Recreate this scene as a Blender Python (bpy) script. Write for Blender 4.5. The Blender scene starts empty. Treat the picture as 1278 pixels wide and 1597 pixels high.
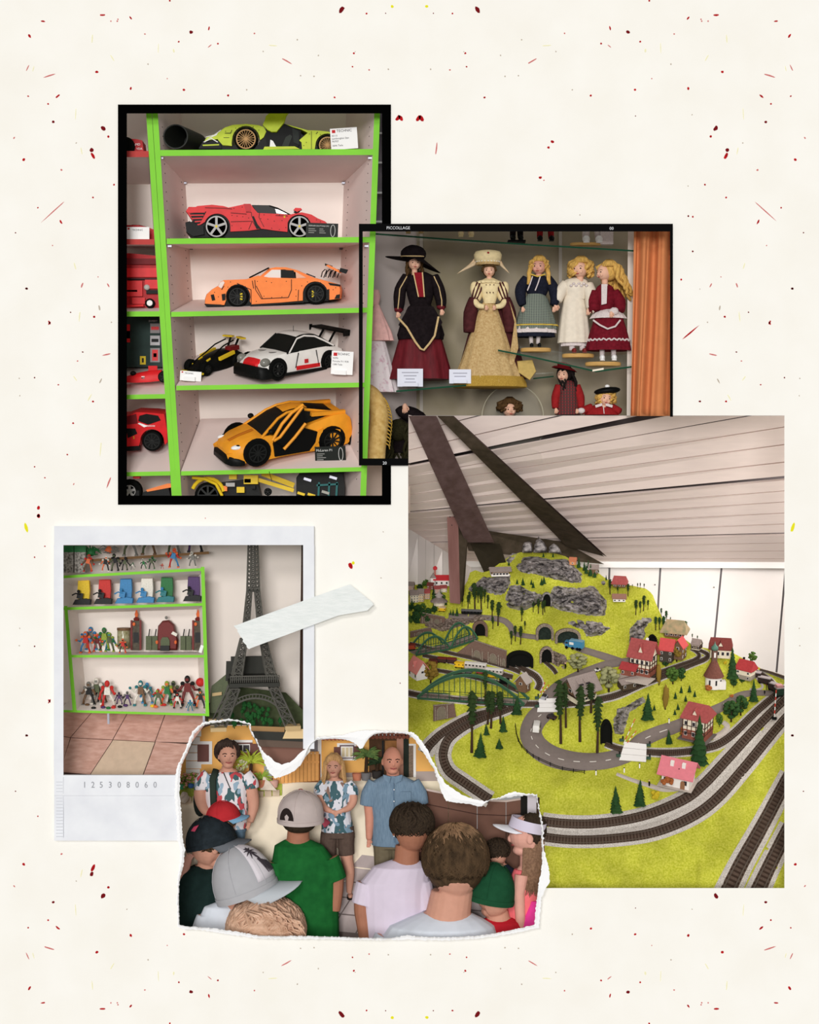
import bpy, bmesh, math, random
from mathutils import Vector, Matrix, Euler, noise
from mathutils.geometry import tessellate_polygon
random.seed(7)
sc = bpy.context.scene
C = sc.collection
# ---------------------------------------------------------------- camera, light, exposure
D = 3000.0          # camera distance from the paper, in page pixels
S = 0.005           # metres per page pixel
cam = bpy.data.cameras.new('camera'); cam_o = bpy.data.objects.new('camera', cam); C.objects.link(cam_o)
cam.sensor_fit = 'HORIZONTAL'; cam.sensor_width = 36.0; cam.lens = 36.0 * D / 1278.0
cam.clip_end = 200
cam_o.location = (0, -D * S, 798.5 * S); cam_o.rotation_euler = (math.pi / 2, 0, 0)
sc.camera = cam_o
world = bpy.data.worlds.new('world'); sc.world = world; world.use_nodes = True
world.node_tree.nodes['Background'].inputs[0].default_value = (1.0, 0.985, 0.955, 1)
world.node_tree.nodes['Background'].inputs[1].default_value = 0.30
sun = bpy.data.lights.new('sun', 'SUN'); sun.energy = 0.75; sun.angle = math.radians(9); sun.color = (1.0, 0.985, 0.96)
sun_o = bpy.data.objects.new('sun', sun); C.objects.link(sun_o)
sun_o.rotation_euler = Vector((0.25, 1.0, -0.36)).to_track_quat('-Z', 'Y').to_euler()
sun_o.location = (-3, -12, 12)
key = bpy.data.lights.new('front_fill', 'SUN'); key.energy = 1.6; key.angle = math.radians(14); key.color = (1.0, 0.985, 0.965)  # second sun added from the camera side to lighten the recesses
fill_o = bpy.data.objects.new('front_fill', key); C.objects.link(fill_o); fill_o.location = (0, -14, 6)
fill_o.rotation_euler = Vector((0.04, 1.0, -0.09)).to_track_quat('-Z', 'Y').to_euler()
vs = sc.view_settings
vs.view_transform = 'Standard'; vs.look = 'None'; vs.exposure = 0.0; vs.gamma = 1.0; vs.use_curve_mapping = False

# ---------------------------------------------------------------- helpers
def Wp(u, v, d=0.0):                       # page pixel + depth behind the page -> point in pixel units
    k = (D + d) / D
    return Vector(((u - 639.0) * k, d, 798.5 + (798.5 - v) * k))
def lin(c):
    return tuple((x / 12.92 if x <= 0.04045 else ((x + 0.055) / 1.055) ** 2.4) for x in (v / 255.0 for v in c))
_M = {}
def M(name, rgb, rough=0.6, metal=0.0, var=0.0, scale=0.2, bump=0.0, bscale=None, rgb2=None, stretch=None, emit=0.0, alpha=1.0, detail=4.0, contrast=None, trans=0.0):
    if name in _M: return _M[name]
    m = bpy.data.materials.new(name); m.use_nodes = True
    nt = m.node_tree; b = nt.nodes['Principled BSDF']
    col = lin(rgb) + (1,)
    b.inputs['Base Color'].default_value = col
    b.inputs['Roughness'].default_value = rough
    b.inputs['Metallic'].default_value = metal
    b.inputs['Specular IOR Level'].default_value = 0.45 if rough < 0.3 else (0.14 if rough < 0.65 else 0.04)
    if alpha < 1: b.inputs['Alpha'].default_value = alpha
    if trans: b.inputs['Transmission Weight'].default_value = trans
    if emit:
        b.inputs['Emission Color'].default_value = col; b.inputs['Emission Strength'].default_value = emit
    if var or rgb2 or bump:
        tc = nt.nodes.new('ShaderNodeTexCoord'); mp = nt.nodes.new('ShaderNodeMapping')
        nt.links.new(tc.outputs['Object'], mp.inputs['Vector'])
        if stretch: mp.inputs['Scale'].default_value = stretch
    if var or rgb2:
        n = nt.nodes.new('ShaderNodeTexNoise'); n.inputs['Scale'].default_value = scale; n.inputs['Detail'].default_value = detail
        nt.links.new(mp.outputs[0], n.inputs['Vector'])
        r = nt.nodes.new('ShaderNodeValToRGB')
        lo, hi = contrast or (0.3, 0.7)
        r.color_ramp.elements[0].position = lo; r.color_ramp.elements[1].position = hi
        if rgb2:
            r.color_ramp.elements[0].color = col; r.color_ramp.elements[1].color = lin(rgb2) + (1,)
        else:
            r.color_ramp.elements[0].color = tuple(max(0, c * (1 - var)) for c in col[:3]) + (1,)
            r.color_ramp.elements[1].color = tuple(min(1, c * (1 + var)) for c in col[:3]) + (1,)
        nt.links.new(n.outputs['Fac'], r.inputs['Fac']); nt.links.new(r.outputs['Color'], b.inputs['Base Color'])
    if bump:
        n2 = nt.nodes.new('ShaderNodeTexNoise'); n2.inputs['Scale'].default_value = bscale or scale; n2.inputs['Detail'].default_value = 5
        nt.links.new(mp.outputs[0], n2.inputs['Vector'])
        bp = nt.nodes.new('ShaderNodeBump'); bp.inputs['Strength'].default_value = bump; bp.inputs['Distance'].default_value = 0.01
        nt.links.new(n2.outputs['Fac'], bp.inputs['Height']); nt.links.new(bp.outputs[0], b.inputs['Normal'])
    _M[name] = m
    return m
def patchy(m, scale, amount):              # broad colour patches on top of a material's fine grain
    nt = m.node_tree; b = nt.nodes['Principled BSDF']; src = b.inputs['Base Color'].links[0].from_socket
    tc = nt.nodes.new('ShaderNodeTexCoord'); n = nt.nodes.new('ShaderNodeTexNoise'); n.inputs['Scale'].default_value = scale; n.inputs['Detail'].default_value = 3
    nt.links.new(tc.outputs['Object'], n.inputs['Vector'])
    r = nt.nodes.new('ShaderNodeMapRange'); r.inputs[1].default_value = .3; r.inputs[2].default_value = .7; r.inputs[3].default_value = 1 - amount; r.inputs[4].default_value = 1 + amount
    nt.links.new(n.outputs['Fac'], r.inputs[0]); x = nt.nodes.new('ShaderNodeVectorMath'); x.operation = 'SCALE'
    nt.links.new(src, x.inputs[0]); nt.links.new(r.outputs[0], x.inputs['Scale']); nt.links.new(x.outputs[0], b.inputs['Base Color'])
def tess(poly):                            # triangulate a simple 2-D polygon, index triples
    return tessellate_polygon([[Vector((p[0], p[1], 0)) for p in poly]])
def area2(poly):
    return sum(poly[i][0] * poly[(i + 1) % len(poly)][1] - poly[(i + 1) % len(poly)][0] * poly[i][1] for i in range(len(poly)))
def R(deg): return math.radians(deg)
class MB:                                  # collects shapes, in pixel units, into ONE mesh
    def __init__(s): s.v = []; s.f = []; s.m = None; s.fm = []; s.mi = 0
    def add(s, vs, fs):
        o = len(s.v)
        if s.m is not None: vs = [s.m @ Vector(p) for p in vs]
        s.v.extend([tuple(p) for p in vs]); s.f.extend([tuple(i + o for i in f) for f in fs]); s.fm.extend([s.mi] * len(fs))
        return s
    def hexa(s, a):                        # 8 points: bottom ring of four, top ring of four
        return s.add(a, [(0, 3, 2, 1), (4, 5, 6, 7), (0, 1, 5, 4), (1, 2, 6, 5), (2, 3, 7, 6), (3, 0, 4, 7)])
    def box(s, x, y, z, sx, sy, sz, rot=None, top=1.0, topy=None):  # centre, size; top tapers
        h = [Vector((dx * sx / 2, dy * sy / 2, dz * sz / 2)) for dz in (-1, 1) for dx, dy in ((-1, -1), (1, -1), (1, 1), (-1, 1))]
        for p in h[4:]: p.x *= top; p.y *= (top if topy is None else topy)
        if rot: e = Euler(rot).to_matrix(); h = [e @ p for p in h]
        return s.hexa([p + Vector((x, y, z)) for p in h])
    def bar(s, a, b, w, h=None, up=(0, 0, 1)):    # straight bar a-b with rectangular section
        a = Vector(a); b = Vector(b); t = (b - a); h = h or w
        if t.length < 1e-6: return s
        t.normalize(); n = t.cross(Vector(up))
        if n.length < 1e-3: n = t.cross(Vector((0, 1, 0)))
        n.normalize(); k = n.cross(t); n = n * w / 2; k = k * h / 2
        return s.hexa([a - n - k, a + n - k, b + n - k, b - n - k, a - n + k, a + n + k, b + n + k, b - n + k])
    def layers(s, ls, cap=True, close=True):      # rings of equal length, joined
        n = len(ls[0]); vs = [p for l in ls for p in l]; fs = []
        for k in range(len(ls) - 1):
            for i in range(n if close else n - 1):
                j = (i + 1) % n
                fs.append((k * n + i, k * n + j, (k + 1) * n + j, (k + 1) * n + i))
        if cap and close:
            fs.append(tuple(range(n))[::-1]); fs.append(tuple(range((len(ls) - 1) * n, len(ls) * n)))
        return s.add(vs, fs)
    def prism(s, poly, y0, y1, inset=0.0, bev=0.0, f=None):   # (x,z) outline pushed through y; ends inset by a fraction
        poly = list(poly)
        if area2(poly) < 0: poly.reverse()
        n = len(poly); cx = sum(p[0] for p in poly) / n; cz = sum(p[1] for p in poly) / n
        def ring(y, k): return [(cx + (p[0] - cx) * (1 - k), y if f is None else f(p[0], p[1], y), cz + (p[1] - cz) * (1 - k)) for p in poly]
        rs = [ring(y0, inset), ring(y0 + bev, 0), ring(y1 - bev, 0), ring(y1, inset)] if bev else [ring(y0, 0), ring(y1, 0)]
        o = len(rs)
        vs = [p for r in rs for p in r]; fs = []
        for k in range(o - 1):
            for i in range(n):
                j = (i + 1) % n; fs.append((k * n + i, k * n + j, (k + 1) * n + j, (k + 1) * n + i))
        for t in tess(poly):
            a, b, c = t
            if (poly[b][0] - poly[a][0]) * (poly[c][1] - poly[a][1]) - (poly[c][0] - poly[a][0]) * (poly[b][1] - poly[a][1]) < 0: b, c = c, b
            fs.append((a, b, c)); fs.append(tuple((o - 1) * n + i for i in (a, c, b)))
        return s.add(vs, fs)
    def lathe(s, prof, n=16, c=(0, 0, 0), axis='z', sy=1.0, a0=0.0, wob=None):  # profile of (r, h)
        rs = []
        for r, h in prof:
            ring = []
            for i in range(n):
                a = a0 + 2 * math.pi * i / n; rr = r * (wob(a, h) if wob else 1)
                x, y, z = rr * math.cos(a), rr * math.sin(a) * sy, h
                if axis == 'y': x, y, z = x, z, y
                elif axis == 'x': x, y, z = z, y, x
                ring.append((x + c[0], y + c[1], z + c[2]))
            rs.append(ring)
        return s.layers(rs)
    def ell(s, c, r, n=14, m=9, rot=None, wob=None):
        vs = []; fs = []; e = Euler(rot).to_matrix() if rot else None
        for j in range(m + 1):
            t = math.pi * j / m
            for i in range(n):
                a = 2 * math.pi * i / n
                p = Vector((r[0] * math.sin(t) * math.cos(a), r[1] * math.sin(t) * math.sin(a), -r[2] * math.cos(t)))
                if wob: p *= wob(p)
                if e: p = e @ p
                vs.append(p + Vector(c))
        for j in range(m):
            for i in range(n):
                k = (i + 1) % n; fs.append((j * n + i, j * n + k, (j + 1) * n + k, (j + 1) * n + i))
        return s.add(vs, fs)
    def tube(s, pts, r, n=8, sq=None):     # r: number or list; sq flattens the section along local k
        pts = [Vector(p) for p in pts]; rs = []; last = None
        for i, p in enumerate(pts):
            t = (pts[min(i + 1, len(pts) - 1)] - pts[max(i - 1, 0)]).normalized()
            a = last if last is not None else (Vector((0, 1, 0)) if abs(t.y) < 0.9 else Vector((1, 0, 0)))
            k = t.cross(a).normalized(); a = k.cross(t).normalized(); last = a
            rr = r[i] if isinstance(r, (list, tuple)) else r
            ra, rk = rr if isinstance(rr, (list, tuple)) else (rr, rr)
            rs.append([p + a * ra * math.cos(2 * math.pi * q / n) + k * rk * math.sin(2 * math.pi * q / n) for q in range(n)])
        return s.layers(rs)
    def sheet(s, rows, th=0.0, closed=False):     # grid of points -> surface, optional thickness along -y
        m = len(rows); n = len(rows[0]); vs = [Vector(p) for r in rows for p in r]; fs = []
        for j in range(m - 1):
            for i in range(n - 1 if not closed else n):
                k = (i + 1) % n; fs.append((j * n + i, j * n + k, (j + 1) * n + k, (j + 1) * n + i))
        if th:
            o = len(vs); vs += [p + Vector((0, th, 0)) for p in vs]
            fs += [tuple(o + q for q in reversed(f)) for f in list(fs)]
            b = list(range(n)) + [j * n + n - 1 for j in range(1, m)] + [(m - 1) * n + i for i in range(n - 2, -1, -1)] + [j * n for j in range(m - 2, 0, -1)]
            for q in range(len(b)):
                a, c2 = b[q], b[(q + 1) % len(b)]; fs.append((c2, a, a + o, c2 + o))
        return s.add(vs, fs)
    def build(s, name, mat, parent=None, smooth=False, fix=True):
        me = bpy.data.meshes.new(name); me.from_pydata(s.v, [], s.f); me.update()
        for mm in (mat if isinstance(mat, (list, tuple)) else [mat]): me.materials.append(mm)
        if s.mi or any(s.fm): me.polygons.foreach_set('material_index', s.fm)
        if fix:
            bm = bmesh.new(); bm.from_mesh(me)
            bmesh.ops.recalc_face_normals(bm, faces=bm.faces); bm.to_mesh(me); bm.free()
        if smooth:
            me.polygons.foreach_set('use_smooth', [True] * len(me.polygons))
            if smooth is not True: me.set_sharp_from_angle(angle=R(smooth))
        o = bpy.data.objects.new(name, me); C.objects.link(o)
        if parent: o.parent = parent
        else: o.scale = (S, S, S)
        return o
def tag(o, label, cat, group=None, kind=None):
    if label: o['label'] = label
    if cat: o['category'] = cat
    if group: o['group'] = group
    if kind: o['kind'] = kind
    return o
def struct(o, label=None):
    o['kind'] = 'structure'
    if label: o['label'] = label
    return o
def T(name, label, cat, u, v, d, rot=(0, 0, 0), group=None, k=1.0):   # Empty at a thing's base; children in pixels
    o = bpy.data.objects.new(name, None); C.objects.link(o)
    at = Wp(u, v, d); o.location = at * S; q = S * (D + at.y) / D * k; o.scale = (q, q, q)
    o.rotation_mode = 'ZYX'; o.rotation_euler = tuple(R(a) for a in rot); o.empty_display_size = 5
    return tag(o, label, cat, group)
def put(o, u, v, d, rot=(0, 0, 0), k=1.0):        # place a mesh built around its own base
    at = Wp(u, v, d); o.location = at * S; q = S * (D + at.y) / D * k; o.scale = (q, q, q)
    o.rotation_mode = 'ZYX'; o.rotation_euler = tuple(R(a) for a in rot); return o
def copy_tree(o, parent=None):
    c = o.copy(); C.objects.link(c)
    if parent: c.parent = parent
    for ch in list(o.children): copy_tree(ch, c)
    return c
_TX = {}
def text(parent, s, x, y, z, size, mat, name='lettering', rot=(90, 0, 0), align='LEFT', sx=1.0):
    cu = bpy.data.curves.new(name, 'FONT'); cu.body = s; cu.size = size; cu.align_x = align; cu.extrude = 0.02
    cu.resolution_u = 2; cu.materials.append(mat)
    key = (s, round(size, 2), mat.name, align)
    if key not in _TX:
        t = bpy.data.objects.new(name, cu); C.objects.link(t)
        me = bpy.data.meshes.new_from_object(t, depsgraph=None); me.name = name
        bpy.data.objects.remove(t)
        if not me.materials: me.materials.append(mat)
        _TX[key] = me
    o = bpy.data.objects.new(name, _TX[key]); C.objects.link(o); o.parent = parent
    o.location = (x, y, z); o.rotation_euler = tuple(R(a) for a in rot); o.scale = (sx, 1, 1)
    return o
def arc(cx, cy, r, a0, a1, n=10, ry=None):
    return [(cx + r * math.cos(R(a0 + (a1 - a0) * i / n)), cy + (ry or r) * math.sin(R(a0 + (a1 - a0) * i / n))) for i in range(n + 1)]
def rel(pts, u0, v0):                      # page outline -> local (x, z)
    return [(u - u0, v0 - v) for u, v in pts]
def lerp(a, b, t): return a + (b - a) * t
def inpoly(x, y, poly):
    c = False; j = len(poly) - 1
    for i in range(len(poly)):
        xi, yi = poly[i]; xj, yj = poly[j]
        if (yi > y) != (yj > y) and x < (xj - xi) * (y - yi) / (yj - yi) + xi: c = not c
        j = i
    return c
def ipl(pts, x):                           # piecewise-linear lookup
    if x <= pts[0][0]: return pts[0][1]
    for (a, b), (c, d) in zip(pts, pts[1:]):
        if x <= c: return b + (d - b) * (x - a) / (c - a) if c != a else d
    return pts[-1][1]
def smoothpath(pts, n=6):                  # Catmull-Rom through points of any dimension
    out = []; P = [Vector(p) for p in pts]; P = [P[0]] + P + [P[-1]]
    for i in range(1, len(P) - 2):
        for k in range(n):
            t = k / n; a, b, c, d = P[i - 1:i + 3]
            out.append(0.5 * ((2 * b) + (c - a) * t + (2 * a - 5 * b + 4 * c - d) * t * t + (3 * b - a - 3 * c + d) * t ** 3))
    out.append(P[-2]); return out
# common colours
black = M('matte_black', (7, 7, 7), 0.55)
coal = M('plastic_black', (9, 10, 9), 0.5, var=0.4, scale=0.3)
white = M('plain_white', (246, 245, 244), 0.6)
ink = M('dark_ink', (60, 58, 60), 0.8)
# ================================================================ the page: paper, frames, torn print edge, tape
TORN=[(280,1230,273,1230),(281,1208,274,1208),(283,1192,279,1190),(292,1174,288,1172),(297,1162,293,1158),(304,1144,300,1141),(310,1137,307,1134),(318,1131,316,1127),(331,1127.5,330,1124),(347,1126,346,1123),(357,1124,357,1121),(370,1125,370,1123),(380,1128,381,1125),(389,1130,391,1128),(390,1138,391,1136),(394,1147,395,1145),(400,1157,401,1155),(405,1168,406,1165),(408,1177,411,1173),(412,1186,419,1179),(416,1197,428,1187),(423,1208,440,1192.5),(430,1214,452,1189),(437,1212,460,1183),(449,1208,466,1176),(461,1201,472,1171),(470,1192,476,1169),(476,1181,479,1166),(480,1170,481,1163),(486,1161,486,1158),(494,1154,495,1150),(505,1153,505,1149),(520,1152,520,1148),(539,1153,535,1147),(550,1157,548,1142),(556,1161,558,1140),(562,1168,566,1139),(566,1166,573,1139),(571,1158,579,1139),(576,1151,584,1139),(584,1145,590,1140),(597,1143,600,1140),(615,1143,615,1140.5),(630,1144,631,1141),(641,1146,644,1142),(647,1153,651,1147),(655,1165,659,1157),(664,1179,667,1169),(671,1190,674,1184),(677,1200,680,1196),(681,1212,686,1208),(687,1229,695,1222),(692,1242,707,1231),(697,1249,720,1239),(713,1252,735,1245),(730,1253.5,745,1247.5),(745,1257,752,1249),(752,1257.5,756,1249.5),(757,1253,760,1249),(765,1248,766,1246),(778,1246,780,1244),(790,1244,789,1238),(801,1242,801,1234.5),(815,1241,813,1237),(837,1241,838,1239),(839,1258,841,1257),(843,1278,845,1277),(845,1296,848,1296),(846,1325,849,1325),(846,1345,855,1349),(843,1367,858,1365),(841,1376,857,1377),(840,1385,851,1385),(838,1400,845,1400),(836,1420,843,1421),(834,1442,841,1447),(820,1446,822,1451),(800,1450,801,1455),(785,1453,785,1458),(765,1457,766,1461),(740,1460,740,1464),(700,1462,700,1466),(660,1461,660,1466),(635,1459,635,1465),(610,1463,610,1466),(575,1463,575,1466),(520,1461,520,1465),(480,1460,480,1464),(440,1460,440,1464),(400,1459,400,1463),(380,1455,379,1460),(360,1452,358,1457),(335,1448,334,1453),(310,1446,309,1450),(290,1445,288,1449),(280,1443,277,1446),(279,1415,276,1415),(279,1385,276,1385),(280,1370,277,1369),(285,1356,279,1354),(287,1340,281,1339),(289,1326,281,1326),(285,1310,277,1309),(284,1290,276,1290),(283,1270,275,1270),(281,1250,273,1250)]
TIN=[(a,b)for a,b,c,d in TORN];TOUT=[(c,d)for a,b,c,d in TORN]
rnd=random.Random(3)
m_paper=M('speckled_handmade_paper',(250,248,242),0.95,rgb2=(246,243,235),scale=0.012,bump=0.05,bscale=0.25)
m_fleck=M('red_fibre',(178,24,30),0.9,var=0.3,scale=0.15);m_fleck2=M('dark_red_fibre',(116,20,26),0.9)
m_fleck3=M('pale_red_fibre',(206,120,118),0.9);m_fleckg=M('grey_fibre',(190,178,164),0.95)
m_flecky=M('yellow_fibre',(232,226,40),0.9);m_fleckp=M('straw_fibre',(240,236,196),0.95)
# paper with one winding opening behind which the pictures stand
t_bot=TIN[TIN.index((840,1385)):]
i0=TIN.index((476,1181));i1=TIN.index((630,1144))
t_top=TIN[i0:i1+1]
hole=[(191,170),(603,170),(603,353),(1048,353),(1048,648),(1224,648),(1224,1385)]+t_bot+[(279,1306),(90,1306),(90,826),(484,826),(484,1172)]+t_top+[(637,1144),(637,722),(603,722),(603,780),(191,780)]
hole=[h for i,h in enumerate(hole)if i==0 or(Vector(h)-Vector(hole[i-1])).length>0.5]
OUTER=[(-260,-260),(1538,-260),(1538,1857),(-260,1857)]
def plate(outer,holes,d0,d1):
 polys=[outer]+holes;flat=[p for q in polys for p in q];b=MB()
 tr=tessellate_polygon([[Vector((p[0],p[1],0))for p in q]for q in polys])
 n=len(flat);vs=[Wp(p[0],p[1],d0)for p in flat]+[Wp(p[0],p[1],d1)for p in flat]
 fs=[tuple(t)for t in tr]+[tuple(i+n for i in reversed(t))for t in tr]
 o=0
 for q in polys:
  for i in range(len(q)):
   a,c=o+i,o+(i+1)%len(q);fs.append((a,c,c+n,a+n))
  o+=len(q)
 return b.add(vs,fs)
page=plate(OUTER,[hole],0,3).build('paper_page',m_paper)
tag(page,'cream handmade paper page flecked with red fibres behind all the pictures','paper')
def fleck(u,v,w,h,ang,kind,name='fleck'):
 b=MB();n=8;a0=R(ang);pts=[]
 for i in range(n):
  a=2*math.pi*i/n;k=1.0+rnd.uniform(-0.18,0.18)
  x,y=w/2*math.cos(a)*k,h/2*math.sin(a)*k
  pts.append((u+x*math.cos(a0)-y*math.sin(a0),v+x*math.sin(a0)+y*math.cos(a0)))
 return pts
QF=[(160,23.5,9,3,0,1),(67,33,7,2.5,8,1),(204,28,6,2.5,50,1),(46,56,7,3.5,55,1),(298,50,6,5,-20,2),(326,44,7,2.5,-80,1),(279,65,3,3,0,1),(340,68,3.2,3,0,1),(327,72,8,1.6,-40,3),(43,106,11,1.6,-65,3),(77,118,19,2.4,-17,3),(151,112,5,4,0,1),(287,140,4,3.5,0,1),(204,138,5,3.5,-60,1),(356,149,3.6,3.4,0,1),(90,150,8,3,-40,1),(44,150,3,2.5,20,1),(75,162,3,3,0,1),(83,190,4.5,4,0,2),(161,200,9,6,55,2),(169,213,4,4,0,1),(143,234,7,6,80,2),(145,243,12,5,62,1),(37,249,5,4,-30,1),(22,215,4,2,-50,3),(96,265,3.5,3,30,3),(178,288,3,3,0,1),(145,308,3,3,0,1),(59,324,2.5,2.5,0,1),(83,330,49,1.7,-42,3),(533,15,12,6.5,-55,2),(572,21,3,3,0,1),(612,10,5,4.5,0,5),(447,95,18,2.2,30,3),(552,83,3.5,3,30,1),(550,104,2.6,2.6,0,1),(576,109,3,2.5,0,3),(522,152,3.4,3,20,1),(653,184,11,6,-55,1),(621,184,11,6,-55,1),(597,231,21,2.2,83,3),(416,221,5.5,5,0,1),(422,230,4,4,0,1),(435,277,6,4,0,1),(128,445,8,2.4,-70,3),(77,504,6,2.8,-55,1),(166,553,14,2.4,-12,3),(42,450,3.6,3.4,0,2),(170,752,18,2.6,-68,3),(147,494,3.6,3.4,0,1),(145,626,3.4,3.2,0,1),(54,589,2.5,2.5,0,2),(60,792,6,5,90,1),(105,709,2.8,2.8,0,1),(115,755,4,2,-60,3),(54,728,2.5,2.5,0,1),(201,519,33,2.6,40,1),(95,346,8,3,62,1),(77,503,7,2.6,62,1),(41,450,3.5,3.4,30,2),(110,487,2.4,2.4,0,2),(155,480,8,2.6,80,4),(169,445,8,2.2,62,3),(197,338,3,3,0,1),(204,337,3,3,0,2),(197,392,3,3,0,2),(215,436,3,3,0,1),(157,594,9,2,-62,4),(129,549,3,2,0,2),(186,626,4,3,0,2),(91,600,3,2,0,1),(121,563,3,2,0,3),(547,715,10,6,-65,1),(504,648,2.6,2.6,0,1),(70,745,2.5,2,0,1),(114,660,3.4,3,0,1),(30,590,2.4,2,0,4),(265,1,3,3,0,1),(231,100,2.6,2.6,0,4),(385,140,2.4,2.4,0,4),(490,119,2.6,2.6,0,4),(469,118,2.4,2.4,0,4),(606,108,2.6,2.6,0,4),(464,62,2.5,2.5,0,4),(183,33,2.6,2.4,0,3),(184,30,2.4,2.4,0,3),(173,33,2.4,2.4,0,3),(226,53,2.8,2.4,0,3),(397,52,2.6,2.6,0,3),(271,79,6,3,80,6),(175,90,12,2,60,6),(144,60,14,2,-85,6),(247,75,18,1.4,-88,6),(118,178,20,1.4,-86,6),(127,235,12,1.8,78,6),(425,71,14,1.8,4,6),(52,107,9,1.6,-75,6),(117,415,12,2,75,6),(124,494,16,2,-85,6),(117,590,9,2,55,6),(140,620,12,2,-60,6),(157,700,22,2,-85,6)]
for i in range(34):
 QF.append((rnd.uniform(4,630),rnd.uniform(4,790),rnd.uniform(1.6,2.6),rnd.uniform(1.4,2.2),rnd.uniform(0,180),rnd.choice((3,4,4,4,2))))
FM={1:m_fleck,2:m_fleck2,3:m_fleck3,4:m_fleckg,5:m_flecky,6:m_fleckp}
COVER=[(184,163,610,787),(560,349,1050,726),(637,648,1224,1385),(84,820,491,1311)]
allf=[(x,y,l,w,a,k)for(x,y,l,w,a,k)in QF]+[(1278-x,y,l,w,-a,k)for(x,y,l,w,a,k)in QF]+[(x,1597-y,l,w,-a,k)for(x,y,l,w,a,k)in QF]+[(1278-x,1597-y,l,w,a,k)for(x,y,l,w,a,k)in QF]
allf+=[(41,823,15,5,75,5),(1237,823,15,5,-75,5),(60,804,6,5,90,1),(551,878,6,5,-50,5),(81,1260,25,2,40,3)]
tiny={k:MB()for k in FM}
for(x,y,l,w,a,k)in allf:
 m=max(l,w)/2+1
 if any(x0-m<x<x1+m and y0-m<y<y1+m for x0,y0,x1,y1 in COVER)or inpoly(x,y,TOUT):continue
 pts=fleck(x,y,l,w,a,k);top=[Wp(px,py,-0.25)for px,py in pts];bot=[Wp(px,py,0.4)for px,py in pts]
 if l<7:tiny[k].layers([top,bot])
 else:
  q=MB().layers([top,bot]).build('fleck',FM[k],page);q.scale=(1,1,1)
for k,b in tiny.items():
 if b.v:
  o=b.build('tiny_flecks',FM[k],page);o['kind']='stuff'
  # black slim frame round the shelf picture (its side runs under the film frame)
m_frame=M('frame_black',(1,1,1),1.0)
def barq(u0,v0,u1,v1,d0=-3,d1=2):
 return MB().hexa([Wp(u0,v1,d0),Wp(u1,v1,d0),Wp(u1,v1,d1),Wp(u0,v1,d1),Wp(u0,v0,d0),Wp(u1,v0,d0),Wp(u1,v0,d1),Wp(u0,v0,d1)])
def root(name,label,cat,group=None):
 o=bpy.data.objects.new(name,None);C.objects.link(o);o.scale=(S,S,S);return tag(o,label,cat,group)
fr=root('picture_frame','plain black picture frame round the shelves of toy cars','frame')
for r in((184,163,610,177),(184,177,198,773),(184,773,610,787),(596,177,610,352),(596,724,610,773)):
 barq(*r).build('frame_bar',m_frame,fr)
 # film-style frame round the dolls
m_film=M('film_black',(11,11,12),0.9);m_flt=M('film_lettering',(222,224,228),0.6)
ff=root('film_frame','black film-strip frame with small white lettering round the dolls','frame')
for r in((560,349,1050,361),(560,361,566,715),(1045.5,361,1050,650),(560,715,637,726)):
 barq(*r,d0=-6,d1=-4.5).build('frame_bar',m_film,ff)
def ptext(parent,s,u,v,d,size,mat,sx=1.0,align='LEFT',name='lettering'):
 p=Wp(u,v,d);return text(parent,s,p.x,p.y,p.z,size,mat,align=align,sx=sx,name=name)
ptext(ff,'PICCOLLAGE',603,357.6,-6.4,6.6,m_flt,sx=0.95)
ptext(ff,'00',951,358.4,-6.4,6.6,m_flt);ptext(ff,'20',597,724.4,-6.4,6.6,m_flt)
# instant-print card
m_card=M('instant_card',(238,240,244),0.75,rgb2=(228,230,236),scale=0.03,bump=0.12,bscale=0.02)
m_cardl=M('card_line',(214,216,221),0.8);m_cardn=M('card_number',(158,160,165),0.8)
ic=root('instant_print_card','white instant photo card with number 125308060 round the toy robots shelf','photo card')
for r in((84.5,820.5,490,850),(84,850,99,1209),(473,850,490.5,1168)):
 barq(*r,d0=-10,d1=-1).build('card_border',m_card,ic)
b=MB()
rows=[]
for v in(1209,1222,1236,1240.5,1241.5,1246,1270,1300,1311):
 rows.append([Wp(u,v,-10-(1.6 if 1240<v<1241 else 0.8*math.sin((v-1209)/16.0))+0.25*math.sin(u*0.05))for u in[84.5+i*10.2 for i in range(20)]])
b.sheet(rows,th=8).build('card_base',m_card,ic,smooth=30)
for s_,u in zip('125308060',(133,146,159,173,187,201,215,229,243)):
 ptext(ic,s_,u-4,1228.5,-11.6,13.5,m_cardn,sx=0.85,name='digit')
for i,v in enumerate(range(1219,1306,5)):
 barq(87.5,v,97.5,v+1.2,d0=-11.6,d1=-9.5).build('tick_mark',m_cardl,ic)
barq(98.3,1212,99.2,1306,d0=-11.4,d1=-9.5).build('rule_line',m_cardl,ic)
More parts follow.
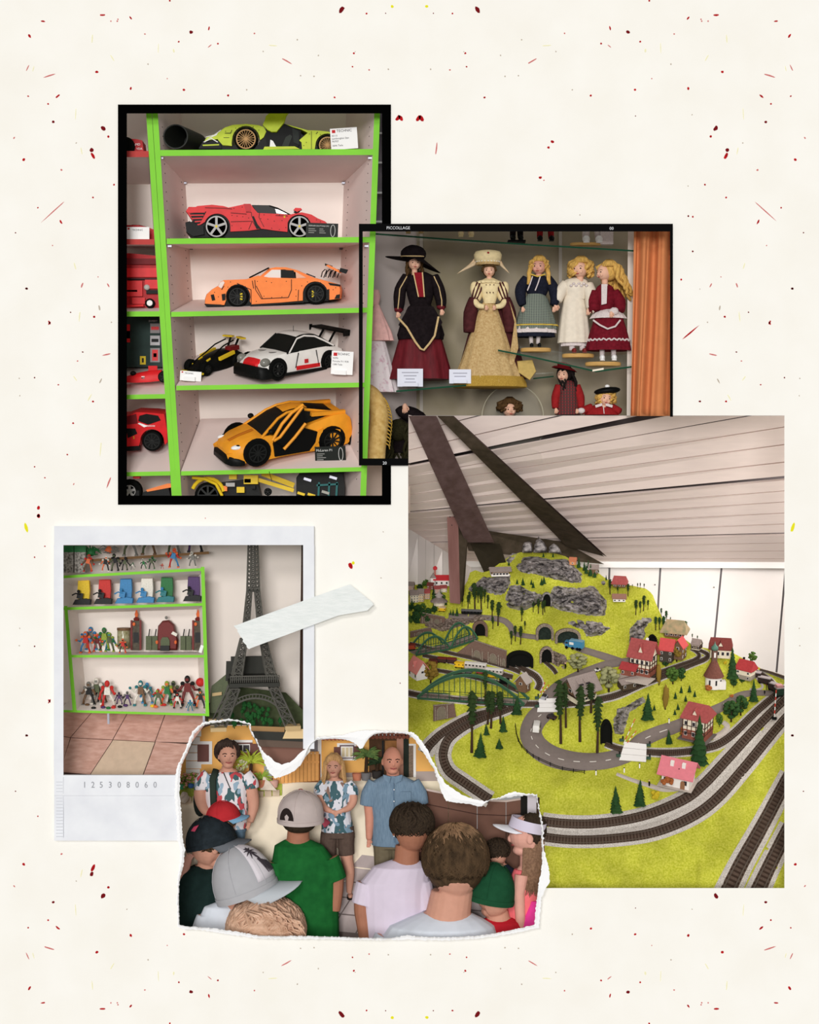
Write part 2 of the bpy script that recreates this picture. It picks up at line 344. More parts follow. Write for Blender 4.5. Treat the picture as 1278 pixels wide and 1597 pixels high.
# torn print: a white ragged rim
m_torn=M('torn_paper',(252,252,253),0.9,bump=0.3,bscale=0.5)
ri,ro=[],[]
n=len(TORN)
for i in range(n):
 a,b2=TORN[i],TORN[(i+1)%n]
 L=math.hypot(b2[0]-a[0],b2[1]-a[1]);k=max(1,int(L/2.2))
 for q in range(k):
  t=q/k;ix,iy,ox,oy=(lerp(a[j],b2[j],t)for j in range(4))
  nx,ny=ox-ix,oy-iy;h=math.hypot(nx,ny)or 1;nx/=h;ny/=h
  j1=rnd.uniform(-1.1,0.9);j2=rnd.uniform(-0.9,1.1)if h>3 else rnd.uniform(-1.4,1.4)
  ri.append((ix+nx*j1,iy+ny*j1));ro.append((ox+nx*j2,oy+ny*j2))
tr=MB().layers([[Wp(u,v,-13.4)for u,v in ri],[Wp(u,v,-16)for u,v in[(lerp(a[0],b[0],.5),lerp(a[1],b[1],.5))for a,b in zip(ri,ro)]],[Wp(u,v,-15.4)for u,v in ro],[Wp(u,v,-13.5)for u,v in ro],[Wp(u,v,-12.6)for u,v in ri]],cap=False)
tag(tr.build('torn_print_rim',m_torn),'ragged white torn paper edge round the outdoor group of people','torn paper')
# strip of white tape
m_tape=M('white_tape',(240,243,241),0.55,rgb2=(228,233,231),scale=0.05,stretch=(1,1,5),bump=0.5,bscale=0.12)
rows=[]
A,B_,Cc,Dd=Vector((366,976)),Vector((545,911)),Vector((387,1012.5)),Vector((552,951))
for j in range(13):
 t=j/12;row=[]
 for i in range(47):
  s_=i/46;p=A.lerp(Cc,t).lerp(B_.lerp(Dd,t),s_)
  if s_>0.86:p=p+Vector((34,2))*((s_-0.86)/0.14)*(1-abs(t-0.72)*1.35)
  cr=2.6*abs(math.sin(t*11+s_*3))*max(0,(s_-0.84)/0.16)+0.35*noise.noise((p.x*.05,p.y*.22,0))
  jag=rnd.uniform(-1.6,1.6)if i==0 else 0
  row.append(Wp(p.x+jag,p.y,-17.0-cr))
 rows.append(row)
tag(MB().sheet(rows,th=1.2).build('tape_strip',m_tape,smooth=40),'crumpled strip of white tape over the tower picture and card edge','tape')
# ================================================================ shelves of toy cars
m_green=M('green_edging',(128,208,52),0.5,var=0.06,scale=0.02)
m_shelf=M('pale_board',(226,208,202),0.7,var=0.03,scale=0.02)
m_shback=M('back_board',(240,230,222),0.7,var=0.02,scale=0.02)
m_rededge=M('red_edging',(188,66,62),0.6,var=0.05,scale=0.05)
m_steel=M('grey_steel',(120,120,128),0.35,0.6)
d0,d1=30.0,160.0
VX,VY,VR=404.0,412.0,0.746
def bk(u,v):return(VX+(u-VX)*VR,VY+(v-VY)*VR)
def sh_d(v,vf):
 vb=bk(0,vf)[1];return d0+(d1-d0)*max(0,min(1,(vf-v)/(vf-vb+1e-6)))
def slabF(u0,v0,u1,v1,th,da=d0,db=d1):
 f=[(u0,v0+th),(u1,v1+th)];t=[(u0,v0),(u1,v1)]
 fb=[bk(*p)for p in f];tb=[bk(*p)for p in t]
 return MB().hexa([Wp(*f[0],da),Wp(*f[1],da),Wp(*fb[1],db),Wp(*fb[0],db),Wp(*t[0],da),Wp(*t[1],da),Wp(*tb[1],db),Wp(*tb[0],db)])
def edgeF(u0,v0,u1,v1,th,da=d0):
 return MB().hexa([Wp(u0,v0+th,da-2.5),Wp(u1,v1+th,da-2.5),Wp(u1,v1+th,da+.5),Wp(u0,v0+th,da+.5),Wp(u0,v0,da-2.5),Wp(u1,v1,da-2.5),Wp(u1,v1,da+.5),Wp(u0,v0,da+.5)])
def lu(v,a,b,va=177.0,vb=773.0):return a+(b-a)*(v-va)/(vb-va)
def post(ua,ub,wa,wb,va=120,vb=812,da=d0):
 x=[lu(va,ua,ub),lu(va,ua+wa,ub+wb),lu(vb,ua,ub),lu(vb,ua+wa,ub+wb)]
 return MB().hexa([Wp(x[2],vb,da-3),Wp(x[3],vb,da-3),Wp(x[3],vb,da+1),Wp(x[2],vb,da+1),Wp(x[0],va,da-3),Wp(x[1],va,da-3),Wp(x[1],va,da+1),Wp(x[0],va,da+1)])
def sidewall(ua,ub,side,va=40,vb=880):
 p=[(lu(va,ua,ub),va),(lu(812,ua,ub),812)];q=[bk(*p[0]),bk(lu(905,ua,ub),905)];e=side*4
 return MB().hexa([Wp(*p[1],d0),Wp(p[1][0]+e,p[1][1],d0),Wp(q[1][0]+e,q[1][1],d1),Wp(*q[1],d1),Wp(*p[0],d0),Wp(p[0][0]+e,p[0][1],d0),Wp(q[0][0]+e,q[0][1],d1),Wp(*q[0],d1)])
LB=[(247,234,583.5,232.4,9.3),(260,372,578,369.5,8.6),(267,486.5,574,479.8,7.6),(275,601.5,569,596.6,7.2),(282.5,735,564,728.5,6.6)]
su=root('shelf_unit','tall white shelf unit edged in green holding five toy cars','shelf unit')
for i,(ua,ub,wa,wb)in enumerate(((237.4,275.8,9.0,7.6),(584,562.2,9.0,9.0))):post(ua,ub,wa,wb).build('upright',m_green,su)
sidewall(246.2,283.2,-1).build('side_panel',m_shelf,su);sidewall(584,562.2,1).build('side_panel',m_shelf,su)
tl,tr_,bl,br=bk(lu(40,246,283),40),bk(lu(40,584,562),40),bk(lu(905,246,283),905),bk(lu(905,584,562),905)
MB().hexa([Wp(bl[0]-5,bl[1],d1),Wp(br[0]+5,br[1],d1),Wp(br[0]+5,br[1],d1+4),Wp(bl[0]-5,bl[1],d1+4),Wp(tl[0]-5,tl[1],d1),Wp(tr_[0]+5,tr_[1],d1),Wp(tr_[0]+5,tr_[1],d1+4),Wp(tl[0]-5,tl[1],d1+4)]).build('back_panel',m_shback,su)
for(u0,v0,u1,v1,th)in LB:
 o=slabF(u0,v0,u1,v1,th).build('shelf_board',m_shelf,su);edgeF(u0,v0,u1,v1,th).build('edging',m_green,o)
m_hole=M('peg_hole',(70,60,58),0.9)
for side,(ua,ub)in((1,(246.2,283.2)),(-1,(584,562.2))):
 for row in(0.14,0.82):
  for v in range(190,770,15):
   p=(lu(v,ua,ub),v);q=bk(*p);x=Wp(*p,d0).lerp(Wp(*q,d1),row)
   MB().lathe([(0.8,-0.5),(0.8,0.5)],6,(x.x+side*0.3,x.y,x.z),'x').build('peg_hole',m_hole,su)
for(u0,v0,u1,v1,th)in LB[:2]:
 for u,s_ in((u0+5,1),(u1-6,-1)):
  x=Wp(u,v0+th+3.5,d0+6);MB().box(x.x,x.y,x.z,6,5,3).build('shelf_bracket',m_steel,su)
  pq=bk(u0 if s_>0 else u1,v0+th);x=Wp(pq[0]+2*s_,pq[1]-2+1.5,d1-6);MB().box(x.x,x.y,x.z,5,5,2.5).build('shelf_bracket',m_steel,su)
  # neighbouring unit, cut by the frame
sn=root('shelf_unit','white shelf unit with two red-edged boards beside the double green upright','shelf unit')
post(228,268,8.8,7.8).build('upright',m_green,sn)
p=[(lu(150,228,268),150),(lu(800,228,268),800)]
MB().hexa([Wp(p[1][0],800,d0),Wp(p[1][0]+4,800,d0),Wp(p[1][0]+3,800,d1),Wp(p[1][0]-1,800,d1),Wp(p[0][0],150,d0),Wp(p[0][0]+4,150,d0),Wp(p[0][0]+3,150,d1),Wp(p[0][0]-1,150,d1)]).build('side_panel',m_shelf,sn)
MB().hexa([Wp(120,800,d1),Wp(275,800,d1),Wp(275,800,d1+4),Wp(120,800,d1+4),Wp(120,150,d1),Wp(275,150,d1),Wp(275,150,d1+4),Wp(120,150,d1+4)]).build('back_panel',m_shback,sn)
NB=[(235.5,235.5,9.5,232,m_rededge),(372.6,373,8.5,241,m_rededge),(486,485.5,8.0,249,m_green),(617,614.5,7,258,m_green),(737.5,735,6.5,265.5,m_green)]
for(va,vb_,th,ur,mt)in NB:
 f=lambda v:VY+(v-VY)*VR
 o=MB().hexa([Wp(130,va+th,d0),Wp(ur,vb_+th,d0),Wp(ur+2,f(vb_+th),d1),Wp(130,f(va+th),d1),Wp(130,va,d0),Wp(ur,vb_,d0),Wp(ur+2,f(vb_),d1),Wp(130,f(va),d1)]).build('shelf_board',m_shelf,sn)
 edgeF(130,va,ur,vb_,th).build('edging',mt,o)
 # wall and steel rack seen past the unit
o=MB().hexa([Wp(566,800,196),Wp(640,800,196),Wp(640,800,200),Wp(566,800,200),Wp(566,722,196),Wp(640,722,196),Wp(640,722,200),Wp(566,722,200)]).build('wall_shelves',M('beige_wall',(206,186,172),0.8,var=0.04,scale=0.05));struct(o)
rk=root('steel_rack','grey steel rack glimpsed past the green upright','rack')
MB().hexa([Wp(585,352,150),Wp(620,352,150),Wp(620,352,154),Wp(585,352,154),Wp(585,150,150),Wp(620,150,150),Wp(620,150,154),Wp(585,150,154)]).build('rack_back',M('rack_grey',(112,108,116),0.6,var=0.2,scale=0.06),rk)
for v in(206,252,299,344):
 MB().hexa([Wp(585,v+3,120),Wp(612,v+3,120),Wp(612,v+3,150),Wp(585,v+3,150),Wp(585,v,120),Wp(612,v,120),Wp(612,v,150),Wp(585,v,150)]).build('rack_shelf',M('rack_light',(206,208,214),0.5),rk)
 # ---- car kit
m_tyre=M('tyre_rubber',(14,15,14),0.75,var=0.2,scale=0.3)
m_gold=M('gold_rim',(184,142,88),0.45);m_silver=M('silver_rim',(176,174,172),0.45);m_rimblk=M('black_rim',(30,31,30),0.5)
m_yel=M('brake_yellow',(222,196,40),0.5)
def wheel(par,x,z,r,mat,y=-1.5,w=16,spokes=5,wide=0.2,rr=0.78,hub=None,caliper=None,twin=False):
 t=MB().lathe([(r*rr*.9,0.4*w),(r*.93,0.5*w),(r,0.38*w),(r,-0.34*w),(r*.94,-0.48*w),(r*rr,-0.5*w),(r*rr*.98,-0.2*w),(0.01,-0.18*w)],24,(x,y+w/2,z),'y').build('wheel',m_tyre,par,smooth=35)
 b=MB();yy=y-0.1
 ring=[(r*rr*1.0,yy+1.2),(r*rr*1.0,yy-.6),(r*rr*.88,yy-.6),(r*rr*.86,yy+1.2)]
 b.lathe(ring,24,(x,0,z),'y')
 for i in range(spokes):
  a=2*math.pi*i/spokes+math.pi/2
  for off in((-0.16,0.16)if twin else(0,)):
   p0=Vector((x+r*.1*math.cos(a),yy,z+r*.1*math.sin(a)));p1=Vector((x+r*rr*.92*math.cos(a+off),yy-.3,z+r*rr*.92*math.sin(a+off)))
   b.bar(p0,p1,r*wide,1.6,up=(0,1,0))
 b.lathe([(r*.16,yy+1),(r*.16,yy-1),(0.01,yy-1.2)],12,(x,0,z),'y')
 b.build('rim',mat,t)
 if hub:MB().lathe([(r*.1,yy-1),(r*.1,yy-1.6),(0.01,yy-1.6)],10,(x,0,z),'y').build('hub_cap',hub,t)
 if caliper:MB().box(x+caliper*r*.38,yy+.6,z,r*.22,1.0,r*.62).build('brake_caliper',m_yel,t)
 return t
def slab(par,name,mat,pts,u0,v0,y0,y1,bev=0.0,inset=0.0,smooth=False):
 return MB().prism(rel(pts,u0,v0),y0,y1,inset,bev).build(name,mat,par,smooth=smooth)
def line(par,name,mat,pts,u0,v0,y,r=0.7):
 return MB().tube([(u-u0,y,v0-v)for u,v in pts],r,6).build(name,mat,par)
def seams(par,segs,u0,v0,y,w=0.7,mat=None):
 for pts in segs:
  b=MB()
  for a,c in zip(pts,pts[1:]):b.bar((a[0]-u0,y,v0-a[1]),(c[0]-u0,y,v0-c[1]),w,0.5,up=(0,1,0))
  b.build('panel_seam',mat or coal,par)
def pins(par,pts,u0,v0,y=-.4,r=.75):
 for u,v in pts:MB().lathe([(r,0),(r,1),(.01,1)],6,(u-u0,y,v0-v),'y').build('pin',coal,par)
m_lime=M('lime_plastic',(190,208,40),0.4,var=0.07,scale=0.1);m_red=M('red_plastic',(214,34,38),0.4,var=0.1,scale=0.08)
m_org=M('orange_plastic',(250,136,66),0.45,var=0.06,scale=0.1);m_yor=M('amber_plastic',(240,158,42),0.4,var=0.07,scale=0.08)
m_wht=M('white_plastic',(236,232,226),0.4,var=0.04,scale=0.1);m_clear=M('window_plastic',(226,220,214),0.15)
m_glassd=M('dark_window',(20,22,20),0.4)
# -- lime car with raised door
U,V=384,236
c=T('toy_car','lime green toy sports car with raised scissor door on the top shelf','toy car',U,V,58)
slab(c,'underbody',coal,[(309,233),(314,220),(321,217),(345,219),(352,226),(366,226),(402,226),(415,200),(442,196),(470,206),(492,228),(545,228),(545,235),(309,235)],U,V,3,66,3,.02)
slab(c,'front_body',m_lime,[(318,220),(323,213),(333,210),(345,203),(350,199),(363,194.5),(385,193),(404,195),(412,198),(416,205),(412,214),(407,218)]+arc(384,218,22,0,-180,12)+[(361,228),(347,227),(345,222),(340,217),(330,218)],U,V,0,66,5,.015,30)
for pts in([(321,218),(332,212),(340,207),(338,211)],):slab(c,'headlight_strip',white,pts,U,V,-.8,2)
line(c,'nose_strut',white,[(318,222),(330,216),(340,222)],U,V,-0.6,.9);line(c,'nose_strut',white,[(321,214),(334,211),(345,203)],U,V,-0.6,.6)
slab(c,'nose_grille',coal,[(310,232),(316,222),(344,222),(346,232)],U,V,-1.2,10)
slab(c,'nose_trim',m_lime,[(316,226),(342,225),(342,227),(317,228)],U,V,-1.8,4)
slab(c,'bumper_panel',m_lime,[(340,218),(349,209),(360,209),(362,228),(347,226)],U,V,-1.4,6,1)
slab(c,'rear_body',m_lime,[(444,193),(455,196),(480,203),(497,203.5),(512,205),(530,210),(548,214),(550,228),(530,230)]+arc(511,227,19,0,-180,12)+[(491,233),(471,233),(470,222),(466,219),(480,207),(470,202),(456,198)],U,V,0,66,5,.015,30)
slab(c,'sill',m_lime,[(411,234),(413,229.5),(460,229),(468,233)],U,V,-4,12,2)
slab(c,'door',m_lime,[(410,196),(414,187),(415,182),(422,176),(430,160),(462,160),(447,182),(444,192),(432,207),(424,207),(418,204)],U,V,-6,2,1.5,.03)
slab(c,'door_opening',black,[(418,205),(444,193),(452,198),(470,204),(468,214),(466,229),(417,230),(414,214)],U,V,-.6,8)
slab(c,'seat',M('seat_grey',(62,66,62),.7),[(440,228),(446,214),(453,210),(456,213),(450,229)],U,V,-1.6,10,1)
slab(c,'dashboard',white,[(421,229),(422,218),(426,220),(431,229)],U,V,-1.6,4)
slab(c,'shoulder_strap',M('seat_dark',(40,44,42),.6),[(456,200),(466,205),(467,226),(458,222)],U,V,-1.4,6)
seams(c,[[(486,205),(486,233)],[(351,208),(360,208),(362,203)],[(493,209),(496,206)],[(349,215),(358,215)]],U,V,-1.7)
wheel(c,0,V-217.5,18.3,m_gold,y=-3,spokes=10,wide=.05,rr=.84,twin=True);wheel(c,511-U,V-227,16,m_gold,y=-3,spokes=10,wide=.05,rr=.82,twin=True)
pins(c,[(352,205),(368,200),(395,198),(404,203),(352,219),(356,224),(474,211),(474,227),(483,209),(500,210),(478,222)],U,V)
# -- red car
U,V=400,371
c=T('toy_car','glossy red toy supercar with silver star rims on the second shelf','toy car',U,V,58)
slab(c,'underbody',coal,[(290,350),(300,344),(322,330),(470,334),(508,350),(512,367),(300,370),(290,362)],U,V,3,74,3,.01)
slab(c,'body',m_red,[(300,345),(289,329),(293,322.5),(304,322.5),(307,321),(330,319),(348,321),(356,323.5),(368,321),(380,318.5),(391,318),(396,325),(402,332),(425,333),(452,335),(461,332.5),(472,331),(487,334.5),(497,340.5),(508,345),(513,350),(512,354),(492,351),(487.5,352)]+arc(467.5,354,19.3,-6,-160,12)+[(449,362),(430,360),(410,357),(402,358),(388,360),(359,361.5)]+arc(338,354,21,0,-150,12)+[(319,346),(311,351)],U,V,0,74,6,.012,30)
slab(c,'rear_grille',coal,[(296,333),(322,330),(316,341),(310,352),(302,346)],U,V,-.7,5)
for i in range(5):
 t=i/4;slab(c,'rear_slat',m_red,[(lerp(292,308,t),lerp(330,350,t)),(lerp(320,312,t),lerp(330,349,t)),(lerp(320,312,t),lerp(331.8,350.8,t)),(lerp(292.5,308,t),lerp(332,352,t))],U,V,-1.6,2)
slab(c,'rear_bumper',coal,[(289,347),(296,345),(306,351),(318,352),(319,366),(302,369),(291,362)],U,V,-2,70,3,.02)
slab(c,'cockpit',m_glassd,[(392,318.5),(420,319),(430,322),(453,335),(402,333)],U,V,6,68,4,.02)
slab(c,'windscreen',m_clear,[(429,325),(434,326),(450,334),(431,332)],U,V,4.6,12)
line(c,'windscreen_pillar',black,[(420,320),(433,324),(453,334.5)],U,V,4,.9)
slab(c,'side_intake',coal,[(393,338),(396,337),(402,350),(408,357),(400,357)],U,V,-.8,3)
slab(c,'engine_cover',M('engine_red',(188,30,36),.4),[(380,318),(391,318),(391,329),(384,330)],U,V,-1,6,.6)
slab(c,'mirror',m_red,[(458,328),(461,324.5),(470,325),(471,327),(464,331)],U,V,-3,5,1)
slab(c,'mirror_base',black,[(458,331),(462,328),(468,330),(462,333)],U,V,-2,4)
slab(c,'side_skirt',coal,[(358,363),(402,360),(452,364),(456,370),(352,371)],U,V,-3,8,1)
seams(c,[[(360,346),(394,345),(401,357)],[(393,346),(388,358)],[(405,331),(404,339),(412,354)],[(384,331),(392,331),(393,338)],[(430,336),(449,337)],[(320,324),(352,325),(362,326)],[(360,332),(385,334)]],U,V,-.9)
slab(c,'shield_badge',m_yel,[(442.5,336),(445.5,336),(445.2,339),(444,340),(442.8,339)],U,V,-.8,1)
wheel(c,338-U,V-353.5,18.4,m_silver,y=-2.5,spokes=5,wide=.2,rr=.9,hub=m_yel);wheel(c,467.5-U,V-353.5,17.8,m_silver,y=-2.5,spokes=5,wide=.2,rr=.9,hub=m_yel)
pins(c,[(362,336),(370,337),(379,338),(388,340),(362,352),(376,356),(399,345),(407,341),(418,342),(428,345),(440,344),(446,355),(436,358),(424,356),(365,325),(378,323),(386,325),(412,335),(436,335),(480,340),(494,343),(500,346)],U,V)
# -- orange car with rear wing
U,V=420,477
c=T('toy_car','orange toy racing car with tall rear wing on the third shelf','toy car',U,V,72,rot=(6,0,0))
slab(c,'underbody',coal,[(320,474),(330,460),(345,445),(500,440),(528,450),(529,466),(512,469),(470,472),(391,477),(345,479),(322,477)],U,V,3,72,3,.01)
slab(c,'body',m_org,[(319,474),(319.5,466),(322,459),(331,451),(340,446),(344,440),(349,437),(385,435.5),(395,432),(403,430),(420,433),(455,434),(475,434),(490,433),(505,437),(520,441),(530,444),(532,452),(530.5,466),(514,468)]+arc(493,459,20,16,-172,12)+[(473,469),(440,472),(392,475)]+arc(371,463,19.6,20,-195,12)+[(349,476)],U,V,0,72,5,.012,30)
slab(c,'roof',m_org,[(405,431),(419,419),(430,416.8),(446,417),(462,421),(484,431),(500,436),(488,437),(476,434),(462,425),(444,420.5),(428,421),(414,433)],U,V,9,63,4,.01,30)
slab(c,'side_window',m_clear,[(409,433.5),(424,421),(438,421),(438,434)],U,V,7,9);slab(c,'cabin_interior',coal,[(438,421),(458,422),(461,434),(438,435)],U,V,6.5,62)
slab(c,'rear_window',M('rose_window',(224,178,150),.3),[(461,424),(478,433.5),(462,434)],U,V,7,9)
line(c,'windscreen_pillar',black,[(389,433.5),(402,427),(420,418)],U,V,4,1.3);line(c,'roof_vents',black,[(478,427),(492,432.5)],U,V,8,.9)
slab(c,'headlight',M('headlamp',(226,206,196),.2),[(341,447),(344,441),(349,438.5),(351,441),(346,450)],U,V,-1.6,6,1)
slab(c,'air_intake',coal,[(329,460),(334,459),(336,468),(331,469)],U,V,-1.2,3);slab(c,'lower_lip',coal,[(319,474),(345,475),(350,478),(322,478)],U,V,-3,70,1)
slab(c,'side_vent',coal,[(346,459),(352,458),(352,468),(347,469)],U,V,-1,3);slab(c,'side_vent',coal,[(509,452),(514,451),(514,468),(509,466)],U,V,-1,3)
slab(c,'side_skirt',coal,[(391,475),(475,470),(475,472),(391,478)],U,V,-3,6,.6);slab(c,'tail_light',coal,[(512,441),(531,444),(531,447),(515,445)],U,V,-1,10);slab(c,'bumper_corner',coal,[(522,466),(525,460),(530.5,459),(530,466)],U,V,-1.2,8)
seams(c,[[(398,437),(399,452),(408,466),(450,464),(455,452),(455,436)],[(400,446),(410,466)],[(370,442),(392,452),(392,474)],[(466,452),(465,469)],[(346,452),(350,446)],[(394,438),(396,450)]],U,V,-.9,1.0)
w=slab(c,'rear_wing',m_org,[(508,414),(512,413),(532,423),(530,426),(512,417)],U,V,14,60,1)
slab(c,'wing_endplate',coal,[(505,410),(517,414),(516,417),(505,413.5)],U,V,52,62);slab(c,'wing_endplate',coal,[(531,418),(543,421),(540,427),(529,424)],U,V,8,18)
for x in(500,507,514,521):line(c,'wing_stay',black,[(x,432),(x+2,424),(x+6,420),(x+9,421),(x+4,433)],U,V,30,.9)
wheel(c,371-U,V-462.5,17,m_rimblk,y=-2.5,spokes=10,wide=.09,rr=.78,caliper=.9);wheel(c,493-U,V-458.5,16.4,m_rimblk,y=-2.5,spokes=10,wide=.09,rr=.78,caliper=-.7)
pins(c,[(402,439),(416,439),(424,441),(447,439),(412,462),(424,464),(440,463),(400,470),(383,447),(360,440),(335,456),(341,463),(471,446),(480,440),(500,441),(520,452),(524,449),(462,452),(462,462),(356,448)],U,V)
# ---- three-quarter cars: built nose to -x, then turned
def cabin(par,name,mat,pts,zb,wb,t,L0=0.0,smooth=False):
 b=MB();n=len(pts)
 l=[(x,-(wb-max(0,z-zb)*t),z)for x,z in pts];r=[(x,(wb-max(0,z-zb)*t),z)for x,z in pts]
 fs=[(i,(i+1)%n,n+(i+1)%n,n+i)for i in range(n)]
 tt=tess(pts);fs+=[tuple(q)for q in tt]+[tuple(n+i for i in q)for q in tt]
 b.add(l+r,fs);return b.build(name,mat,par,smooth=smooth)
def over(par,name,mat,line_,zb,wb,t,lift=.6,k0=-1,k1=1):
 b=MB();up=[]
 for x,z in line_:
  h=wb-max(0,z-zb)*t;up.append([(x,lerp(-h,h,(k0+1)/2+(k1-k0)/2*q/6.0),z+lift+.8*math.sin(math.pi*q/6))for q in range(7)])
 b.sheet(up);return b.build(name,mat,par,smooth=40)
def hull(par,name,mat,st,n=14,smooth=40):
 rings=[]
 for x,z0,z1,w,wt in st:
  rings.append([(x,-w,z0),(x,-w,lerp(z0,z1,.55)),(x,-(w+wt)/2,lerp(z0,z1,.86)),(x,-wt,z1),(x,0,z1+.6),(x,wt,z1),(x,(w+wt)/2,lerp(z0,z1,.86)),(x,w,lerp(z0,z1,.55)),(x,w,z0)])
 return MB().layers(rings).build(name,mat,par,smooth=smooth)
def arches(par,xs,y,r,zc):
 for x in xs:
  for s_ in(-1,1):MB().lathe([(r,-1),(r,1.2),(0.01,1.2)],20,(x,s_*(y-.6),zc),'y').build('wheel_arch',black,par)
def wheels3(par,xs,y,r,zc,mat,**k):
 for x in xs:
  wheel(par,x,zc,r,mat,y=-y-1.5,w=13,**k)
  t=MB().lathe([(r*.9,-6),(r,-4),(r,4),(r*.9,6)],20,(x,y-5,zc),'y').build('wheel',m_tyre,par,smooth=35)
  # -- white racing car
c=T('toy_car','white toy endurance race car with black wing on the fourth shelf','toy car',452,579,92,rot=(15,0,42),k=1.0)
Lw=82
hull(c,'body',m_wht,[(-76,9,22,30,24),(-70,8,28,36,27),(-52,7,34,38,29),(-28,7,37,36,31),(0,7,37,36,33),(30,7,38,37,33),(52,8,38,38,32),(70,10,35,36,30),(82,14,30,32,28)])
hull(c,'front_bumper',coal,[(-86,3,14,30,28),(-82,2,20,36,30),(-72,2,19,39,36),(-64,2,10,39,38)])
hull(c,'nose_panel',m_red,[(-79,17,23,16,13),(-74,19,27.5,20,15),(-69,22,29.5,20,14)])
for s_ in(-1,1):MB().ell((-70,s_*29,26),(9,7,7),12,7).build('headlight',M('headlamp_grey',(126,124,116),.2),c,smooth=True)
CB=[(-30,36),(-6,57),(10,60),(30,58),(56,44),(66,37)]
cabin(c,'cabin',m_glassd,CB,36,33,.42)
over(c,'roof',m_wht,[(-6,57.5),(2,59.5),(10,60),(20,59.5),(30,58),(44,51),(62,39)],36,33,.42)
for s_ in(-1,1):
 f=lambda x,z:(x,s_*(33-(z-36)*.42+.6),z)
 MB().tube([f(-31,36),f(-6,57.5)],1.3,6).build('windscreen_pillar',black,c)
 MB().tube([f(-27,36.5),f(-6,55),f(10,58),f(30,55),f(48,46),f(62,38)],1.5,6).build('roof_rail',m_wht,c)
 MB().box(8,s_*36.6,12,46,1.4,6).build('side_stripe',m_red,c);MB().box(0,s_*38,5.5,84,6,4).build('side_skirt',coal,c)
 MB().box(-14,s_*36.4,24,1,1,24,(0,.25,0)).build('panel_seam',coal,c);MB().box(26,s_*37,24,1,1,24,(0,-.2,0)).build('panel_seam',coal,c)
 MB().box(-40,s_*13,36.6,20,1.6,1,(0,.12,0)).build('bonnet_vent',M('vent_grey',(96,92,88),.7),c)
MB().box(4,-37.2,21,7,.8,6).build('logo_patch',M('logo_red',(196,40,44),.6),c)
wg=MB();wg.box(84,0,58,14,84,2.4,(0,-.12,0)).build('rear_wing',coal,c)
for s_ in(-1,1):MB().box(84,s_*42,56,18,1.6,9).build('wing_endplate',coal,c);MB().bar((66,s_*14,36),(82,s_*14,57),2.5).build('wing_stay',coal,c)
hull(c,'rear_bumper',coal,[(78,6,22,35,32),(90,8,20,33,30)])
MB().tube([(12,4,60),(12,4,70)],.4,5).build('aerial',coal,c)
arches(c,(-52,50),37.5,17.5,15);wheels3(c,(-52,50),37,14.5,14.5,m_rimblk,spokes=10,wide=.09,rr=.75)
# -- yellow and black buggy
c=T('toy_car','small black and yellow toy racer beside the white race car','toy car',334,578,104,rot=(16,0,52),k=.84)
hull(c,'body',coal,[(-60,5,13,10,7),(-40,5,22,15,10),(-10,5,30,22,12),(20,5,36,24,12),(48,8,34,22,14),(58,10,28,18,12)])
MB().box(-62,0,7,10,58,3).build('front_wing',m_yel,c);MB().box(-40,0,17,8,34,3,(0,.3,0)).build('nose_winglet',M('yellow_plastic',(236,200,44),.45),c)
m_ylw=M('yellow_plastic',(236,200,44),.45)
for s_ in(-1,1):
 MB().tube([(-44,s_*9,22),(-10,s_*12,34),(16,s_*11,46),(44,s_*10,52)],1.3,6).build('frame_tube',coal,c)
 MB().box(10,s_*24,30,40,5,6,(0,-.18,0)).build('side_pod',m_ylw,c);MB().box(-26,s_*10,26,10,5,4,(0,-.3,0)).build('cowl_clip',m_ylw,c)
 MB().box(58,s_*16,55,10,20,3,(0,.1,s_*.3)).build('rear_wing',m_ylw,c);MB().bar((46,s_*8,34),(58,s_*10,54),3).build('wing_stay',coal,c)
MB().box(40,-10,38,24,14,8).build('engine_block',M('deep_red',(120,30,32),.5),c)
wheels3(c,(-42,),24,13,13,m_rimblk,spokes=6,wide=.2,rr=.55);wheels3(c,(40,),28,16,16,m_silver,spokes=6,wide=.2,rr=.5)
# -- amber car with raised door
c=T('toy_car','amber yellow toy hypercar with one door swung up on the lowest full shelf','toy car',441,702,74,rot=(22,0,27),k=1.03)
hull(c,'body',m_yor,[(-98,6,20,24,18),(-92,5,27,34,24),(-74,5,34,40,30),(-46,5,40,41,34),(-20,5,38,38,32),(10,5,38,37,30),(40,6,48,40,32),(70,6,55,42,33),(90,9,55,40,32),(100,14,46,35,28)])
hull(c,'front_splitter',coal,[(-103,3,10,22,20),(-98,2,15,33,28),(-86,2,12,41,39),(-78,2,8,41,40)])
CB=[(-46,39),(-16,60),(0,66),(22,68),(54,61),(80,55)]
cabin(c,'cabin',m_glassd,CB,38,33,.5)
over(c,'roof',m_yor,[(-4,65.5),(8,67.5),(22,68.5),(36,66)],38,33,.5,k0=-.7,k1=.7)
over(c,'engine_cover',coal,[(36,65.5),(54,61.5),(74,56.5)],38,33,.5,k0=-.8,k1=.8)
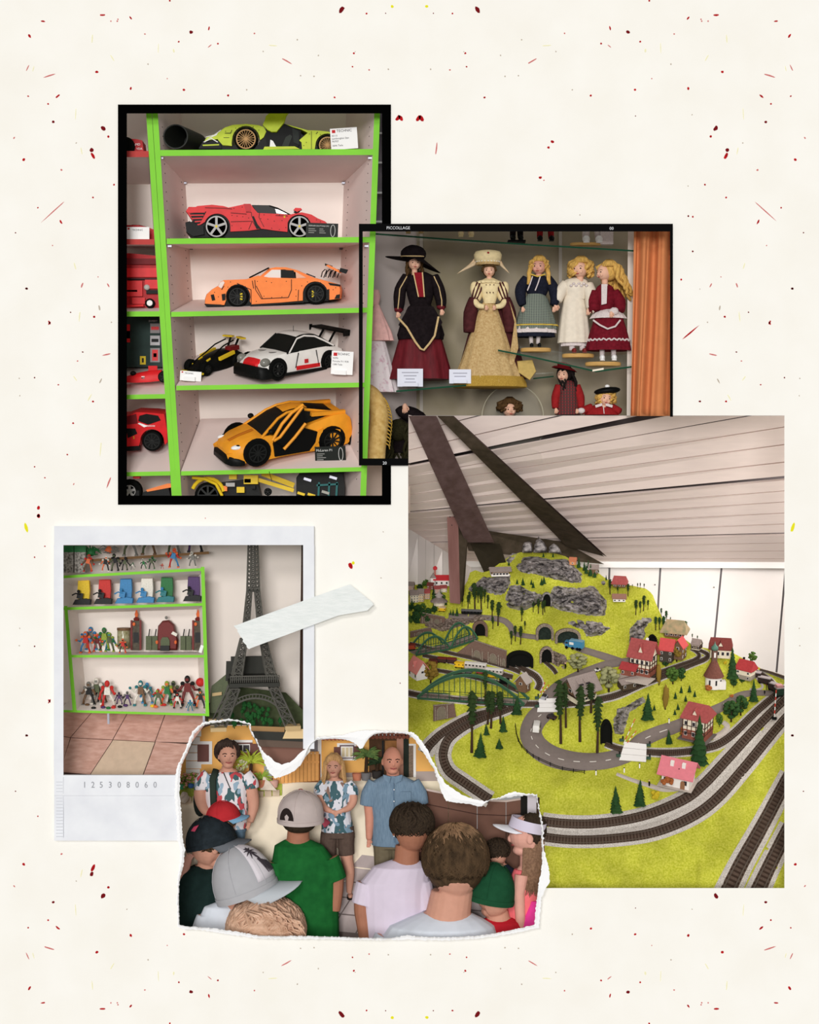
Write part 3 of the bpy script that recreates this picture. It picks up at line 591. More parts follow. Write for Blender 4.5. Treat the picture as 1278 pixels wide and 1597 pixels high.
for s_ in(-1,1):
 f=lambda x,z:(x,s_*(33-(z-38)*.5+.8),z)
 MB().tube([f(-48,38),f(-16,60),f(0,66),f(22,68),f(50,62),f(80,56)],2.2,6).build('roof_rail',m_yor,c)
 MB().box(64,s_*27,58,56,6,6,(0,.08,0)).build('rear_buttress',m_yor,c)
 MB().ell((-84,s_*27,27),(10,6,3.4),12,7).build('headlight',white,c,smooth=True);MB().ell((-83,s_*27.6,28.4),(5,3.4,2.6),10,6).build('headlamp_lens',coal,c,smooth=True)
 MB().box(-92,s_*24,12,12,12,16,(0,-.3,s_*.3)).build('bumper_fin',m_yor,c)
 MB().ell((-34,s_*40,48),(5,5,4),10,6).build('mirror',coal,c)
MB().prism([(-30,8),(26,8),(36,20),(40,36),(16,46),(-22,42),(-32,28)],-41.6,-36).build('door_opening',black,c)
MB().prism([(12,8),(30,8),(46,24),(50,40),(40,36),(32,18)],-41,-36).build('side_blade',m_yor,c)
dr=MB().prism([(-34,38),(-30,34),(-16,22),(18,54),(16,84),(6,82)],-47,-44);dr.build('door',black,c)
for pts in([(-36,37),(-20,60),(-4,75),(15,85)],[(-34,36),(-24,40),(14,82)],[(-18,20),(0,36),(18,55)]):
 MB().tube([(x,-47.5,z)for x,z in pts],2.4,6).build('door_frame',m_yor,c)
seams(c,[[(-40,14),(-36,30)]],0,0,-41)
over(c,'bonnet_seam',M('amber_dark',(196,112,30),.5),[(-88,30),(-70,36),(-48,41)],38,33,.5,k0=-.12,k1=.12,lift=.2)
hull(c,'rear_bumper',coal,[(94,5,24,38,36),(106,8,22,34,32)])
arches(c,(-58,64),40.8,22,19);wheels3(c,(-58,64),41,18.5,18.5,m_rimblk,spokes=10,wide=.1,rr=.78)
# -- yellow machine and dark machine on the shelf cut by the frame
c=T('toy_tractor','yellow toy machine with big black wheel below the amber car','toy vehicle',370,800,70)
wheel(c,325-370,800-773,21,m_rimblk,y=-6,w=20,spokes=8,wide=.14)
MB().tube([(u-370,-6,800-v)for u,v in arc(325,771,25,200,350,10)],3,8).build('mudguard',m_ylw,c)
MB().tube([(u-370,-10,800-v)for u,v in((301,745),(320,747),(338,755),(347,772),(350,790))],2.4,8).build('mudguard_rim',m_ylw,c)
slab(c,'chassis',coal,[(345,752),(400,745),(410,790),(340,792)],370,800,4,40,2)
for i,(u,v,w_,h_,mt)in enumerate(((364,743,12,9,m_ylw),(376,764,12,9,m_ylw),(392,748,22,14,m_ylw),(387,750,10,6,m_red),(360,756,14,6,m_silver),(352,762,6,8,m_org),(396,760,6,5,coal))):
 MB().box(u-370,0,800-v,w_,16,h_).build('machine_block',mt,c)
MB().bar((408-370,10,800-738),(458-370,14,800-757),8,8).build('boom',m_ylw,c);MB().bar((402-370,6,800-748),(458-370,8,800-765),5,6).build('boom',m_ylw,c)
wheel(c,418-370,800-767,6,m_rimblk,y=-2,w=8)
c=T('toy_machine','dark toy machine with teal frame at the end of the cut-off shelf','toy vehicle',500,800,70)
slab(c,'cab',coal,[(462,745),(468,736),(534,734),(538,760),(536,792),(462,792)],500,800,4,50,3)
m_teal=M('teal_plastic',(40,104,104),.5)
for x in(496,512,524):MB().bar((x-500,0,800-790),(x-498,0,800-752),3).build('frame_strut',m_teal,c)
MB().bar((494-500,0,800-757),(528-500,0,800-755),3).build('frame_strut',m_teal,c)
for x,z,mt in((470,770,m_ylw),(486,772,m_ylw),(480,748,m_steel),(508,768,M('pale_grey',(170,168,160),.5)),(520,745,m_steel)):MB().box(x-500,1,800-z,12,8,4,(0,.3,0)).build('machine_block',mt,c)
# ---- cards
m_logo=M('logo_red',(196,40,44),.6)
def card(label,u,v,d,w,h,lines,rot=(0,0,0),dark=False,foot=False,logo=True,diagram=False):
 c=T('spec_plaque' if dark else 'name_card',label,'plaque' if dark else 'label card',u,v,d,rot)
 MB().box(0,.6,h/2,w,1.2,h).build('panel',M('plaque_black',(26,30,26),.5)if dark else white,c)
 if logo:MB().box(-w/2+h*.12+1.5,-.3,h*.86,h*.16,.4,h*.14).build('logo_square',m_logo,c)
 for(s_,x,z,sz)in lines:
  if s_[0]=='~':MB().box(-w/2+x+float(s_[1:])/2,-.25,z+.7,float(s_[1:]),.4,1.1).build('print_line',M('plaque_grey',(150,150,146),.7)if dark else ink,c)
  else:text(c,s_,-w/2+x,-.35,z,sz,M('plaque_print',(214,214,210),.7)if dark else ink)
 if foot:MB().box(-2,-2.5,3,w*.55,5,7).build('card_foot',white,c)
 if diagram:
  pts=arc(0,0,1,0,360,20)[:-1];b=MB()
  q=[(w*.34+x*w*.07,-.5,h*.5+y*h*.4)for x,y in pts]
  b.tube(q+q[:1],.5,5);b.build('car_diagram',M('plaque_print',(214,214,210),.7),c)
 return c
card('white card with red logo beside the lime green toy car',538,232.5,40,42,33,[('TECHNIC',10,27,5.6),('42115',2,20.5,3.6),('Lamborghini Sian',2,16,3.9),('FKP37',2,11.5,3.9),('3696 Teile',2,5,3.9)],rot=(0,-4,0))
card('black printed plaque leaning at the front wheel of the red toy car',502,371,42,50,23,[('FERRARI DAYTONA SP3',4,17.5,3.0),('~10',4,13,2),('~12',4,10,2),('~9',4,7,2),('~6',21,13,2),('~8',21,10,2),('~10',21,7,2)],rot=(0,2,0),dark=True,logo=False,diagram=True)
card('white card on a foot beside the white race car',533,584,50,34,36,[('TECHNIC',7,30,5),('42096',2,24,3.4),('Porsche 911 RSR',2,19,3.6),('1580 Teile',2,14,3.6)],rot=(4,3,-4),foot=True)
card('small white card in front of the black and yellow racer',297,594,42,33,15,[('TECHNIC',7,10.5,3.2)],rot=(2,4,4),foot=True)
card('black printed plaque on the lowest full shelf by the amber car',516,721,48,48,25,[('McLaren P1',2,17.5,5.4),('~12',3,13,2),('~9',3,10,2),('~14',3,7,2),('~10',3,4,2)],rot=(10,-2,0),dark=True,logo=False,diagram=True)
# ---- black tube
c=T('black_tube','short open black tube lying beside the lime car','tube',280,234,60)
b=MB();n=28
def rg(t,r):return[(-5+24*t+r*math.cos(2*math.pi*i/n),-8+60*t,19.5+(r*(1-.05*t))*math.sin(2*math.pi*i/n))for i in range(n)]
b.layers([rg(0,17.6),rg(0,19.3),rg(.5,19),rg(1,18.5),rg(1,17),rg(.5,17.2),rg(0,17.6)],cap=False);b.build('tube_wall',M('tube_black',(34,36,32),.5),c,smooth=40)
MB().layers([rg(.97,17.2),rg(1.0,17.2)]).build('tube_bottom',black,c)
# ---- things on the neighbouring unit
m_dred=M('dark_red_plastic',(176,26,32),.45,var=.15,scale=.1)
c=T('toy_car','red toy car tail with sponsor lettering on the red-edged top shelf','toy car',205,236,50)
slab(c,'body',m_dred,[(170,236),(172,216),(200,216),(214,217),(222,219),(224,236)],205,236,0,40,3)
MB().lathe([(15,0),(15,6),(.01,6)],20,(-9,-4,7),'y').build('wheel',m_tyre,c)
text(c,'AMD',3,-.6,9,5,white);text(c,'VDA',8,-.6,2.5,4.5,white)
c=T('toy_car','low red toy car behind the white card on the red-edged shelf','toy car',205,373,62)
slab(c,'body',m_dred,[(170,373),(172,358),(195,351),(216,351),(230,354),(240,358),(242,373)],205,373,0,40,3);slab(c,'windscreen',coal,[(200,353),(206,350),(218,350.5),(228,353)],205,373,2,30)
card('white card in front of the low red toy car on the red-edged shelf',215,373,40,36,19,[('TECHNIC',9,13,4)])
c=T('toy_car','big red toy car with white-hubbed wheel above the boxed set','toy car',215,484,60)
slab(c,'body',m_dred,[(160,484),(160,398),(200,394),(243,398),(252,484)],215,484,6,50,4)
for(u0_,v0_,u1_,v1_,mt)in((196,403,245,412,M('maroon',(110,18,24),.5)),(196,418,246,432,m_red),(198,438,222,462,m_red),(226,436,248,450,m_red),(198,452,214,455,coal),(228,452,249,458,coal),(198,434,246,436,coal),(206,464,226,474,m_red)):
 MB().box((u0_+u1_)/2-215,4,484-(v0_+v1_)/2,u1_-u0_,6,v1_-v0_).build('bodywork_block',mt,c)
MB().ell((14,1,36),(5,3,4.5),10,7).build('headlight',M('lamp_glass',(180,178,172),.3),c,smooth=True)
wheel(c,234-215,484-473,7.5,white,y=-3,w=10,spokes=6,wide=.4,rr=.6)
MB().bar((-17,-4,6),(10,-6,7),4,3).build('front_wing',m_red,c)
c=T('set_box','dark boxed toy set with red car picture above a red racer','box',212,572,110)
MB().box(0,14,40,84,28,80).build('carton',M('box_green',(40,58,54),.6,var=.2,scale=.05),c)
for(x,z,w_,h_,mt)in((-20,52,22,28,m_red),(-11,50,6,12,M('tyre_print',(60,60,62),.7)),(30,60,15,15,M('print_grey',(150,146,146),.7)),(30,41,15,15,M('print_light',(186,186,188),.7)),(30,18,15,22,M('print_grey',(150,146,146),.7)),(11,10,9,13,m_yel)):
 MB().box(x,-.4,z,w_,.6,h_).build('printed_panel',mt,c)
for(x,z,w_,h_,mt)in((30,60,12,5,m_red),(30,41,11,5,coal),(30,18,9,17,m_red),(30,18,5,6,coal),(11,10,3,7,coal)):MB().box(x,-.9,z,w_,.5,h_).build('printed_picture',mt,c)
text(c,'EXPERT',20,-.6,70,4,M('print_pale',(200,204,200),.7))
c=T('toy_car','narrow red toy formula racer below the boxed set','toy car',215,597,60,rot=(8,0,0))
hull(c,'body',m_red,[(-40,0,5,5,3),(-20,1,9,9,5),(0,1,15,12,6),(20,2,19,12,6),(38,4,20,9,6)])
MB().box(24,0,22,14,4,9).build('engine_fin',m_red,c);MB().ell((-6,-6,15),(5,4,4),10,6).build('cockpit',coal,c);wheel(c,42,10,9,m_rimblk,y=-12,w=9);MB().box(10,-11.6,9,5,.8,4).build('badge',white,c)
c=T('toy_car','red toy sports coupe with black spoked wheel beside the green upright','toy car',230,703,60,rot=(10,0,0))
slab(c,'body',m_red,[(160,700),(160,650),(198,648),(214,642),(240,643),(258,645),(262,672),(262,690),(258,694)]+arc(238,688,19,0,-180,12)+[(215,702)],230,703,0,60,6,.02,30)
slab(c,'windscreen',coal,[(217,656),(219,648),(230,645),(248,648),(252,655),(232,662)],230,703,-1,20,2);slab(c,'white_band',white,[(216,660),(219,659),(232,664),(226,666)],230,703,-1.4,3)
slab(c,'door_gap',coal,[(198,668),(212,668),(215,676),(200,683)],230,703,-1,4);slab(c,'sill',coal,[(160,699),(218,695),(218,702),(160,706)],230,703,-1.5,8)
slab(c,'stripe',M('maroon',(110,18,24),.5),[(197,650),(214,645),(216,660),(197,662)],230,703,-1,4);wheel(c,8,15.5,16,m_rimblk,y=-3,spokes=10,wide=.1)
text(c,'FERRARI',0,-1,38,3.5,white);text(c,'5',-22,-1,19,6,m_yel)
c=T('toy_car','orange and black toy car cut off at the foot of the frame','toy car',240,800,62)
slab(c,'body',coal,[(215,800),(222,768),(240,762),(262,758),(272,800)],240,800,0,50,4);slab(c,'spoiler',m_org,[(228,764),(262,754),(268,754),(268,760),(230,767)],240,800,-2,40,2);slab(c,'nose',m_org,[(196,790),(198,771),(215,772),(222,792)],240,800,-3,20,2)
c=T('toy_car','toy buggy with a fat black tyre beside the orange and black toy car','toy car',203,800,58)
wheel(c,0,34,19,m_silver,y=-6,w=18,rr=.5);MB().box(11,0,58,10,20,9).build('bodywork_block',m_red,c);MB().box(10,4,20,10,20,30).build('chassis',coal,c)
# ================================================================ cabinet of dolls
rnd=random.Random(11)
m_cab=M('cabinet_back',(176,164,146),.8,rgb2=(150,140,116),scale=.008,contrast=(.35,.65))
m_cabl=M('cabinet_side',(206,194,190),.75,var=.04,scale=.02)
m_gl=M('green_glass_edge',(30,72,52),.7);m_glass=M('clear_glass',(206,222,212),.05,alpha=.16)
cb=root('display_cabinet','glass-shelved display cabinet full of dolls with grey back','cabinet')
def quadp(pts,d,th=4):return MB().hexa([Wp(*pts[0],d),Wp(*pts[1],d),Wp(*pts[1],d+th),Wp(*pts[0],d+th),Wp(*pts[3],d),Wp(*pts[2],d),Wp(*pts[2],d+th),Wp(*pts[3],d+th)])
quadp([(640,648),(990,648),(990,345),(640,345)],240).build('back_panel',m_cab,cb)
MB().hexa([Wp(568,722,130),Wp(650,722,240),Wp(650,722,244),Wp(566,722,134),Wp(568,345,130),Wp(650,345,240),Wp(650,345,244),Wp(566,345,134)]).build('side_panel',m_cabl,cb)
quadp([(978,648),(989,648),(989,345),(980,345)],100,30).build('corner_post',M('post_cream',(222,212,202),.6),cb)
for u in(655,872):quadp([(u,648),(u+5,648),(u+5,345),(u,345)],236,5).build('shelf_rail',M('rail_grey',(188,180,170),.6),cb)
def gshelf(front,back,df,db,th=2.6):
 b=MB();n=len(front)
 for i in range(n-1):
  f0,f1,b0,b1=front[i],front[i+1],back[i],back[i+1]
  b.hexa([Wp(f0[0],f0[1]+th,df),Wp(f1[0],f1[1]+th,df),Wp(b1[0],b1[1]+th,db),Wp(b0[0],b0[1]+th,db),Wp(*f0,df),Wp(*f1,df),Wp(*b1,db),Wp(*b0,db)])
 o=b.build('glass_shelf',m_glass,cb);e=MB()
 for i in range(n-1):
  f0,f1=front[i],front[i+1]
  e.hexa([Wp(f0[0],f0[1]+th,df-1.5),Wp(f1[0],f1[1]+th,df-1.5),Wp(f1[0],f1[1]+th,df-.1),Wp(f0[0],f0[1]+th,df-.1),Wp(*f0,df-1.5),Wp(*f1,df-1.5),Wp(*f1,df-.1),Wp(*f0,df-.1)])
 e.build('glass_edge',m_gl,o)
gshelf([(579,363),(700,372),(830,380.5),(990,390)],[(650,372),(740,377),(850,382),(975,389)],70,230)
gshelf([(618,609),(752,597.5)],[(640,588),(752,577)],90,200)
gshelf([(777,545),(828,555),(908,573),(930,578),(988,570.5)],[(800,538),(835,543),(900,552),(930,556),(985,552)],80,200)
gshelf([(832,589.5),(864,586)],[(836,582),(864,580)],180,230,2)
quadp([(924.5,579.5),(942,576.6),(942,573.6),(924.5,576.6)],77,2).build('shelf_clip',M('clip_cream',(236,226,206),.5),cb)
# curtain
m_cur=M('orange_curtain',(206,132,86),.85,var=.05,scale=.04,bump=.1,bscale=.3)
rows=[]
for j in range(26):
 v=345+j*12.15;row=[]
 for i in range(60):
  t=i/59;u=lerp(988-(v-350)*.016,1052,t)
  ph=t*15.5+.25*math.sin(v*.01);fold=7.5*math.sin(ph)+3.5*math.sin(ph*2.3+1+v*.003)
  row.append(Wp(u+1.6*math.sin(ph*1.4+v*.004)-(v-350)*.03*math.sin(t*3.1),v,48+fold+6*t))
 rows.append(row)
tag(MB().sheet(rows,th=1.2).build('curtain',m_cur,smooth=True),'orange curtain hanging in folds beside the doll cabinet','curtain')
# ---- doll kit
m_skin=M('doll_skin',(226,178,152),.5,var=.03,scale=.1);m_eye=M('doll_eye',(40,30,28),.3);m_lip=M('doll_lip',(176,84,78),.5)
m_blond=M('blond_hair',(206,164,88),.65,var=.28,scale=.5,stretch=(1,1,.25));m_brown=M('brown_hair',(84,62,38),.7,var=.3,scale=.5,stretch=(1,1,.25));m_dkhair=M('black_hair',(32,27,26),.65,var=.3,scale=.5)
m_wood=M('wood_stand',(198,156,92),.5,var=.1,scale=.1,stretch=(1,1,4))
def head(par,x,y,z,r,yaw=0,skin=None,h=1.22,tilt=0):
 b=MB();b.m=Matrix.Translation((x,y,z))@Matrix.Rotation(R(yaw),4,'Z')@Matrix.Rotation(R(tilt),4,'Y')
 def wob(p):
  q=p/r;k=1.0
  if q.z<-.2:k-=.22*min(1,(-.2-q.z))*(1 if q.y<.3 else.4)
  return k
 b.ell((0,0,0),(r*.92,r,r*h),18,14,wob=wob);b.ell((0,-r*.96,-r*.14),(r*.13,r*.2,r*.2),8,6)
 b.ell((-r*.38,-r*.72,-r*.3),(r*.26,r*.2,r*.24),8,6);b.ell((r*.38,-r*.72,-r*.3),(r*.26,r*.2,r*.24),8,6)
 b.tube([(0,r*.1,-r*.8),(0,r*.15,-r*1.7)],[r*.42,r*.46],10)
 o=b.build('head',skin or m_skin,par,smooth=True)
 for s_ in(-1,1):
  e=MB();e.m=b.m;e.ell((s_*r*.36,-r*.84,r*.08),(r*.15,r*.1,r*.11),8,6);e.build('eye',m_eye,o,smooth=True)
  e=MB();e.m=b.m;e.tube([(s_*r*.2,-r*.9,r*.34),(s_*r*.4,-r*.84,r*.4),(s_*r*.56,-r*.7,r*.32)],r*.04,5);e.build('eyebrow',m_eye,o)
 e=MB();e.m=b.m;e.ell((0,-r*.9,-r*.55),(r*.22,r*.1,r*.08),8,6);e.build('mouth',m_lip,o,smooth=True)
 return o
def hair(par,mat,x,y,z,r,n=26,length=2.0,curl=.3,cap=True,back=0.0,seed=1,lean=0.0,arcdeg=(40,320),h=1.15,thick=.2,fringe=True):
 q=random.Random(seed);b=MB()
 if cap:b.ell((x,y+r*.22,z+r*.2),(r*1.1,r*1.05,r*h),16,10,wob=lambda p:1+.07*noise.noise(p*(3/r)))
 for i in range(n):
  a=R(lerp(arcdeg[0],arcdeg[1],(i+q.uniform(-.4,.4))/(n-1)))-math.pi/2
  px,py=r*1.02*math.cos(a),r*1.02*math.sin(a);L=r*length*q.uniform(.8,1.1);ph=q.uniform(0,6)
  pts=[(x+px*.5,y+py*.5+r*.15,z+r*1.0)]
  for k in range(9):
   t=k/8;pts.append((x+px*(1+.18*t)+curl*r*.5*math.sin(ph+t*9)+lean*r*t,y+py*(1+.1*t)+r*.15+curl*r*.4*math.cos(ph+t*9)+back*r*t,z+r*.55-L*t))
  b.tube(pts,[r*thick*.7]+[r*thick*(1-.5*k/8)for k in range(9)],6)
 if fringe:
  for i in range(9):
   a=R(lerp(-52,52,i/8));b.tube([(x+.3*r*math.sin(a),y-.2*r,z+r*1.25),(x+r*.75*math.sin(a),y-r*.85*math.cos(a),z+r*.95),(x+r*1.0*math.sin(a),y-r*1.0*math.cos(a),z+r*.55)],[r*.2,r*.2,r*.1],6)
 return b.build('hair',mat,par,smooth=True)
def skirt(par,name,mat,prof,x,y,sy=.75,folds=12,amp=.06,seed=0,n=48,lean=0.0):
 z0=prof[0][1];z1=prof[-1][1]
 b=MB();rings=[]
 for r,z in prof:
  t=(z-z0)/(z1-z0)
  rings.append([(x+lean*t+r*math.cos(a)*(1+amp*t*math.sin(folds*a+seed)),y+r*sy*math.sin(a)*(1+amp*t*math.sin(folds*a+seed)),z)for a in[2*math.pi*i/n for i in range(n)]])
 return b.layers(rings).build(name,mat,par,smooth=50)
def sleeve(par,mat,pts,r,name='sleeve'):return MB().tube(smoothpath(pts,4),[ipl([(0,r[0]),(.5,r[1]),(1,r[2])],i/(4*(len(pts)-1)))for i in range(4*(len(pts)-1)+1)],12).build(name,mat,par,smooth=True)
def hand(par,x,y,z,r,mat=None,down=True,name='hand'):
 b=MB();b.ell((x,y,z),(r*.7,r*.5,r),10,7)
 for i in range(4):b.tube([(x+(i-1.5)*r*.36,y-r*.1,z-r*.5),(x+(i-1.5)*r*.38,y-r*.3,z-r*1.2),(x+(i-1.5)*r*.34,y-r*.1,z-r*(1.7-.12*abs(i-1.3)))],[r*.2,r*.18,r*.12],6)
 b.tube([(x+r*.55,y-r*.1,z+r*.2),(x+r*.95,y-r*.3,z-r*.4),(x+r*.9,y-r*.4,z-r*.9)],[r*.22,r*.2,r*.13],6)
 return b.build(name,mat or m_skin,par,smooth=True)
def shoe(par,x,y,z,mat,l=7,w=4,h=4,name='shoe'):return MB().ell((x,y-l*.3,z+h*.5),(w*.5,l*.6,h*.55),10,7).box(x,y-l*.25,z+.4,w*.8,l,.9).build(name,mat,par,smooth=40)
def stand(par,x,y,z,rx,ry=None,h=6):return MB().lathe([(rx*.96,-h),(rx,-h+1),(rx,-1),(rx*.95,0)],28,(x,y,z),'z',sy=(ry or rx*.5)/rx).build('wooden_stand',m_wood,par,smooth=40)
# 1 -- black and burgundy doll
m_vel=M('black_velvet',(28,22,24),.85,var=.3,scale=.2);m_burg=M('burgundy_satin',(98,26,34),.6,var=.25,scale=.12,stretch=(2,2,.3));m_goldb=M('gold_braid',(206,178,130),.7,var=.2,scale=.6)
c=T('doll','tall doll in black velvet and burgundy with wide black hat','doll',656,592,125)
skirt(c,'skirt',m_burg,[(14,112),(24,95),(34,60),(43,25),(49,0)],0,0,.6,11,.07)
skirt(c,'overskirt',m_vel,[(14,118),(20,112),(30,92),(36,70),(34,62)],0,-4,.66,9,.06,1)
MB().prism([(-34,84),(-20,76),(0,44),(8,44),(24,66),(34,88),(20,112),(-18,112)],-32,-22,0,0,f=lambda x,z,y:y+abs(x)*.42-(z-80)*-.12).build('overskirt_drape',m_vel,c)
MB().tube([(x,-33+abs(x)*.42+(z-80)*.12,z)for x,z in((-34,94),(-21,79),(-8,56),(0,45),(5,43),(14,54),(22,66),(28,96))],1.7,8).build('braid_trim',m_goldb,c)
skirt(c,'bodice',m_vel,[(14,112),(17,118),(21,132),(24,150),(21,162),(8,168)],0,0,.62,4,.03)
MB().prism([(-11,165),(3,165),(6,127),(-3,127)],-17.5,-13).build('front_panel',M('deep_crimson',(132,26,36),.7,var=.15,scale=.4),c)
for xs in((-11,-3),(3,6)):MB().bar((xs[0],-18,165),(xs[1],-18,127),1.8,1,up=(0,1,0)).build('braid_trim',m_goldb,c)
for s_,pts in((-1,[(-20,0,160),(-31,-4,140),(-33,-8,118),(-34,-12,108)]),(1,[(20,0,160),(28,-4,142),(32,-8,122),(32,-12,112)])):
 sleeve(c,m_vel,pts,(9,9.5,7));e=pts[-1];MB().tube([(p[0]+s_*1,p[1]-9,p[2])for p in pts],.9,6).build('sleeve_piping',m_goldb,c)
 MB().ell(e,(7,6,5),12,7,wob=lambda p:1+.15*math.sin(p.x*3)).build('cuff',m_burg,c,smooth=True);hand(c,e[0]+s_*1,e[1]-2,e[2]-7,4)
head(c,-9,-12,179,10.2,yaw=6)
hair(c,m_brown,-9,-6,180,10.6,n=24,length=2.6,curl=.35,seed=3,arcdeg=(72,288),fringe=False)
b=MB();rows=[]
for j in range(5):
 rr=12+j*7.0;rows.append([(-12+rr*math.cos(a)*1.08,-8+rr*.8*math.sin(a),190+2*math.cos(a)*0-(j*1.0)-max(0,math.cos(a))*j*5.2+max(0,-math.cos(a))*1.2*j-max(0,-math.sin(a))*j*.3)for a in[2*math.pi*i/28 for i in range(28)]])
b.sheet(rows,closed=True);b.build('hat_brim',m_vel,c,smooth=True)
MB().ell((-11,-8,195),(20,16,14),18,10,wob=lambda p:1+.05*noise.noise(p*.15)).build('hat_crown',m_vel,c,smooth=True)
MB().tube([(-12+18.6*math.cos(a),-8+15.6*math.sin(a),191+1.5*math.sin(a))for a in[2*math.pi*i/24 for i in range(25)]],1,6).build('hat_band',m_goldb,c)
# 2 -- golden gown doll
m_goldc=M('gold_brocade',(206,178,128),.6,rgb2=(176,142,92),scale=.35,bump=.3,bscale=.5);m_cream=M('cream_satin',(232,212,164),.55,var=.1,scale=.2);m_plum=M('plum_velvet',(74,36,38),.8,var=.25,scale=.15)
m_fringe=M('gold_fringe',(190,156,74),.8,rgb2=(150,116,44),scale=.9)
c=T('doll','doll in gold court gown with round cream headdress','doll',764,604,118)
skirt(c,'overgown',m_plum,[(9,132),(26,118),(38,80),(48,40),(56,14)],4,12,.6,8,.05)
skirt(c,'skirt',m_goldc,[(8,133),(14,124),(26,90),(40,45),(50,18),(55,6)],-2,-2,.6,13,.06,lean=0)
skirt(c,'hem_fringe',m_fringe,[(52,16),(56.5,7),(57,0),(54,-1)],0,-3,.6,30,.04)
MB().prism([(38,100),(30,132),(40,104),(44,60),(36,34),(29,34)],-6,0,0,0,f=lambda x,z,y:y-16+abs(x-20)*.3).build('cape_edge',m_goldc,c)
MB().prism([(42,40),(66,42),(72,24),(62,10),(44,22)],-14,-6,.05,2).build('cape_fold',M('gold_lining',(188,160,92),.6,var=.1,scale=.2),c)
skirt(c,'bodice',m_cream,[(9,130),(11,138),(15,150),(18,160),(14,166),(6,170)],0,-4,.7,3,.02)
for i in range(3):MB().ell((-5+i*5,-16.5,146),(1,.8,1),6,5).build('jewel',m_plum,c);MB().ell((-6+i*6,-16.5,158),(.9,.8,.9),6,5).build('jewel',m_plum,c)
for s_ in(-1,1):
 b=MB().ell((s_*21,-4,149),(9,8,16),16,10,rot=(0,s_*.25,0));b.build('puffed_sleeve',m_cream,c,smooth=True)
 for k in(-1,0,1):MB().tube([(s_*15+k*4.5,-11+abs(k)*2,163),(s_*20+k*5.5,-13+abs(k)*2,149),(s_*25+k*4,-11+abs(k)*2,135)],1.3,6).build('sleeve_slash',m_plum,c)
 sleeve(c,m_plum,[(s_*24,-4,138),(s_*30,-5,115),(s_*32,-6,85)],(8,11,9),'hanging_sleeve');sleeve(c,m_cream,[(s_*24,-8,134),(s_*18,-14,126),(s_*9,-18,124)],(5,4.5,3.5),'under_sleeve');hand(c,s_*6,-20,123,3.2)
skirt(c,'ruff_collar',m_cream,[(6,168),(17,165),(19,163),(18,161)],-1,-6,.75,16,.08)
head(c,-1,-8,180,9.4,yaw=-4);hair(c,m_brown,-1,-6,180,9.6,n=10,length=.6,curl=.1,seed=4,arcdeg=(70,290))
rows=[[(-3+rr*math.cos(a),-5+rr*.75*math.sin(a),z)for a in[2*math.pi*i/28 for i in range(28)]]for rr,z in((10,190),(17,192),(21,199),(22,206),(19,211),(10,213),(.1,213))]
MB().sheet(rows,closed=True).build('headdress',m_cream,c,smooth=True)
MB().tube([(-3+17.5*math.cos(a),-5+13.2*math.sin(a),191.5)for a in[2*math.pi*i/30 for i in range(31)]],2,8).build('headdress_roll',m_goldc,c,smooth=True)
for i in range(11):a=R(190+i*16);MB().ell((-3+18.6*math.cos(a),-5+14.2*math.sin(a),195),(.9,.9,.9),6,5).build('pearl',white,c)
MB().ell((-3,-21,207),(1.8,1,1.8),8,6).build('red_jewel',M('ruby',(150,34,40),.3),c)
m_veil=M('gauze_veil',(226,200,164),.8,var=.08,scale=.2)
for s_,k in((-1,1.0),(1,.55)):
 MB().sheet([[(-3+s_*(18+30*k*t*(.3+.7*q)),2+2*math.sin(q*6),205-28*t*(.4+.6*q)-14*q*(1-t))for q in[i/6 for i in range(7)]]for t in[j/6 for j in range(7)]],th=1).build('veil',m_veil,c,smooth=True)
 # 3 -- tartan doll with plaits
m_navy=M('navy_velvet',(30,32,44),.8,var=.25,scale=.3);m_lace=M('white_lace',(214,202,200),.8,var=.15,scale=.8)
def tartan(name,c1,c2,c3,sc_):
 m=bpy.data.materials.new(name);m.use_nodes=True;nt=m.node_tree;b=nt.nodes['Principled BSDF'];b.inputs['Roughness'].default_value=.8
 tc=nt.nodes.new('ShaderNodeTexCoord');outs=[]
 for ax,col in(('X',c2),('Z',c3)):
  w_=nt.nodes.new('ShaderNodeTexWave');w_.bands_direction=ax;w_.inputs['Scale'].default_value=sc_;w_.inputs['Distortion'].default_value=.3
  nt.links.new(tc.outputs['Object'],w_.inputs['Vector']);r=nt.nodes.new('ShaderNodeMath');r.operation='GREATER_THAN';r.inputs[1].default_value=.78
  nt.links.new(w_.outputs['Fac'],r.inputs[0]);outs.append((r,col))
 prev=None
 for r,col in outs:
  x=nt.nodes.new('ShaderNodeMix');x.data_type='RGBA';nt.links.new(r.outputs[0],x.inputs[0]);x.inputs[7].default_value=lin(col)+(1,)
  if prev:nt.links.new(prev.outputs[2],x.inputs[6])
  else:x.inputs[6].default_value=lin(c1)+(1,)
  prev=x
 nt.links.new(prev.outputs[2],b.inputs['Base Color']);return m
m_tar=tartan('green_tartan',(44,52,56),(150,158,140),(132,142,128),.12);m_rtar=tartan('red_tartan',(112,30,32),(40,24,24),(70,40,36),.07)
c=T('doll','doll with blond plaits in navy top and green tartan skirt','doll',836,545,115)
stand(c,0,0,2,24,13)
for s_ in(-1,1):MB().tube([(s_*6-2,-4,22),(s_*5-2,-5,8)],[3.6,3],10).build('sock',m_lace,c,smooth=True);shoe(c,s_*6-1,-8,3,coal,9,6,6)
skirt(c,'petticoat',m_navy,[(24,40),(31,24),(31.5,19),(28,20)],-2,-2,.62,14,.05);skirt(c,'lace_frill',m_lace,[(25,44),(33,30),(33,25),(30,26)],-1,-2,.62,22,.05)
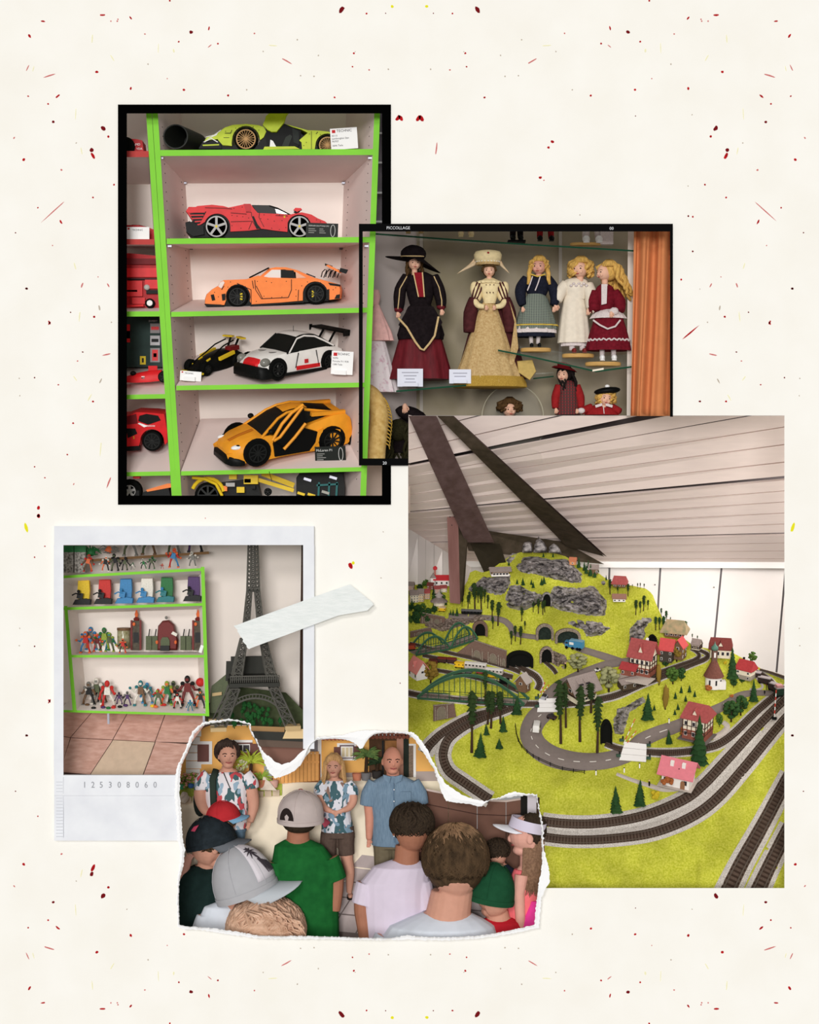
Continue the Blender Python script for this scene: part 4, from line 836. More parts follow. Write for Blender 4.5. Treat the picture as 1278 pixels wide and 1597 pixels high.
skirt(c,'skirt',m_tar,[(13,86),(19,78),(26,58),(33,34),(33,31)],0,-2,.62,13,.05);MB().tube([(0+33.6*math.cos(a)*(1+.05*math.sin(13*a)),-2+21*math.sin(a)*(1+.05*math.sin(13*a)),37)for a in[2*math.pi*i/48 for i in range(49)]],1.2,6).build('ribbon',M('yellow_ribbon',(206,174,76),.6),c)
skirt(c,'jacket',m_navy,[(13,82),(17,90),(21,104),(18,112),(7,117)],2,0,.65,3,.03)
for s_ in(-1,1):sleeve(c,m_navy,[(s_*16+2,0,110),(s_*25+2,-3,96),(s_*27+3,-8,80),(s_*24+3,-12,68)],(8,9,6));hand(c,s_*24+3,-14,62,3.4)
MB().tube([(-9,-12,116),(2,-15,112),(14,-11,116)],1.2,6).build('collar_trim',M('yellow_ribbon',(206,174,76),.6),c)
for x in(-8,4):MB().tube([(x+2,-15,112),(x-2,-17,100),(x-6,-16,90)],1,6).build('bow_ribbon',m_lace,c)
head(c,4,-8,127,11.5,yaw=-14,skin=M('rosy_skin',(214,158,138),.5));hair(c,m_blond,5,-5,129,12.4,n=14,length=.9,curl=.3,seed=6)
for s_ in(-1,1):MB().tube([(4+s_*12,-8,128),(4+s_*15,-10,118),(4+s_*15,-12,108),(4+s_*17,-12,100)],[3.4,3.6,3.2,2],8).build('plait',m_blond,c,smooth=True)
# 4 -- white dress doll
m_wsat=M('white_satin',(226,214,196),.5,var=.06,scale=.15);m_rshoe=M('red_shoe',(122,38,36),.35)
c=T('doll','doll with fluffy blond hair in long white satin dress','doll',900,553,112)
stand(c,2,0,1,25,14)
for s_ in(-1,1):MB().tube([(s_*8,-4,20),(s_*8,-5,6)],[5,4.4],10).build('stocking',m_lace,c,smooth=True);shoe(c,s_*8+3,-9,2,m_rshoe,11,8,7)
skirt(c,'pantaloons',m_lace,[(18,24),(20,16),(20,13),(15,14)],-4,0,.6,16,.06)
skirt(c,'dress',m_wsat,[(15,92),(17,84),(21,60),(24,34),(25,18),(23,18)],-4,0,.66,11,.05);skirt(c,'bodice',m_wsat,[(16,86),(19,98),(22,108),(17,116),(7,120)],-1,0,.66,8,.03)
for i in range(7):MB().ell((-10+i*4,-14,106+(i%2)*3),(2.6,2,2),8,6).build('ruffle',m_lace,c,smooth=True)
sleeve(c,m_wsat,[(-16,0,110),(-26,-3,96),(-30,-8,82)],(9,10,6));hand(c,-33,-9,75,5);sleeve(c,m_wsat,[(16,-2,108),(22,-8,90),(22,-14,74),(18,-16,68)],(10,11,8));hand(c,16,-18,66,4)
head(c,4,-8,131,12.4,yaw=-24);hair(c,m_blond,6,-4,134,13.8,n=30,length=1.5,curl=.6,seed=8,thick=.28)
# 5 -- burgundy doll, side-on
m_bvel=M('wine_velvet',(108,24,36),.8,var=.22,scale=.2)
c=T('doll','doll with long wavy blond hair turned sideways in wine red dress','doll',946,567,100)
stand(c,-5,0,2,28,15)
for s_ in(-1,1):shoe(c,s_*9-2+4,-6+s_*-2,4,white,12,9,9,'boot');MB().tube([(s_*9+2,-4,26),(s_*9+2,-4,12)],4,10).build('stocking',m_lace,c,smooth=True)
skirt(c,'skirt',m_bvel,[(14,82),(22,72),(30,46),(35,24),(35,20),(30,21)],4,0,.66,9,.05)
MB().tube([(4+33.4*math.cos(a)*(1+.04*math.sin(9*a)),22*math.sin(a)*(1+.04*math.sin(9*a)),36+1.4*math.sin(a*26))for a in[2*math.pi*i/90 for i in range(91)]],1.4,6).build('lace_trim',m_lace,c)
MB().tube([(-22,-17,66),(-12,-21,58),(0,-22,52),(12,-21,56),(20,-18,66)],1.5,6).build('apron_lace',m_lace,c);skirt(c,'waist_frill',m_lace,[(15,84),(24,77),(28,70),(26,70)],3,0,.66,18,.07)
skirt(c,'bodice',m_bvel,[(14,80),(17,96),(19,108),(12,120),(6,124)],-2,0,.66,3,.03)
MB().prism([(-9,122),(0,122),(-1,92),(-9,90)],-16,-11).build('lace_jabot',m_lace,c)
for s_ in(-1,1):sleeve(c,m_bvel,[(s_*14-2,-1,112),(s_*20,-4,96),(s_*19,-11,82)],(8,10,9));
MB().ell((10,-15,80),(8,6,6),12,7,wob=lambda p:1+.12*math.sin(p.x*2.4)).build('lace_cuff',m_lace,c,smooth=True);hand(c,6,-19,76,4)
head(c,-4,-6,140,11.5,yaw=-58);hair(c,m_blond,4,-4,142,14,n=34,length=3.4,curl=.55,seed=9,lean=1.3,thick=.3,arcdeg=(30,250))
# 6, 7 -- lower corner dolls
c=T('doll','doll with long black hair in red tartan coat and red hat','doll',886,690,130)
skirt(c,'coat',m_rtar,[(20,43),(19,60),(16,76),(17,86),(10,94),(5,97)],0,0,.65,5,.05)
for s_ in(-1,1):sleeve(c,M('red_wool',(146,34,36),.85,var=.15,scale=.3),[(s_*13,0,88),(s_*19,-3,70),(s_*20,-6,53)],(7,7,5));hand(c,s_*19,-8,50,3.6)
head(c,-8,-6,104,9.5,yaw=-20);hair(c,m_dkhair,-4,-3,106,11,n=26,length=3.2,curl=.25,seed=12,lean=.6,arcdeg=(60,330))
MB().sheet([[(-6+rr*math.cos(a),-6+rr*.8*math.sin(a),z-.2*rr*math.cos(a))for a in[2*math.pi*i/24 for i in range(24)]]for rr,z in((20,113),(16,116),(11,117),(10,123),(.1,125))],closed=True).build('hat',M('red_felt',(118,26,32),.85),c,smooth=True)
c=T('doll','blond doll in red coat with tilted black beret','doll',943,690,125)
m_rwool=M('red_wool',(146,34,36),.85,var=.15,scale=.3)
skirt(c,'coat',m_rwool,[(27,43),(25,46),(21,52),(12,58),(6,61)],-4,0,.6,5,.03)
for s_ in(-1,1):sleeve(c,m_rwool,[(s_*16-4,0,54),(s_*24-6,-4,51),(s_*30-6,-8,48)],(7,6,5));MB().box(s_*8-2,-13,57,11,2,4,(0,s_*.3,0)).build('collar',m_lace,c)
MB().ell((-37,-12,49),(6,5,4.5),12,7).build('lace_cuff',m_lace,c,smooth=True);hand(c,-44,-14,49,3);MB().bar((-3,-14,56),(-2,-17,44),1.2,1,up=(0,1,0)).build('coat_edge',m_lace,c)
head(c,1,-7,67,10.6,yaw=8,tilt=10);hair(c,m_blond,2,-4,68,11.6,n=18,length=1.2,curl=.5,seed=14,thick=.26)
MB().ell((4,-5,80),(21,16,6),20,8,rot=(0,-.12,0),wob=lambda p:1+.04*noise.noise(p*.2)).build('beret',black,c,smooth=True);MB().ell((4,-6,87),(4,4,3),10,7).build('pompom',white,c,smooth=True)
# 8 -- bottom doll under clear dome, dark doll, pink gown, cane chair
c=T('doll','brown-haired doll head low in the cabinet beside a clear dome','doll',797,700,150)
head(c,-2,-4,60,11,yaw=10);hair(c,m_brown,-2,-1,63,13,n=26,length=.9,curl=.7,seed=20,thick=.3);skirt(c,'collar',m_plum,[(11,50),(9,53),(5,55)],-2,2,.7,8,.05)
dm=T('plastic_dome','clear plastic dome behind the brown-haired doll head','dome',800,720,176)
o=MB().lathe([(46,0),(48,40),(46,76),(38,100),(22,115),(.1,121)],32,(0,0,0),sy=.6).build('dome_shell',M('dome_plastic',(226,222,206),.1,alpha=.12),dm,smooth=True)
MB().tube([(48*math.cos(a),-2,70+50*math.sin(a))for a in[math.pi*i/20 for i in range(21)]],.9,6).build('dome_rim',M('dome_edge',(186,180,158),.3),dm)
c=T('doll','dark-haired doll in black beside the gold cane chair','doll',634,740,178)
skirt(c,'dress',m_vel,[(24,34),(22,50),(18,70),(10,88)],0,0,.6,9,.06);m_frond=M('dark_fur',(44,42,26),.9,var=.4,scale=.6)
hair(c,m_frond,-12,-16,66,15,n=30,length=3.6,curl=.5,seed=23,thick=.22,fringe=False);MB().ell((8,-8,93),(26,15,12),18,9,rot=(0,.35,0),wob=lambda p:1+.08*noise.noise(p*.3)).build('hat',m_vel,c,smooth=True);hand(c,-2,-20,104,6)
c=T('doll','doll gown of pink and white flowered tulle beside the green upright','doll',592,612,130)
m_pink=M('pink_tulle',(216,170,164),.8,var=.1,scale=.15);m_tul=M('flowered_tulle',(222,212,214),.8,rgb2=(196,150,168),scale=.14,contrast=(.55,.75))
skirt(c,'overskirt',m_pink,[(4,136),(10,118),(18,94),(20,80)],-4,-6,.6,12,.08,lean=6);skirt(c,'skirt',m_tul,[(6,120),(14,90),(22,50),(28,10),(30,0)],-10,0,.6,14,.07,lean=10);skirt(c,'bodice',m_pink,[(5,134),(8,150),(5,160)],-6,0,.7,3,.02)
c=T('cane_chair','gold cane doll chair with curved fringed armrest low in the cabinet','doll chair',590,735,80)
m_cane=M('gold_cane',(212,180,116),.55,rgb2=(186,148,82),scale=.15,bump=.3,bscale=.4)
ap=smoothpath([(-34,4,128),(-16,0,124),(-4,-2,110),(2,-4,88),(0,-4,60),(-3,-4,34),(-4,-4,13)],5)
MB().tube(ap,[lerp(11,15,min(1,i/12))for i in range(len(ap))],14).build('curved_arm',m_cane,c,smooth=True)
for i in range(5):MB().tube([(-28+i*1.5,2,100-i*20),(-14,0,112-i*19)],1.6,6).build('spindle',m_cane,c)
for i in range(16):
 p=ap[min(len(ap)-1,8+i)];MB().tube([(p.x+13,p.y-4,p.z),(p.x+19,p.y-6,p.z-4),(p.x+20,p.y-6,p.z-10)],[1.4,1.0,.5],5).build('fringe_tuft',m_fringe,c)
for i in range(2):MB().ell((-26+i*3,-4,46-i*20),(9,6,10),12,8).build('seat_pad',M('grey_blue_cloth',(168,172,190),.8),c,smooth=True)
# feet on the top shelf
def feet(label,u,v,sm,base=None,sock=None,h=30,sw=8):
 c=T('doll',label,'doll',u,v,110)
 for s_ in(-1,1):
  shoe(c,s_*sw,-6,1,sm,13,9,8);MB().tube([(s_*sw,-1,6),(s_*sw*.9,0,h)],[4.5,5.5],10).build('leg',sock or m_skin,c,smooth=True)
 if base:MB().box(0,0,0,sw*4.6,22,3).build('base_plate',base,c)
 skirt(c,'skirt_hem',m_lace if sock is None else sock,[(20,h+8),(22,h-2)],0,0,.6,9,.06)
feet('doll on the top glass shelf with gold slippers',647,366,m_goldc,h=28,sw=10);feet('doll on the top glass shelf with cream slippers',727,371,m_cream,h=28)
feet('doll on a black base plate on the top glass shelf',806,377,coal,base=black,sock=m_vel,h=26,sw=6);feet('doll with red stockings and black shoes on the top glass shelf',851,378,coal,sock=m_rwool,h=26,sw=9)
c=T('doll','doll with white boots standing on wood on the top glass shelf','doll',918,382,110)
for s_ in(-1,1):shoe(c,s_*10+6,-4,2,white,16,12,11,'boot');MB().tube([(s_*10+6,0,8),(s_*9+6,0,40)],6,10).build('leg',m_lace,c,smooth=True)
MB().lathe([(24,-2),(25,0),(24,2)],24,(-4,0,1),sy=.45).build('wooden_stand',m_wood,c)
MB().box(28,-2,14,20,14,28).build('white_block',m_lace,c)
# cards
def dcard(label,u,v,w,h,lines):
 c=T('name_card',label,'label card',u,v,84);MB().box(0,1,h/2,w,1.2,h).build('panel',M('card_blue_white',(222,224,236),.7),c);MB().box(0,-3,3,w*.6,6,6).build('card_foot',M('card_blue_white',(222,224,236),.7),c)
 for i,s_ in enumerate(lines):MB().box(0,.2,h-6-i*5,s_,.4,1.3).build('print_line',M('faint_ink',(160,160,172),.8),c)
dcard('white name card at the hem of the black and burgundy doll',640,603,40,28,[26,20,14,18]);dcard('white name card at the hem of the gold gown doll',718,598,34,22,[22,18])
# ================================================================ model railway room
rnd=random.Random(21)
def dep(u,v):
 d=30+0.72*(1385-v)
 if v>1322:d=30+.72*63-.42*(v-1322)
 if u>1090:
  e=(u-1130)+(v-1385)*.56
  if-70<e<0:d-=9*math.sin(math.pi*(e+70)/70)
 d+=7*noise.noise((u*.013,v*.016,1.3))+3*noise.noise((u*.04,v*.05,4.1))
 # rounded crowns on the hillside
 for cu,cv,ru,rv,h in((850,900,90,40,26),(770,930,60,40,12),(985,935,45,45,18),(900,975,70,40,12),(1010,1130,60,35,8),(930,1235,140,50,10),(800,1190,70,60,9),(670,1120,40,40,10),(915,1130,45,40,10)):
  q=((u-cu)/ru)**2+((v-cv)/rv)**2
  if q<1:d-=h*(1-q)**2*1.7
 return d
def G(u,v,lift=0.0):return Wp(u,v,dep(u,v)-lift)
SKY=[(600,908),(640,912),(690,912),(722,918),(730,905),(733,893),(742,889),(752,893),(764,890),(780,878),(795,868),(812,861),(845,861),(866,863),(884,868),(897,879),(915,888),(933,893),(945,902),(962,911),(985,913),(1008,918),(1018,926),(1025,945),(1036,968),(1048,986),(1062,992),(1078,1004),(1096,1010),(1140,1016),(1165,1030),(1190,1044),(1210,1051),(1240,1057)]
m_grass=M('static_grass',(164,168,40),.95,rgb2=(206,204,82),scale=.35,bump=.5,bscale=1.0,contrast=(.3,.7),detail=8)
patchy(m_grass,.02,.2)
def dist_torn(u,v):return inpoly(u,v,TIN)
# terrain grid, left open where the torn print stands in front
b=MB();idx={};us=[633+i*4.02 for i in range(149)];NV=118
for i,u in enumerate(us):
 vt=ipl(SKY,u)
 for j in range(NV+1):
  v=vt+(1392-vt)*(j/NV);idx[i,j]=len(b.v);b.v.append(tuple(G(min(max(u,634),1229),v)))
for i in range(len(us)-1):
 for j in range(NV):
  vt=ipl(SKY,us[i]);vm=vt+(1392-vt)*((j+.5)/NV);um=us[i]+2
  ins=sum(inpoly(um+a,vm+c2,TIN)for a,c2 in((0,0),(-3,-3),(3,-3),(3,3),(-3,3)))
  if ins>=2:continue
  b.f.append((idx[i,j],idx[i,j+1],idx[i+1,j+1],idx[i+1,j]));b.fm.append(0)
lu_=[548+i*4.4 for i in range(20)]
for i,u in enumerate(lu_):
 vt=ipl(SKY,u)
 for j in range(41):idx['l',i,j]=len(b.v);b.v.append(tuple(G(u,vt+(1128-vt)*j/40)))
for i in range(len(lu_)-1):
 for j in range(40):b.f.append((idx['l',i,j],idx['l',i,j+1],idx['l',i+1,j+1],idx['l',i+1,j]));b.fm.append(0)
terr=b.build('layout_terrain',m_grass,smooth=True)
tag(terr,'yellow-green grassy model railway landscape with a mountain','model landscape')
# ---- room
m_ceil=M('ceiling_board',(240,222,214),.7,var=.03,scale=.02,stretch=(1,1,8));m_gap=M('joint_dark',(104,96,96),.8)
KS=[(0,600,400),(1,729,612),(2,801,749),(3,848,835),(3.7,876,878)]
def cb_(s,u):
 l=ipl([(a,b1)for a,b1,c1 in KS],s);r=ipl([(a,c1)for a,b1,c1 in KS],s);return l+(r-l)*(u-637)/587.0
def cd(s):return 12+122*s+30*max(0,s-1)
ceil=root('ceiling','sloping ceiling of pale boards with dark joints over the model railway',None);ceil['kind']='structure'
def clipv(pp,v0=648.3):
 out=[]
 for a,c2 in zip(pp,pp[1:]+pp[:1]):
  if a[1]>=v0:out.append(a)
  if(a[1]-v0)*(c2[1]-v0)<0:t=(v0-a[1])/(c2[1]-a[1]);out.append(tuple(lerp(x,y,t)for x,y in zip(a,c2)))
 return out
def ceil_d(u,v):
 lo,hi=0.0,3.7
 for _ in range(30):
  m=(lo+hi)/2
  if cb_(m,u)<v:lo=m
  else:hi=m
 return cd(lo)
s_=0.0;k=0
while s_<3.69:
 e=min(3.7,s_+.2);g=.012 if(k+1)%5 else.05
 p=[(637.4,cb_(s_,637.4)),(1240,cb_(s_,1240)),(1240,cb_(e-g,1240)),(637.4,cb_(e-g,637.4))];dd=[cd(s_),cd(s_),cd(e-g),cd(e-g)]
 q3=clipv([(p[i][0],p[i][1],dd[i])for i in range(4)])
 if len(q3)>2:MB().layers([[Wp(*q)for q in q3],[Wp(q[0],q[1]-(0 if q[1]<648.6 else 3),q[2]+6)for q in q3]]).build('ceiling_board',m_ceil,ceil)
 q3=clipv([(520,cb_(s_,520),cd(s_)),(637.4,cb_(s_,637.4),cd(s_)),(637.4,cb_(e-g,637.4),cd(e-g)),(520,cb_(e-g,520),cd(e-g))],792)
 if len(q3)>2:MB().layers([[Wp(*q)for q in q3],[Wp(q[0],q[1],q[2]+6)for q in q3]]).build('ceiling_board',m_ceil,ceil)
 s_=e;k+=1
p=[(637.4,cb_(.3,637.4)),(1240,cb_(.3,1240)),(1240,cb_(3.7,1240)),(637.4,cb_(3.7,637.4))];dd=[cd(.3)]*2+[cd(3.7)]*2
q3=clipv([(p[i][0],p[i][1],dd[i]+7)for i in range(4)])
MB().layers([[Wp(*q)for q in q3],[Wp(q[0],q[1],q[2]+4)for q in q3]]).build('ceiling_backing',m_gap,ceil)
m_wallp=M('wall_panel_white',(238,230,226),.7,var=.02,scale=.02)
wb=root('wall_back','white panelled back wall with dark joints behind the railway',None);wb['kind']='structure'
def wq(pts,d,th,nm,mt,par=None):return quadp(pts,d,th).build(nm,mt,par or wb)
xs=[(720,720),(951,945),(1030.5,1018),(1126,1106),(1226,1208),(1300,1290)]
for(a0_,a1_),(b0_,b1_)in zip(xs,xs[1:]):
 wq([(a1_+1.6,1090),(b1_-1.6,1090),(b0_-1.6,886),(a0_+1.6,884)],556,4,'wall_panel',m_wallp)
wq([(700,1100),(1300,1100),(1300,860),(700,860)],562,4,'wall_joint',M('joint_grey',(128,122,124),.7))
wq([(715,884.5),(1260,886.5),(1260,871),(715,872)],541,6,'wall_trim',M('trim_white',(246,242,240),.6))
for u,v in((1022,912),(1114,916)):p=Wp(u,v,555);MB().lathe([(1.2,-1),(1.2,0),(.01,0)],8,(p.x,p.y,p.z),'y').build('screw_head',coal,wb)
wl=root('wall_left','white boarded wall behind the model town',None);wl['kind']='structure'
def wlq(u0,u1,nm,mt,g,th=3):
 t=lambda u:824+(u-637)*.62
 a=[Wp(u0,962,424-g),Wp(u1,962,424-g),Wp(u1,t(u1),ceil_d(u1,t(u1))-3-g),Wp(u0,t(u0),ceil_d(u0,t(u0))-3-g)]
 return MB().hexa(a+[p+Vector((0,th,0))for p in a]).build(nm,mt,wl)
for u0,u1 in((530,622),(622,652.6),(652.6,690.6),(690.6,735)):wlq(u0,u1,'wall_panel',m_wallp,2)
for u in(652.3,664,677,690.3):wlq(u,u+.7,'board_joint',M('joint_pale',(206,198,194),.8),6,1)
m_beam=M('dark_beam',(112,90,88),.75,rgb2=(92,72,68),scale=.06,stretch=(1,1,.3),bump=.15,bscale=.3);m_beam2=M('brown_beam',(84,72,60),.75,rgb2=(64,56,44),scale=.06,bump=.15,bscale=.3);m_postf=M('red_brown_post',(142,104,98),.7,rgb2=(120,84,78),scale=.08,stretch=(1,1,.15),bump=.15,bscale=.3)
def beamq(nm,lab,pts,th,mt):
 o=MB().hexa([Wp(*p)for p in pts]+[Wp(p[0],p[1],p[2]+th)for p in pts]).build(nm,mt);tag(o,lab,'beam');return o
def cpt(u,v,g):return(u,v,ceil_d(u,v)-g)
beamq('roof_beam','broad purple-brown beam slanting down to the wooden post',[cpt(637.5,648.5,40),cpt(681,648.5,40),(771,846,345),(727,846,345)],26,m_beam)
def beams(nm,lab,edge_a,edge_b,g,th,mt):
 b=MB();rows=[]
 for t in[i/8 for i in range(9)]:
  pa=[lerp(edge_a[0][k],edge_a[1][k],t)for k in(0,1)];pb=[lerp(edge_b[0][k],edge_b[1][k],t)for k in(0,1)]
  da=min(ceil_d(*pa),ceil_d(*pb))-g;rows.append((pa,pb,da))
 b.layers([[Wp(*pa,d_),Wp(*pb,d_),Wp(*pb,d_+th),Wp(*pa,d_+th)]for pa,pb,d_ in rows]);o=b.build(nm,mt)
 return o
rb=tag(beams('roof_brace','',((682,648.5),(884,852)),((706,648.5),(943,868)),34,24,m_beam2),'dark beam slanting down across the ceiling towards the hill','beam')
o=beams('beam_edge','',((703,648.5),(938,864)),((708,648.5),(947,868)),36,20,m_beam);o.parent=rb;o.scale=(1,1,1)
beamq('tie_beam','dark horizontal tie beam behind the summit stones',[cpt(722,822,6),cpt(880,845,10),(943,880,500),(731,859,384)],16,m_beam2)
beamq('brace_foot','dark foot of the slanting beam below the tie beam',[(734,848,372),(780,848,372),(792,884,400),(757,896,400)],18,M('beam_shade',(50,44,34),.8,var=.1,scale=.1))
pw=root('wooden_post','square red-brown wooden post rising beside the mountain','post')
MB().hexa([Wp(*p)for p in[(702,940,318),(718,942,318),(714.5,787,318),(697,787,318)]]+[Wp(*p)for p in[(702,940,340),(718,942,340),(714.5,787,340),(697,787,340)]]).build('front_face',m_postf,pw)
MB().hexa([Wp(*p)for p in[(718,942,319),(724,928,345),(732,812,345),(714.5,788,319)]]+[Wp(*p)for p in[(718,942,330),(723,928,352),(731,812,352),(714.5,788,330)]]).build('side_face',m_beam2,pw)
for u,v in((702,806),(709,806),(705,819)):p=Wp(u,v,317.6);MB().lathe([(1,-1),(1,0),(.01,0)],8,(p.x,p.y,p.z),'y').build('peg',coal,pw)
lamp=bpy.data.lights.new('added_fill_lamp','AREA');lamp.energy=40;lamp.size=1.2;lamp.color=(1,.97,.93)  # fill lamp added out of view behind the page to brighten the layout
lo=bpy.data.objects.new('added_fill_lamp',lamp);C.objects.link(lo);lo.location=Wp(1420,800,280)*S;lo.rotation_euler=(Wp(900,1050,260)-Wp(1420,800,280)).to_track_quat('-Z','Y').to_euler()
# ---- ground cover: rocks, roads, tracks
m_rock=M('grey_rock',(182,174,172),.85,rgb2=(60,56,56),scale=.1,stretch=(1,1,2.0),bump=1.0,bscale=.3,contrast=(.36,.66),detail=9);m_rockb=M('brown_rock',(172,154,142),.85,rgb2=(104,90,82),scale=.25,stretch=(1,1,2.2),bump=.9,bscale=.35,contrast=(.38,.62))  # grey rock: dark mottling in the colour also stands in for crevice shade
def rock(lab,poly,bulge=12,mt=None,step=2.4,rough=15):
 x0=min(p[0]for p in poly);x1=max(p[0]for p in poly);y0=min(p[1]for p in poly);y1=max(p[1]for p in poly)
 def edge(x,y):
  m=1e9
  for(ax,ay),(bx,by)in zip(poly,poly[1:]+poly[:1]):
   t=max(0,min(1,((x-ax)*(bx-ax)+(y-ay)*(by-ay))/((bx-ax)**2+(by-ay)**2+1e-9)));m=min(m,math.hypot(x-ax-t*(bx-ax),y-ay-t*(by-ay)))
  return m
 b=MB();ids={};nx=int((x1-x0)/step)+2;ny=int((y1-y0)/step)+2
 for i in range(nx):
  for j in range(ny):
   x=x0+i*step+rnd.uniform(-.8,.8);y=y0+j*step+rnd.uniform(-.8,.8);e=edge(x,y);ins=inpoly(x,y,poly)
   if not ins and e>2.5:continue
   f=min(1,e/9.0)if ins else 0
   q=abs(noise.noise((x*.06+y*.05,y*.13-x*.05,2)))+.5*abs(noise.noise((x*.2,y*.3,7)))
   ids[i,j]=len(b.v);b.v.append(tuple(G(x,y,-1.5+f*(bulge*.6+3)+f*rough*(1.2-2.2*q))))
 for i in range(nx):
  for j in range(ny):
   c4=[(i,j),(i,j+1),(i+1,j+1),(i+1,j)]
   if all(c in ids for c in c4):b.f.append(tuple(ids[c]for c in c4));b.fm.append(0)
 return tag(b.build('rock_face',mt or m_rock),lab,'rock')
def cv(pts,u0,v0,k):return[(u0+x/k,v0+y/k)for x,y in pts]
rock('large grey cliff just below the summit stones',cv([(175,390),(260,270),(400,265),(560,300),(740,290),(800,350),(920,465),(905,570),(780,560),(600,525),(400,470),(230,450)],780,830,7.1),12)
rock('widest grey cliff in the middle of the mountain',cv([(545,700),(600,590),(690,600),(840,620),(1050,590),(1100,660),(1190,760),(1170,930),(1000,930),(800,900),(640,860),(540,800)],780,830,7.1),14)
rock('grey cliff left of the mountain cave',cv([(45,770),(110,590),(220,580),(330,650),(400,660),(490,700),(480,760),(420,800),(300,860),(120,870)],780,830,7.1),12)
rock('grey crag under the alpine hut',cv([(730,620),(830,560),(960,450),(1000,480),(1180,470),(1278,440),(1278,560),(1200,690),(1080,710),(880,640),(780,670)],637,840,7.99),9)
rock('long grey outcrop above the double tunnel mouths',cv([(730,1000),(860,960),(940,980),(1120,990),(1240,1060),(1130,1140),(950,1170),(920,1080),(820,1050)],780,830,7.1),8)
rock('dark grey outcrop behind the half-timbered station',cv([(160,330),(170,150),(270,40),(430,0),(440,60),(350,150),(360,240),(200,420)],960,960,7.518),8)
rock('grey outcrop above the small tunnel by the level crossing',cv([(215,175),(240,100),(300,80),(410,10),(415,60),(320,125),(280,260),(225,250)],900,1080,3.873),8)
rock('pale grey ridge beside the alpine hut',cv([(30,330),(130,250),(215,232),(160,310),(90,355)],780,830,7.1),5)
rock('brown rock beside the black tunnel mouth',cv([(400,340),(540,400),(550,450),(510,545),(400,490)],800,960,6.39),6,m_rockb)
rock('brown rock slope behind the twin arch bridge',cv([(440,990),(800,985),(830,930),(1040,980),(1000,1010),(780,1065),(620,1110),(430,1165),(180,1085),(270,1030)],637,840,7.99),7,m_rockb)
rock('small grey outcrop low on the right slope',cv([(140,240),(170,235),(180,275),(150,290)],900,840,3.873),4)
def stone(lab,poly,d):
 u0=sum(p[0]for p in poly)/len(poly);v0=max(p[1]for p in poly)
 o=MB().prism(rel(poly,u0,v0),-9,9,.35,7).build('summit_stone',m_rock,smooth=50);put(o,u0,v0,d);tag(o,lab,'stone')
stone('squat summit stone leftmost of three on the mountain',[(815,862),(815,853),(818,846),(825,844),(830,847),(831,860),(830,862)],dep(822,861)-18)
stone('tallest pointed summit stone with tiny cross on the mountain',[(832,862),(834,850),(837,842),(843,840),(849,846),(853,854),(854,862)],dep(843,861)-18)
stone('triangular summit stone rightmost of three on the mountain',[(856,862),(857,853),(864,847),(871,852),(876,861),(875,864)],dep(866,863)-18)
p=Wp(840.5,841,dep(843,861)-18);o=MB().bar((0,0,-1),(0,0,5),.7).bar((-1.6,0,3.2),(1.6,0,3.2),.7).build('summit_cross',coal);o.location=p*S;tag(o,'tiny cross on the tallest summit stone','cross')
m_road=M('asphalt',(128,116,110),.85,var=.05,scale=.2);m_bal=M('ballast',(240,232,224),.9,rgb2=(172,162,152),scale=1.1,bump=.6,bscale=1.4,contrast=(.4,.6));m_rail=M('rail_steel',(104,92,82),.4,.4);m_sleep=M('sleeper_brown',(64,50,42),.85);m_bed=M('track_bed',(92,76,66),.9,var=.15,scale=.5);m_path=M('gravel_path',(206,194,184),.9,rgb2=(178,166,156),scale=.8)
def dense(path,n=6):return smoothpath([Vector((p[0],p[1],p[2]if len(p)>2 else 0))for p in path],n)
def normals(pts):
 out=[]
 for i in range(len(pts)):
  a=pts[max(0,i-1)];c2=pts[min(len(pts)-1,i+1)];t=Vector((c2 .x-a.x,c2 .y-a.y));t=t.normalized()if t.length else Vector((1,0));out.append(Vector((-t.y,t.x)))
 return out
def ribbon(pts,lift,half=None,off=0.0,vis=True,th=1.5):
 b=MB();N=normals(pts);rows=[]
 for p,nn in zip(pts,N):
  h=half if half is not None else p.z/2
  rows.append([G(p.x+nn.x*(off+q*h),p.y+nn.y*(off+q*h),lift+(0 if abs(q)<1 else-th))for q in(-1,-.97,0,.97,1)])
 segs=[];cur=[]
 for p,r in zip(pts,rows):
  if inpoly(p.x,p.y,TIN):
   if len(cur)>1:segs.append(cur)
   cur=[]
  else:cur.append(r)
 if len(cur)>1:segs.append(cur)
 for sg in segs:b.sheet(sg)
 return b
road=tag(ribbon(dense([(1000,1028,11),(975,1032,12),(945,1037,13),(915,1048,14),(890,1060,16),(868,1074,19),(856,1090,24),(850,1108,30),(838,1120,33),(830,1134,34),(829,1148,35),(838,1164,35),(858,1178,34),(885,1186,32),(915,1188,28),(945,1186,27),(968,1180,27),(985,1172,26),(1000,1156,24),(1024,1144,22),(1055,1133,20),(1085,1120,18),(1110,1110,16),(1132,1099,14),(1152,1086,12),(1172,1081,10),(1200,1081,9),(1232,1083,9)]),1.0).build('road',m_road,smooth=True),'winding grey model road crossing both level crossings','road');
tag(ribbon(dense([(700,960,8),(775,965,9),(795,975,10),(803,988,8),(838,994,8)]),.8).build('road',m_road,smooth=True),'narrow grey road leading into the left mountain tunnel mouth','road')
tag(ribbon(dense([(880,1000,9),(900,1010,10),(925,1018,11),(950,1026,12),(975,1034,11)]),.9).build('road',m_road,smooth=True),'grey road coming down from the right mountain tunnel mouth','road')
for a,c2,w_ in(((960,1210),(1050,1228),7),((1125,1128),(1105,1150),9)):pass
tag(ribbon(dense([(962,1207,5),(985,1216,6),(1010,1224,7),(1035,1231,8),(1060,1229,9),(1069,1225,8)]),.9).build('garden_path',m_path,smooth=True),'pale gravel path leading to the pink-roofed house','path')
